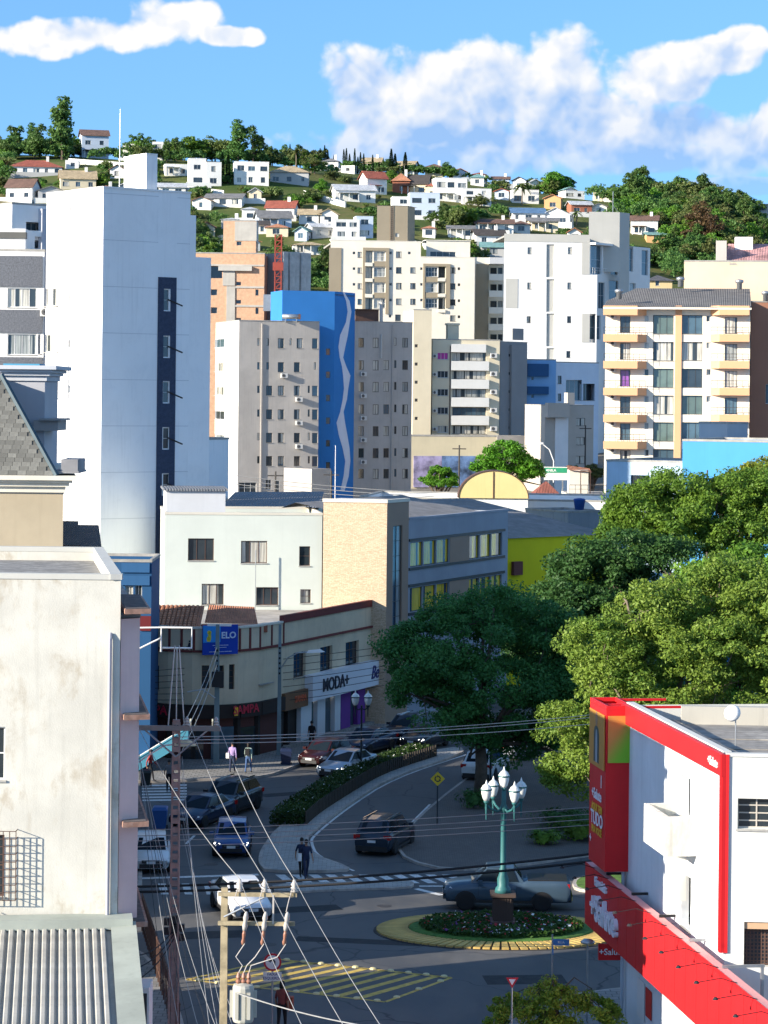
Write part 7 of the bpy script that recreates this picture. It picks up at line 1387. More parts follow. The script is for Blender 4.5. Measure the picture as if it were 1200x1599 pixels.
for i, (y0, y1) in enumerate(((1375, 1322), (1383, 1334))): wire('%s thick black cable crossing above the pickup' % ('upper', 'lower')[i], P(180, y0+10, 96), P(1010, y1, 95), .3, .05, WIRE_D)
for i in range(6): wire('slack pale cable of the bundle hanging left of the pink pole', P(212+3*i, 1150+14*i, 82.5), P(262+16*i, 1590+5*i, 70-i), .25+.06*i, .009, WIRE_L if i % 2 else WIRE_D, group='cable bundle beside the pink pole')
for i in range(5): wire('pale cable of the bundle falling right of the pink pole', (up_.location.x+.2, 82.9, 9.8-.55*i), P(330+14*i, 1625, 62), .4+.1*i, .008, group='cables falling from the pink pole')
for i in range(3): wire('black drop cable from the pink pole toward the left wall', (up_.location.x, 82.9, 4.2-.15*i), P(200, 1490+22*i, 80), .3, .02, WIRE_D, group='black drop cables at the pink pole')
for i in range(7): wire('thin dark cable strung before the upper windows of the curved shops', P(228, 1048+9*i, 148.6), P(600, 1010+10*i, 160), .12+.05*i, .018, WIRE_D, group='dark cables strung along the shop facade')
for i in range(3): wire('pale cable rising from the pink pole to the shop pole', (up_.location.x+.1*i, 83, 10.4-.2*i), P(339, 1010+14*i, 148.7), .3, .015, group='pale cables between the two poles')
for i in range(3): wire('pale wire crossing the flat roofs before the grey flats', P(330, 737+7*i, 235), P(760, 772+5*i, 235), .4, .03, group='roofside wires before the grey flats')
for i in range(2): wire('dark drooping cable on the stained cream wall', P(-20, 1420+14*i, 73.8), P(193, 1445+6*i, 73.9), .35, .014, WIRE_D, group='cables drooping on the cream wall')
# ================================================================ SIGNS, BINS, FENCE
YS = mat('sign_yellow', (.72, .50, .03), .5, .04); SBL = mat('street_sign_blue', (.05, .18, .42), .5); SW = mat('sign_face_white', (.74, .74, .72), .5, .03); SR = mat('sign_face_red', (.5, .02, .03), .5, .03)
p = Gp(683, 1288, .12); o = thing('roundabout_sign', 'yellow diamond roundabout warning sign on the plaza edge', 'sign', (p[0], p[1], .12)); MB().cyl((0, 0, 0), (0, 0, 2.1), .035).obj('post', DKI, o)
MB().add([(0, -.05, 1.95), (.36, -.05, 2.31), (0, -.05, 2.67), (-.36, -.05, 2.31), (0, -.035, 1.95), (.36, -.035, 2.31), (0, -.035, 2.67), (-.36, -.035, 2.31)], [(0, 1, 2, 3), (7, 6, 5, 4), (0, 4, 5, 1), (1, 5, 6, 2), (2, 6, 7, 3), (3, 7, 4, 0)]).obj('plate', YS, o)
b = MB()
for k_ in range(3):
    for j in range(4): a = k_*2.094+j*.38; a2 = a+.36; b.add([(.10*math.cos(a), -.055, 2.31+.10*math.sin(a)), (.10*math.cos(a2), -.055, 2.31+.10*math.sin(a2)), (.16*math.cos(a2), -.055, 2.31+.16*math.sin(a2)), (.16*math.cos(a), -.055, 2.31+.16*math.sin(a))], [(0, 1, 2, 3)])
    a = k_*2.094+1.55; b.add([(.06*math.cos(a), -.056, 2.31+.06*math.sin(a)), (.20*math.cos(a), -.056, 2.31+.20*math.sin(a)), (.13*math.cos(a+.45), -.056, 2.31+.13*math.sin(a+.45))], [(0, 1, 2)])
b.obj('arrows', DKB, o)
q = P(426, 1502, 86); o = thing('turn_sign', 'round left-turn sign above a white plate reading FAIXA ESQUERDA', 'sign', (q.x, 86, 0)); MB().cyl((0, 0, 0), (0, 0, q.z+.3), .035).obj('post', STEEL, o)
disc = lambda r, y, n=20: [(r*math.cos(2*math.pi*k/n), y, q.z+r*math.sin(2*math.pi*k/n)) for k in range(n)]
MB().add(disc(.30, -.05)+disc(.30, -.035), [tuple(range(20)), tuple(range(39, 19, -1))]+[(k, 20+k, 20+(k+1) % 20, (k+1) % 20) for k in range(20)]).obj('red_ring', SR, o); MB().add(disc(.235, -.054), [tuple(range(20))]).obj('white_face', SW, o)
MB().add([(x, -.058, q.z+z) for x, z in ((.10, -.14), (.10, .03), (.05, .09), (-.06, .09), (-.06, .14), (-.17, .06), (-.06, -.02), (-.06, .03), (.02, .03), (.04, .0), (.04, -.14))], [tuple(range(11))]).obj('arrow', DKB, o)
MB().box(-.31, .31, -.05, -.03, q.z-.62, q.z-.34).obj('plate', SW, o)
for s_, zz in (('FAIXA', q.z-.41), ('ESQUERDA', q.z-.54)): text(s_, .125, NAV, o, (0, -.053, zz), (R(90), 0, 0), ext=.002, bold=.002)
q = P(863, 1470, 88); o = thing('street_name_sign', 'blue street name plates on a slim post by the corner pavement', 'sign', (q.x, 88, .14)); MB().cyl((0, 0, 0), (0, 0, q.z+.1), .03).obj('post', STEEL, o); MB().box(.02, .58, -.015, .015, q.z-.28, q.z-.06).obj('name_plate', SBL, o); MB().box(-.015, .015, -.4, -.03, q.z-.52, q.z-.30).obj('name_plate', SBL, o); text('RUA', .12, SW, o, (.3, -.018, q.z-.17), (R(90), 0, 0), ext=.002)
q = P(918, 1474, 88); o = thing('dome_lamp_post', 'grey mushroom-topped post beside the street name sign', 'post', (q.x, 88, .14)); MB().cyl((0, 0, 0), (0, 0, q.z-.1), .03).obj('post', STEEL, o); MB().lathe([(.05, -.1), (.24, -.06), (.25, 0), (.15, .07), (.02, .09)], 14, (0, 0, q.z-.05)).obj('dome', STEEL, o, smooth=True)
q = P(800, 1533, 82); o = thing('give_way_sign', 'small red and white triangular sign by the bottom shrub', 'sign', (q.x, 82, .14)); MB().cyl((0, 0, 0), (0, 0, q.z-.1), .03).obj('post', STEEL, o); MB().add([(-.2, -.04, q.z), (.2, -.04, q.z), (0, -.04, q.z-.34), (-.2, -.02, q.z), (.2, -.02, q.z), (0, -.02, q.z-.34)], [(0, 2, 1), (3, 4, 5), (0, 1, 4, 3), (1, 2, 5, 4), (2, 0, 3, 5)]).obj('plate', SR, o); MB().add([(-.11, -.044, q.z-.05), (.11, -.044, q.z-.05), (0, -.044, q.z-.24)], [(0, 2, 1)]).obj('white_face', SW, o)
def bin_(label, x, y, m, s=1.0):
    p = Gp(x, y, .012); o = thing('wheeled_bin', label, 'bin', (p[0], p[1], .02)); MB().add([(-.28*s, -.3*s, .1), (.28*s, -.3*s, .1), (.28*s, .3*s, .1), (-.28*s, .3*s, .1), (-.36*s, -.38*s, 1.0*s), (.36*s, -.38*s, 1.0*s), (.36*s, .38*s, 1.0*s), (-.36*s, .38*s, 1.0*s)], [(3, 2, 1, 0), (0, 1, 5, 4), (1, 2, 6, 5), (2, 3, 7, 6), (3, 0, 4, 7)]).obj('tub', m, o); MB().add([(-.38*s, -.4*s, 1.0*s), (.38*s, -.4*s, 1.0*s), (.38*s, .4*s, 1.08*s), (-.38*s, .4*s, 1.08*s), (-.3*s, -.2*s, 1.14*s), (.3*s, -.2*s, 1.14*s), (.3*s, .3*s, 1.16*s), (-.3*s, .3*s, 1.16*s)], [(0, 1, 5, 4), (1, 2, 6, 5), (2, 3, 7, 6), (3, 0, 4, 7), (4, 5, 6, 7), (3, 2, 1, 0)]).obj('lid', m, o)
    for sg in (-1, 1): MB().cyl((.3*sg*s, .28*s, .1), (.36*sg*s, .28*s, .1), .1, n=10).obj('wheel', TYRE, o)
bin_('blue wheeled bin at the kerb left of the dark blue sedan', 250, 1296, paint('bin_blue', (.03, .10, .30), rough=.4)); bin_('dark wheeled bin on the pavement beside the maroon hatchback', 447, 1197, paint('bin_dark', (.02, .03, .07), rough=.4), .9)
bin_('small dark bin by the side street crossing', 228, 1229, paint('bin_black', (.02, .025, .025), rough=.5), .8)
# boundary fence and white cabinet beside the pink wall
f0, f1_ = Vector(Gp(222, 1455, .1)), Vector(Gp(280, 1640, .1)); fd = (f1_-f0); fn_ = thing('boundary_fence', 'rusty dark fence running along the left pavement to the bottom edge', 'fence', (f0.x, f0.y, .14)); RUST = mat('rusty_metal', (.10, .05, .035), .8, .4, 4.0)
for k_ in range(28):
    t = k_/27; o = MB().box(-.02, .02, -.05, .05, 0, 1.5).obj('paling', RUST, fn_, (fd.x*t, fd.y*t, 0))
MB().tube([(0, 0, 1.45), (fd.x, fd.y, 1.45)], .04, 5).obj('top_rail', RUST, fn_); MB().tube([(0, 0, .4), (fd.x, fd.y, .4)], .03, 5).obj('bottom_rail', RUST, fn_)
q = P(221, 1570, 73.6); cb_ = thing('white_cabinet', 'white framed dark glass cabinet at the foot of the pink wall', 'cabinet', (q.x, 73.6, 0)); MB().box(-.22, .22, 0, 1.2, 0, q.z+.5).obj('case', WHITEP, cb_); MB().box(-.16, .16, -.02, -.003, .3, q.z+.35).obj('door_glass', G_DARK, cb_)
# ================================================================ TREES
BARK = mat('bark', (.10, .075, .055), .9, .3, 3.0, bump=.6); BARKL = mat('pale_bark', (.22, .18, .13), .9, .3, 3.0)
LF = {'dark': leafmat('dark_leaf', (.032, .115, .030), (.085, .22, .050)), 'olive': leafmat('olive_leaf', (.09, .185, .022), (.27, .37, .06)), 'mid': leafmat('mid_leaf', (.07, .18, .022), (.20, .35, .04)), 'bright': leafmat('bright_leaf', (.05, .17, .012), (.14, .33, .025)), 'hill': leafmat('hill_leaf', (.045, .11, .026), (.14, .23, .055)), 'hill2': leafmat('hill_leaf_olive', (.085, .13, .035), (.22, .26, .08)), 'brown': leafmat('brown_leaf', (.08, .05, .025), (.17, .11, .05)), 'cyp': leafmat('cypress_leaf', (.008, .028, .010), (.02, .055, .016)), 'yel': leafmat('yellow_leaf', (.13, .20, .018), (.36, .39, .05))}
def sample_lobes(lobes, ncl, r, rng, shell=.75):
    """cluster centres spread over a set of ellipsoids, mostly near the surface"""
    w = np.array([l[3]*l[4]*l[5] for l in lobes])**.67; w /= w.sum(); out = []
    while len(out) < ncl:
        l = lobes[rng.choice(len(lobes), p=w)]; v = rng.normal(size=3); v /= np.linalg.norm(v)
        if v[2] < -.35 and rng.random() < .75: continue
        k = shell+(1-shell)*rng.random() if rng.random() < .8 else rng.random()*.8
        out.append((l[0]+v[0]*l[3]*k, l[1]+v[1]*l[4]*k, l[2]+v[2]*l[5]*k))
    return np.array(out)
def big_tree(label, loc, trunk_h, lobes, ncl, per, rc, leaf, lm, seed=1, bark=BARK, tr=.32, name='tree', limbs=16):
    rng = np.random.default_rng(seed); rt = thing(name, label, 'tree', loc)
    cl = sample_lobes(lobes, ncl, rc, rng); off = rng.normal(size=(ncl, per, 3)); off /= np.linalg.norm(off, axis=2)[:, :, None]
    rad = rc*(.55+.9*rng.random((ncl, 1, 1)))*np.cbrt(rng.random((ncl, per, 1))); pts = cl[:, None, :]+off*rad*np.array([1, 1, .62])
    nrm = off.reshape(-1, 3)*.9; inst('crown', leaf_mesh('crown', pts.reshape(-1, 3), leaf, lm, up=.45, aspect=.5, seed=seed, nrm=nrm), rt)
    b = MB(); b.tube([(0, 0, -.2), (.05, .03, trunk_h*.5), (-.04, .08, trunk_h)], [tr*1.25, tr, tr*.85], 9); tips = cl[rng.choice(ncl, min(ncl, limbs*5), replace=False)]
    hubs = []
    for i in range(limbs):
        l = lobes[i % len(lobes)]; tgt = Vector((l[0], l[1], l[2]-.1*l[5]))+Vector(rng.normal(size=3))*.35*l[3]; s = Vector((0, 0, trunk_h*(.75+.25*rng.random()))); m_ = s.lerp(tgt, .5)+Vector((0, 0, .5)); b.tube([s, m_, tgt], [tr*.5, tr*.32, tr*.16], 6); hubs.append(tgt)
    for t in tips:
        h_ = min(hubs, key=lambda q: (q-Vector(t)).length); b.tube([h_, h_.lerp(Vector(t), .55)+Vector(rng.normal(size=3))*.15, Vector(t)], [tr*.15, tr*.09, .02], 4)
    b.obj('trunk', bark, rt, smooth=True); return rt
def lobes_px(loc, d, specs):                            # (px x, px y, rx m, ry m, rz m, depth offset)
    out = []
    for (x, y, rx, ry, rz, dy) in specs: q = P(x, y, d+dy); out.append((q.x-loc[0], q.y-loc[1], q.z-loc[2], rx, ry, rz))
    return out
p = Gp(750, 1252, .12); loc = (p[0], p[1], .12)
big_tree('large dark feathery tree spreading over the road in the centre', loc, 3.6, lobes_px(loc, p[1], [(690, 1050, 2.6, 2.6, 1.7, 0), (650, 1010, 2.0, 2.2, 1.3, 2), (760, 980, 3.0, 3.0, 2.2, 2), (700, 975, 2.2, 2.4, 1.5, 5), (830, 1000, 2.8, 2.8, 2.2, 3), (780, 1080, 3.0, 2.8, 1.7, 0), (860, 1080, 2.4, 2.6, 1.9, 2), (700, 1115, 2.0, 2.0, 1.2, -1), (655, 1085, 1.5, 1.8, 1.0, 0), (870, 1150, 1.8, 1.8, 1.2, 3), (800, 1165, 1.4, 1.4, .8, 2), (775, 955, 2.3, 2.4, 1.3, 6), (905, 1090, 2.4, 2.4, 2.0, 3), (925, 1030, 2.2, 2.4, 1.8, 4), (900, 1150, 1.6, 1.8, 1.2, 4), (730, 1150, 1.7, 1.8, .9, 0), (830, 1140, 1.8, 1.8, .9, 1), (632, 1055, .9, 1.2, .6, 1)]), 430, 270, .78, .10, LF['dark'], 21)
loc = (XY(930, 1150, 158)[0], 158, .1)
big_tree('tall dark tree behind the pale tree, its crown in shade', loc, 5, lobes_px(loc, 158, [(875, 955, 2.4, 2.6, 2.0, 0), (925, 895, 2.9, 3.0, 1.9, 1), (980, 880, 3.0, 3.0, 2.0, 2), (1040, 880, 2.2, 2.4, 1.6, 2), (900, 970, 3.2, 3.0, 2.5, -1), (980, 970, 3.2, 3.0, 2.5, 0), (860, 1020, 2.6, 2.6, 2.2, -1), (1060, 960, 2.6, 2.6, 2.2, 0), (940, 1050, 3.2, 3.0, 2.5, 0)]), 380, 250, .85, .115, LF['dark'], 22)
loc = (XY(1030, 1300, 121)[0], 121, .1)
big_tree('broad sunlit olive-green tree behind the red billboard', loc, 3.5, lobes_px(loc, 121, [(940, 1010, 1.7, 2.2, 1.5, 0), (1010, 960, 2.0, 2.2, 1.6, 1), (1080, 940, 2.0, 2.2, 1.6, 2), (1150, 930, 2.0, 2.2, 1.9, 2), (960, 1080, 2.0, 2.2, 1.7, -1), (1050, 1050, 2.6, 2.4, 2.2, -1), (1140, 1040, 2.6, 2.4, 2.2, -1), (890, 1140, 1.5, 2.0, 1.3, -1), (950, 1170, 1.7, 2.0, 1.5, -2), (1200, 980, 2.2, 2.4, 2.2, 1), (880, 1210, .9, 1.2, 1.1, -1), (925, 1225, 1.0, 1.4, 1.1, -2), (1040, 1130, 2.2, 2.4, 1.6, -2), (1240, 1070, 2.4, 2.4, 2.2, 0)]), 540, 260, .62, .085, LF['olive'], 23, BARKL)
loc = (XY(1100, 1150, 172)[0], 172, .1)
big_tree('rounded yellow-green tree in sun at the upper right', loc, 6, lobes_px(loc, 172, [(1000, 800, 2.2, 2.6, 1.9, 0), (1060, 775, 2.6, 2.6, 1.9, 1), (1130, 790, 3.0, 3.0, 2.2, 0), (1190, 780, 2.6, 2.6, 2.4, 0), (1080, 830, 2.6, 2.8, 2.0, -2), (1160, 850, 3.0, 3.0, 2.0, -2), (1220, 830, 2.6, 2.6, 2.4, -1), (980, 830, 1.6, 2.2, 1.3, -1), (1030, 850, 2.2, 2.2, 1.2, -2)]), 370, 240, .80, .115, LF['mid'], 24)
loc = (XY(1120, 1000, 146)[0], 146, .1)
big_tree('deep green tree filling the gap behind the olive-green tree', loc, 4, lobes_px(loc, 146, [(1050, 1000, 2.6, 2.6, 2.4, 0), (1120, 960, 2.8, 2.6, 2.4, 1), (1190, 950, 2.8, 2.6, 2.4, 1), (1100, 1060, 3.0, 2.6, 2.6, 0), (1190, 1060, 3.0, 2.6, 2.6, 0), (1240, 980, 2.6, 2.6, 2.6, 0), (1120, 905, 2.2, 2.2, 1.3, 2), (1185, 895, 2.2, 2.2, 1.5, 2)]), 300, 170, .75, .14, LF['mid'], 28)
loc = (XY(1165, 800, 180)[0], 180, .1)
big_tree('paler yellowish tree crowning the right edge below the blue wall', loc, 9, lobes_px(loc, 180, [(1150, 765, 2.0, 2.4, 1.2, 0), (1205, 750, 2.4, 2.4, 1.6, 0), (1110, 775, 1.4, 2, .9, 0)]), 110, 180, .65, .13, LF['yel'], 25)
p = Gp(868, 1625, .14); loc = (p[0], p[1], .14)
big_tree('small yellow-green street tree at the bottom edge', loc, 1.5, lobes_px(loc, p[1], [(800, 1575, .75, .9, .55, 0), (860, 1560, .8, .9, .6, 0), (925, 1575, .75, .9, .55, 0), (860, 1600, 1.1, 1, .6, 0), (780, 1595, .4, .5, .35, 0), (955, 1590, .4, .5, .35, 0)]), 120, 110, .26, .062, LF['yel'], 26, tr=.08, limbs=8)
for (x, y, d, sc, lab, sd, lk) in ((790, 722, 285, 1.0, 'bright green spreading tree in the middle distance by the podium', 31, 'bright'), (688, 745, 268, .48, 'small bright green tree left of the larger one in mid distance', 32, 'bright'), (895, 735, 330, .3, 'small shrubby tree beside the green shop sign', 33, 'hill2'), (925, 735, 330, .35, 'olive shrub at the foot of the peach apartments', 34, 'hill2')):
    q = P(x, y, d); loc = (q.x, d, G(q.x, d)); zc = q.z-loc[2]
    big_tree(lab, loc, max(1, zc-1.5), [(-1.9*sc, 0, zc-.6*sc, 2.2*sc, 2.2*sc, 1.4*sc), (1.6*sc, 0, zc-.5*sc, 2.3*sc, 2.2*sc, 1.5*sc), (0, 0, zc+.8*sc, 2.4*sc, 2.4*sc, 1.5*sc), (-.4*sc, -1, zc-1.4*sc, 2.6*sc, 2.2*sc, 1.1*sc), (2.9*sc, 0, zc-1.2*sc, 1.3*sc, 1.6*sc, 1.0*sc)], int(160*sc**.8), 110, .62*sc**.6, .16*sc**.3, LF[lk], sd)
# low planting on the plaza
def shrub(label, x, y, r, h_, lm, n=1200, seed=5):
    p = Gp(x, y, .12); o = thing('shrub', label, 'shrub', (p[0], p[1], .12)); rg_ = np.random.default_rng(seed); v = rg_.normal(size=(n, 3)); v /= np.linalg.norm(v, axis=1)[:, None]; v *= (np.cbrt(rg_.random(n))*(.8+.3*np.sin(v[:, 0]*7+v[:, 1]*5)))[:, None]; v = v*np.array([r, r, h_*.5])+np.array([0, 0, h_*.5]); inst('foliage', leaf_mesh('foliage', v, .08, lm, seed=seed), o); MB().tube([(0, 0, 0), (0, 0, h_*.6)], .04, 5).obj('stem', BARK, o)
shrub('dark clipped shrub on the plaza beyond the yellow sign', 740, 1262, 1.0, 1.1, LF['dark']); shrub('low dark shrub before the grass right of the lamp', 850, 1318, 1.0, .8, LF['mid'], seed=6); shrub('dark shrub half hidden by the red billboard', 905, 1310, 1.6, 1.0, LF['mid'], 2500, seed=7)
shrub('low hedge patch beneath the olive-green tree', 880, 1290, 1.8, .9, LF['dark'], 2600, seed=8)
# ================================================================ HILL HOUSES
HW = {'w': paint('house_white', (.76, .75, .71)), 'c': paint('house_cream', (.66, .58, .42)), 'g': paint('house_grey', (.45, .45, .44)), 'b': paint('house_blue_white', (.52, .60, .70)), 'o': paint('house_orange', (.62, .38, .18)), 'k': paint('house_brick', (.34, .13, .08))}
HR = {'r': roofmat('hill_red_tile', (.34, .095, .06), .25, .4), 'n': roofmat('hill_brown_tile', (.17, .10, .075), .25, .4), 'g': roofmat('hill_grey_tile', (.20, .20, .20), .25, .4), 'd': roofmat('hill_dark_tile', (.07, .06, .055), .25, .4), 'y': roofmat('hill_tan_tile', (.46, .36, .22), .25, .4), 'o': roofmat('hill_orange_tile', (.50, .22, .12), .25, .4), 't': roofmat('hill_teal_sheet', (.18, .34, .32), .3), 'b': roofmat('hill_blue_sheet', (.10, .20, .34), .3), 'w': WROOF, 'l': roofmat('hill_pale_sheet', (.5, .52, .54), .3)}
HOUSES = [ # x0, x1, y top of wall, y base, roof kind, roof height px, wall, roof, turn, label
 (15, 97, 262, 274, 'hip', 13, 'w', 'r', 8, 'low white hillside house with bright red tiled roof, far left'), (128, 170, 212, 247, 'gable', 10, 'b', 'n', 14, 'three-storey white hill house with brown roof on the left ridge'), (192, 240, 222, 247, 'flat', 0, 'w', 'w', 4, 'modern white house with brown screen on the left ridge'), (238, 285, 219, 247, 'flat', 0, 'w', 'w', 4, 'long white modern wing at the right of the ridge house'),
 (95, 150, 281, 297, 'gable', 14, 'c', 'y', 10, 'cream gabled house with chimney above the white tower'), (8, 52, 294, 314, 'gable', 14, 'w', 'n', -15, 'white house with maroon brown roof lower left of the hill'), (258, 296, 258, 276, 'flat', 0, 'w', 'w', 10, 'white cubic house left of the tall cypress pair'), (296, 322, 248, 290, 'flat', 0, 'w', 'w', 10, 'taller white cubic wing above the retaining wall'), (322, 346, 255, 292, 'flat', 0, 'w', 'w', 10, 'white cubic wing beside the big cypress'), (366, 420, 254, 290, 'flat', 0, 'w', 'w', 6, 'white modern house with dark windows right of the big cypress'),
 (248, 290, 296, 306, 'gable', 7, 'w', 'l', 5, 'white gable peeping over the white tower shoulder'), (320, 378, 311, 324, 'gable', 8, 'w', 'g', -8, 'white house with long grey roof above the wooded gap'), (378, 402, 328, 346, 'hip', 5, 'w', 'l', 0, 'small white house at the end of the long grey roof'), (172, 195, 268, 280, 'gable', 8, 'w', 'n', 0, 'little brown-roofed house left of the lift tower'),
 (422, 482, 270, 288, 'hip', 12, 'g', 'y', 0, 'house with tan hipped roof beneath the palms'), (415, 460, 326, 342, 'gable', 12, 'w', 'r', -10, 'white gabled house with pinkish red roof on the middle slope'), (404, 456, 342, 358, 'gable', 12, 'b', 'g', 12, 'bluish white house with steep grey roof on the middle slope'), (467, 500, 336, 351, 'gable', 9, 'w', 'y', 0, 'twin tan-roofed house, left half'), (498, 528, 336, 351, 'gable', 9, 'w', 'y', 0, 'twin tan-roofed house, right half'), (416, 450, 362, 372, 'hip', 7, 'c', 'o', 0, 'low house with orange roof behind the hoist mast'), (487, 524, 356, 373, 'gable', 6, 'g', 'l', 20, 'small grey shed-roofed house left of the white cube'),
 (522, 562, 345, 376, 'flat', 0, 'w', 'w', 8, 'white cube house above the beige tower'), (556, 583, 340, 374, 'flat', 0, 'b', 'w', 8, 'bluish white wing of the cube house'), (458, 507, 388, 400, 'hip', 6, 'w', 'y', 5, 'low white house above the pale scaffold'), (524, 587, 298, 316, 'gable', 10, 'w', 'l', 10, 'long white gabled building on the grassy slope'), (572, 606, 280, 304, 'gable', 12, 'w', 'r', 25, 'white house with steep red roof below the cypress row'), (613, 640, 283, 302, 'hip', 13, 'k', 'o', 0, 'brick house with orange roof below the cypress pair'), (626, 668, 288, 304, 'gable', 15, 'c', 'd', -12, 'house with big dark brown roof on the middle ridge'), (667, 700, 291, 310, 'hip', 9, 'c', 'r', 0, 'cream house with red hipped roof right of the dark roof'),
 (613, 645, 308, 338, 'flat', 0, 'w', 'w', 5, 'white modern house, left wing, above the taupe stair head'), (640, 687, 302, 342, 'flat', 0, 'b', 'w', 5, 'white modern house, bluish right wing, above the taupe stair head'), (680, 730, 279, 316, 'flat', 0, 'w', 'w', 8, 'large white modern house on the right of the middle ridge'), (722, 768, 296, 322, 'flat', 0, 'w', 'w', 8, 'white villa wing with green and yellow panels'), (743, 802, 353, 364, 'gable', 8, 'w', 'n', 0, 'long house with brown roof left of the white block'), (743, 790, 368, 383, 'gable', 10, 'w', 'd', 10, 'house with dark roof beside the white block'), (752, 788, 391, 402, 'gable', 8, 'g', 't', 0, 'small house with teal roof behind the beige tower wing'),
 (800, 842, 297, 318, 'flat', 0, 'w', 'w', 6, 'white modern villa among the palms above the white block'), (850, 876, 311, 328, 'gable', 6, 'o', 'o', -10, 'small orange house below the forest'), (800, 852, 333, 347, 'gable', 9, 'w', 'b', 5, 'white house with blue roof above the white block'), (846, 890, 336, 352, 'gable', 11, 'w', 'l', -15, 'white house with pale steep roof beside the stair tower'), (826, 872, 346, 362, 'gable', 6, 'c', 'g', 0, 'cream low house just behind the white block roof'), (892, 925, 320, 336, 'gable', 6, 'k', 'l', 10, 'brick and white house left of the stair tower'), (922, 948, 325, 337, 'gable', 5, 'w', 'g', 0, 'pale house tucked behind the grey stair tower'), (985, 1027, 345, 368, 'gable', 8, 'w', 'n', -8, 'white two-storey house right of the stair tower'), (1010, 1040, 370, 382, 'gable', 4, 'o', 't', 0, 'tiny orange house with teal roof below the two-storey house'), (1171, 1215, 288, 314, 'flat', 0, 'g', 'w', 5, 'tall pale house on the far right skyline'), (1150, 1185, 313, 318, 'flat', 0, 'w', 'w', 5, 'low white terrace beside the far right skyline house'), (800, 828, 352, 366, 'hip', 7, 'w', 'n', 0, 'small brown-roofed house at the left shoulder of the white block'), (700, 740, 362, 374, 'gable', 6, 'w', 'g', 0, 'small white house in the trees right of the taupe stair head'), (380, 420, 352, 366, 'gable', 7, 'w', 'd', 6, 'white house with dark roof above the orange block'), (300, 330, 318, 330, 'gable', 6, 'w', 'n', -6, 'small brown-roofed house right of the tower shoulder'), (60, 100, 300, 316, 'gable', 7, 'g', 'g', 10, 'grey house lower down the slope left of the cream gable')]
hboxes = []
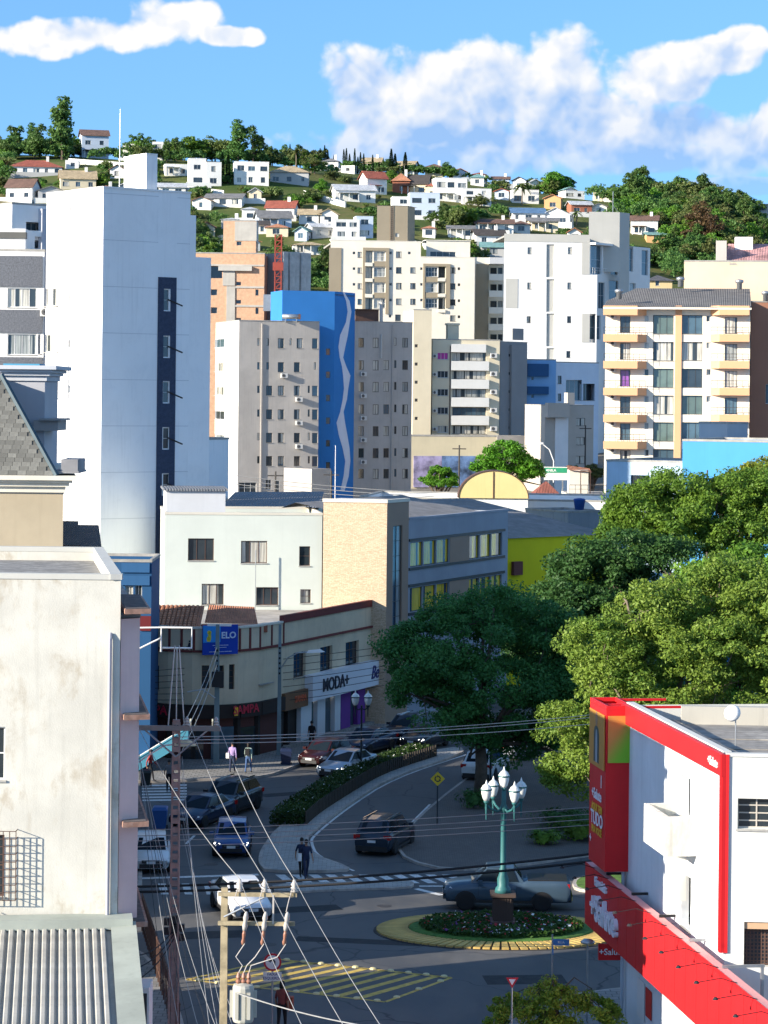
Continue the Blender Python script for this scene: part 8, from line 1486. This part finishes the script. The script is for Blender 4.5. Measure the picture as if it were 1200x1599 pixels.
def hill_house(x0, x1, yt, yb, rk, rh, wm, rm, turn, lab):
    X_, Y_, Z_ = Tp((x0+x1)/2, yb); sc = Y_/F; w = (x1-x0)*sc; hgt = (yb-yt)*sc; D = max(5.5, min(10, w*.75)); a = R(turn)
    A_ = (X_-math.cos(a)*w/2, Y_-math.sin(a)*w/2); B_ = (X_+math.cos(a)*w/2, Y_+math.sin(a)*w/2); base = Z_-2.5; hgt = max(hgt, 2.4)
    k = Block('hillside_house', lab, 'house', A_, B_, D, Z_+hgt, base=base); f = k.front; fl = max(1, int(round(hgt/3.1))); r_ = random.Random(int(x0*7+yb))
    for j in range(fl):
        z0 = Z_+hgt*j/fl+.75; hh = min(1.3, hgt/fl-1.1)
        if hh < .5: z0 = Z_+.5; hh = max(.7, hgt-1.2)
        n = max(1, int(w/3.0))
        for i in range(n):
            u = (i+.5)*w/n+r_.uniform(-.25, .25); ww = r_.choice((.9, 1.3, 1.8)) if rk != 'flat' else r_.choice((1.2, 2.0, 2.6)); ww = min(ww, w/n*.8)
            f.win(u-ww/2, z0, u+ww/2, z0+hh*(1.15 if rk == 'flat' and r_.random() < .4 else 1), nx=2, g='d' if r_.random() < .6 else 'm', fm=DKF if r_.random() < .5 else ALU)
    for i in range(max(1, int(D/4))): k.right.win((i+.5)*D/max(1, int(D/4))-.5, Z_+hgt-1.9, (i+.5)*D/max(1, int(D/4))+.5, Z_+hgt-.9, nx=2, g='d', fm=DKF)
    if rk == 'flat': k.finish(HW[wm], roof=WROOF, parapet=.4, pm=HW[wm])
    else:
        k.finish(HW[wm]); e = .5; h_ = rh*sc
        if rk == 'hip': m = hip(-e, w+e, -e, D+e, 0, h_)
        else:
            if w >= D*.9 and (x0 % 3): m = MB().add([(-e, -e, -.1), (w+e, -e, -.1), (w+e, D/2, h_), (-e, D/2, h_), (-e, D+e, -.1), (w+e, D+e, -.1), (-e, -e, .08), (w+e, -e, .08), (w+e, D/2, h_+.18), (-e, D/2, h_+.18), (-e, D+e, .08), (w+e, D+e, .08)], [(6, 7, 8, 9), (9, 8, 11, 10), (0, 1, 7, 6), (1, 2, 8, 7), (3, 0, 6, 9), (2, 5, 11, 8), (4, 3, 9, 10)]); g_ = MB().add([(0, 0, 0), (0, D, 0), (0, D/2, h_), (w, 0, 0), (w, D, 0), (w, D/2, h_)], [(0, 2, 1), (3, 4, 5)])
            else: m = MB().add([(-e, -e, -.1), (w/2, -e, h_), (w+e, -e, -.1), (-e, D+e, -.1), (w/2, D+e, h_), (w+e, D+e, -.1), (-e, -e, .08), (w/2, -e, h_+.18), (w+e, -e, .08), (-e, D+e, .08), (w/2, D+e, h_+.18), (w+e, D+e, .08)], [(6, 7, 10, 9), (7, 8, 11, 10), (0, 1, 7, 6), (1, 2, 8, 7)]); g_ = MB().add([(0, 0, 0), (w, 0, 0), (w/2, 0, h_)], [(0, 1, 2)])
            f.mesh('gable', g_, HW[wm], 0, 0, k.top)
        ro = f.mesh('roof', m, HR[rm], 0, 0, k.top)
        if int(x0) % 2: f.mesh('chimney', MB().box(0, .8, 0, .8, 0, h_+1.3), HW['w'], w*.7, -D*.4, k.top-.2)
    if int(x0+yb) % 3 == 0 and w > 6:                     # veranda with posts
        v0 = w*.08; v1 = w*.55; b = MB()
        for t in (0, .5, 1): b.box(v0+(v1-v0)*t-.1, v0+(v1-v0)*t+.1, -2.0, -1.8, 0, 2.3)
        f.mesh('veranda_post', b, HW['w'], 0, 0, Z_); f.mesh('veranda_roof', MB().box(v0-.3, v1+.3, -2.3, -.02, 2.3, 2.5), HR[rm] if rk != 'flat' else HW[wm], 0, 0, Z_)
    elif int(x0+yb) % 3 == 1: f.mesh('terrace', MB().box(-1.2, w+1.2, -3.2, -.02, -2.4, -.1).box(-1.2, w+1.2, -3.2, -3.05, -.1, .6), HW['g'] if int(x0) % 2 else HW['w'], 0, 0, Z_)
    hboxes.append((x0, x1, yt-rh, yb)); return k
for h_ in HOUSES: hill_house(*h_)
hr_ = random.Random(5); nsm = 0; SMALL = []
for _ in range(900):                                    # smaller houses glimpsed between the named ones
    if nsm >= 34: break
    w_ = hr_.uniform(18, 34); x = hr_.choice((hr_.uniform(0, 300), hr_.uniform(300, 560), hr_.uniform(560, 950))); y = hr_.uniform(262, 395) if x > 300 else hr_.uniform(258, 318)
    hb_ = hr_.uniform(9, 15)
    if 430 < x < 560 and 292 < y < 335: continue
    if any(x < c+3 and x+w_ > a-3 and y-hb_-8 < bb_+3 and y > t-3 for (a, c, t, bb_) in hboxes): continue
    wc_, rc_, rk_ = hr_.choice('wwwcgb'), hr_.choice('rnngdolyt'), hr_.choice(('gable', 'gable', 'hip', 'flat')); k_ = hill_house(x, x+w_, y-hb_, y, rk_, hr_.uniform(4, 8), wc_, rc_, hr_.uniform(-18, 18), 'small %s house with %s roof among the %s hillside trees' % ({'w': 'white', 'c': 'cream', 'g': 'grey', 'b': 'bluish white'}[wc_], 'flat' if rk_ == 'flat' else {'r': 'red', 'n': 'brown', 'g': 'grey', 'd': 'dark', 'o': 'orange', 'l': 'pale', 'y': 'tan', 't': 'teal'}[rc_], 'left' if x < 300 else 'middle' if x < 600 else 'right')); k_.root['group'] = 'small hillside houses'; nsm += 1
for (x0, y0, x1, y1, lab) in ((258, 290, 350, 302, 'long white retaining wall below the cubic houses'), (475, 300, 540, 318, 'pale sloping retaining wall across the grassy hill'), (108, 250, 200, 258, 'low stone wall below the left ridge trees')):
    a_, c_ = Tp(x0, y0+6), Tp(x1, y1+6); o = thing('retaining_wall', lab, 'wall', a_); dv_ = Vector((c_[0]-a_[0], c_[1]-a_[1], c_[2]-a_[2])); hh = 1.5; nrm = Vector((dv_.y, -dv_.x, 0)).normalized()*.2
    MB().add([(-nrm.x, -nrm.y, -2), (dv_.x-nrm.x, dv_.y-nrm.y, dv_.z-2), (dv_.x-nrm.x, dv_.y-nrm.y, dv_.z+hh), (-nrm.x, -nrm.y, hh), (nrm.x, nrm.y, -2), (dv_.x+nrm.x, dv_.y+nrm.y, dv_.z-2), (dv_.x+nrm.x, dv_.y+nrm.y, dv_.z+hh), (nrm.x, nrm.y, hh)], [(4, 5, 6, 7), (3, 2, 1, 0), (7, 6, 2, 3), (5, 1, 2, 6), (0, 4, 7, 3)]).obj('wall', HW['w'], o)
q = Tp(187, 247); o = thing('radio_mast', 'tall thin radio mast rising behind the white tower', 'mast', q); MB().cyl((0, 0, 0), (0, 0, 15), .12, .05).obj('shaft', STEEL, o)
# ---- hill trees: a few crowns of each kind, copied
def proto_crown(kind, seed):
    rng = np.random.default_rng(seed)
    if kind == 'round': lobes = [(rng.normal()*1.6, rng.normal()*1.6, 3.0+rng.normal()*.9, 1.7+rng.random(), 1.7+rng.random(), 1.4+.5*rng.random()) for _ in range(9)]; ncl, per, rc, lf = 190, 26, .62, .25
    elif kind == 'umbrella': lobes = [(rng.normal()*2.0, rng.normal()*2.0, 4.4+rng.normal()*.5, 1.9, 1.9, .95) for _ in range(9)]; ncl, per, rc, lf = 130, 26, .6, .23
    elif kind == 'tall': lobes = [(rng.normal()*.7, rng.normal()*.7, 1.8+k*1.15, 1.8-.14*k, 1.8-.14*k, 1.3) for k in range(6)]; ncl, per, rc, lf = 150, 26, .6, .23
    elif kind == 'bush': lobes = [(rng.normal()*.8, rng.normal()*.8, 1.0, 1.2, 1.2, .9) for _ in range(4)]; ncl, per, rc, lf = 60, 24, .45, .2
    cl = sample_lobes(lobes, ncl, rc, rng); off = rng.normal(size=(ncl, per, 3)); off /= np.linalg.norm(off, axis=2)[:, :, None]; pts = cl[:, None, :]+off*(rc*(.6+.8*rng.random((ncl, 1, 1)))*np.cbrt(rng.random((ncl, per, 1))))*np.array([1, 1, .65])
    b = MB(); th = min(l[2] for l in lobes); b.tube([(0, 0, -.8), (.05, 0, th*.5), (0, .1, th)], [.24, .18, .14], 6)
    for l in lobes: b.tube([(0, 0, th*.7), (l[0]*.5, l[1]*.5, (th*.7+l[2])/2+.2), (l[0], l[1], l[2])], [.13, .08, .04], 5)
    return pts.reshape(-1, 3), off.reshape(-1, 3)*.9, lf, b, seed
PROTO = {}
for kd, sds in (('round', (1, 2, 3, 4)), ('umbrella', (5, 6)), ('tall', (7, 8)), ('bush', (9, 10))):
    for s_ in sds:
        pts, nr, lf, b, sd = proto_crown(kd, s_); tm = b.mesh('trunk', BARK)
        for lk in ('hill', 'hill2', 'mid') if kd != 'bush' else ('hill', 'hill2'): PROTO[(kd, s_, lk)] = (leaf_mesh('crown', pts, lf, LF[lk], up=.4, aspect=.6, seed=sd, nrm=nr), tm)
        if kd == 'tall': PROTO[(kd, s_, 'brown')] = (leaf_mesh('crown', pts, lf*.8, LF['brown'], up=.4, aspect=.6, seed=sd, nrm=nr), tm)
ADJ = {('round', 'hill'): 'rounded dark green', ('round', 'hill2'): 'rounded olive', ('round', 'mid'): 'rounded fresh green', ('umbrella', 'hill2'): 'flat-topped olive', ('tall', 'hill'): 'tall dark', ('bush', 'hill'): 'dark low', ('bush', 'hill2'): 'olive low'}
def put_tree(x, y, scale, kind, lk, label, group, rnd):
    if group: label = '%s%s %s' % ('big ' if scale > 1.1 else 'small ' if scale < .7 else '', ADJ[(kind, lk)], label.replace('green ', '').replace('small ', '').replace('low ', '').replace('broadleaf ', ''))
    X_, Y_, Z_ = Tp(x, y); ks = [k for k in PROTO if k[0] == kind and k[2] == lk]; cm, tm = PROTO[rnd.choice(ks)]
    o = thing({'bush': 'hill_shrub'}.get(kind, 'hill_tree'), label, 'shrub' if kind == 'bush' else 'tree', (X_, Y_, Z_), rnd.uniform(0, 6.28), group); o.scale = (scale*rnd.uniform(.9, 1.12), scale*rnd.uniform(.9, 1.12), scale*rnd.uniform(.88, 1.12)); inst('crown', cm, o); inst('trunk', tm, o); return o
def clear(x, y, hp):                                    # would a tree of hp pixels at (x, y) hide a house?
    for (a, c, t, bb_) in hboxes:
        if a-9 < x < c+9 and y > bb_-3 and y-hp < bb_-1: return False
        if a-2 < x < c+2 and t < y < bb_+2: return False
    return True
rt_ = random.Random(42); ntree = 0
def scatter(n, x0, x1, y0, y1, kinds, scl, label, group, force=False, tries=40):
    global ntree
    for _ in range(n):
        for t in range(tries):
            x, y = rt_.uniform(x0, x1), rt_.uniform(y0, y1); s = rt_.uniform(*scl); kd, lk = rt_.choice(kinds); hp = s*(7.0 if kd != 'bush' else 2.2)*5.6
            if force or clear(x, y, hp): put_tree(x, y, s, kd, lk, label, group, rt_); ntree += 1; break
BR = [('round', 'hill'), ('round', 'hill2'), ('round', 'hill'), ('umbrella', 'hill2'), ('tall', 'hill'), ('round', 'mid')]
put_tree(97, 250, 2.15, 'tall', 'hill', 'tallest dark tree standing up from the left ridge', None, rt_)
put_tree(345, 252, 1.25, 'umbrella', 'hill2', 'flat-topped pine on the ridge left of centre', None, rt_); put_tree(372, 256, 1.5, 'tall', 'hill', 'dark tall tree beside the flat-topped pine', None, rt_); put_tree(396, 258, 1.25, 'tall', 'hill', 'pointed dark tree left of the palms', None, rt_)
put_tree(1052, 305, 1.35, 'umbrella', 'hill2', 'pale flat-crowned tree on the right skyline', None, rt_); put_tree(962, 300, 1.05, 'round', 'hill', 'dark domed tree on the right skyline', None, rt_)
put_tree(1092, 400, 1.7, 'tall', 'brown', 'rust brown bare-looking tree above the peach roof', None, rt_); put_tree(1108, 405, 1.4, 'tall', 'brown', 'second brown tree right of the rust brown one', None, rt_)
scatter(16, 0, 135, 236, 262, BR, (.8, 1.25), 'green tree in the clump on the far left ridge', 'left ridge trees'); scatter(18, 200, 340, 236, 256, BR, (.7, 1.1), 'tree behind the white modern ridge houses', 'trees behind the ridge houses', True); scatter(12, 395, 500, 250, 272, BR, (.7, 1.0), 'tree on the ridge around the palms', 'ridge trees near the palms'); scatter(16, 500, 720, 262, 285, BR, (.5, .8), 'low tree on the middle ridge', 'middle ridge trees')
scatter(95, 700, 1210, 285, 330, BR, (.85, 1.35), 'broadleaf tree in the forest on the right hill', 'forest on the right hill'); scatter(75, 880, 1210, 320, 420, BR, (.8, 1.3), 'broadleaf tree on the lower right hillside', 'lower right hillside trees'); scatter(26, 295, 380, 330, 420, BR, (.8, 1.2), 'tree in the wooded gap above the orange block', 'wooded gap above the orange block'); scatter(22, 690, 800, 320, 420, BR, (.7, 1.1), 'tree on the slope between beige tower and white block', 'slope between the towers'); scatter(20, 430, 540, 370, 450, BR, (.6, .95), 'tree on the slope behind the scaffold', 'slope behind the scaffold'); scatter(14, 0, 300, 255, 330, BR, (.45, .8), 'small tree among the left hillside houses', 'left hillside garden trees'); scatter(24, 380, 640, 290, 380, [('round', 'hill'), ('round', 'mid'), ('bush', 'hill2')], (.4, .75), 'small garden tree among the middle hillside houses', 'middle hillside garden trees')
scatter(70, 0, 900, 262, 400, [('bush', 'hill'), ('bush', 'hill2')], (.7, 1.5), 'shrub on the hillside between the houses', 'hillside shrubs')
# far woodland that reads as one mass on the hill
wr_ = np.random.default_rng(77); wp_ = []; wn_ = []
def wood(n, x0, x1, y0, y1, sc=(.8, 1.3), free=False):
    k = 0; t = 0
    while k < n and t < n*12:
        t += 1; x, y = wr_.uniform(x0, x1), wr_.uniform(y0, y1); s = wr_.uniform(*sc)
        if not free and not clear(x, y, s*5.6*5.6): continue
        X_, Y_, Z_ = Tp(x, y); m = 16; v = wr_.normal(size=(m, 3)); v /= np.linalg.norm(v, axis=1)[:, None]; v[:, 2] = np.abs(v[:, 2])*1.1-.35; c = v*np.array([2.9, 2.9, 2.2])*s*wr_.uniform(.6, 1.0, (m, 1))+np.array([X_, Y_, Z_+2.4*s])
        o = wr_.normal(size=(m, 17, 3)); o /= np.linalg.norm(o, axis=2)[:, :, None]; pts = c[:, None, :]+o*(.95*s*np.cbrt(wr_.random((m, 17, 1))))*np.array([1, 1, .7]); wp_.append(pts.reshape(-1, 3)); wn_.append(o.reshape(-1, 3)*.9); k += 1
wood(190, 690, 1215, 288, 345); wood(150, 880, 1215, 340, 440); wood(60, 295, 385, 330, 430); wood(40, 430, 540, 385, 460, (.6, .9)); wood(45, 690, 800, 330, 430, (.6, 1.0)); wood(50, 0, 140, 234, 262); wood(60, 130, 460, 236, 256, (.6, 1.0), True); wood(60, 440, 760, 255, 275, (.5, .8), True); wood(70, 0, 420, 262, 330, (.4, .7)); wood(50, 560, 760, 290, 350, (.4, .7))
nq = sum(len(q_) for q_ in wp_); tag(inst('woodland', leaf_mesh('woodland', np.concatenate(wp_), .33, LF['hill'], up=.4, aspect=.65, seed=5, nrm=np.concatenate(wn_))), 'dense green woodland covering the far hillside and ridge', 'woodland', kind='stuff')
# cypresses
cyp_me = []
for s_ in range(3):
    rg_ = np.random.default_rng(60+s_); n = 2600; t = rg_.random(n)**.8; a = rg_.random(n)*6.283; rr_ = (.52*np.sin(np.pi*np.clip(t*.93+.05, 0, 1))**.7*(1-.35*t))*(.6+.4*rg_.random(n)); pts = np.stack([rr_*np.cos(a), rr_*np.sin(a), t*8.0+.2], 1); cyp_me.append(leaf_mesh('crown', pts, .14, LF['cyp'], up=.9, aspect=.35, seed=60+s_))
ct_ = MB().tube([(0, 0, -.8), (0, 0, 1.2)], .14, 6).mesh('trunk', BARK)
CYP = [(453, 216, 252), (469, 217, 252), (500, 230, 262), (507, 225, 262), (512, 232, 262), (522, 240, 263), (537, 230, 262), (541, 228, 262), (546, 240, 266), (554, 232, 272), (559, 245, 272), (563, 238, 274), (568, 240, 276), (582, 242, 276), (592, 253, 276), (611, 233, 278), (617, 240, 278), (633, 238, 275), (347, 240, 288), (356, 243, 288)]
for i, (x, yt, yb) in enumerate(CYP):
    X_, Y_, Z_ = Tp(x, yb); hh = (yb-yt)*Y_/F
    lab = 'slender dark cypress in the row along the middle ridge' if i < 18 else ('left of the tall cypress pair beside the white cubic houses' if i == 18 else 'right of the tall cypress pair beside the white cubic houses')
    o = thing('cypress', lab, 'tree', (X_, Y_, Z_), i*1.1, 'cypresses along the ridge' if i < 18 else None); wv_ = 1.0 if i < 15 else 1.7; o.scale = (wv_, wv_, hh/8.2); inst('crown', cyp_me[i % 3], o); inst('trunk', ct_, o)
# palms
def palm(label, x, y, s, seed):
    X_, Y_, Z_ = Tp(x, y); o = thing('palm', label, 'tree', (X_, Y_, Z_)); rg_ = random.Random(seed); hh = 4.5*s; MB().tube([(0, 0, -.5), (.15, 0, hh*.5), (.1, .1, hh)], [.22, .17, .15], 6).obj('trunk', BARKL, o); b = MB()
    for k in range(22):
        a = k*2.4+rg_.random(); el_ = rg_.uniform(-.3, 1.2); L_ = rg_.uniform(1.8, 2.6)*s; pr = None
        for j in range(6):
            t = j/5; r_ = L_*t*math.cos(el_*.5); z = hh+L_*(math.sin(el_)*t-.75*t*t); w_ = .32*s*math.sin(math.pi*min(1, t*.9+.1)); c = Vector((r_*math.cos(a), r_*math.sin(a), z)); sd_ = Vector((-math.sin(a), math.cos(a), 0))*w_; cur = (c-sd_-Vector((0, 0, .12*s)), c, c+sd_-Vector((0, 0, .12*s)))
            if pr: b.add([pr[0], pr[1], cur[1], cur[0], pr[2], cur[2]], [(0, 1, 2, 3), (1, 4, 5, 2)])
            pr = cur
    b.obj('fronds', LF['hill2'], o)
palm('palm with drooping fronds on the ridge between the cypresses', 462, 268, 1.25, 1); palm('smaller palm right of the ridge palm', 486, 270, .9, 2); palm('palm in front of the modern ridge house', 240, 250, .9, 3); palm('palm beside the white villa above the white block', 815, 322, 1.3, 4); palm('palm behind the white modern houses on the right', 725, 300, .8, 5); palm('palm near the roof of the white block', 900, 352, .8, 6)
put_tree(752, 325, .6, 'round', 'hill2', 'orange-tinged small tree beside the villa panels', None, rt_)
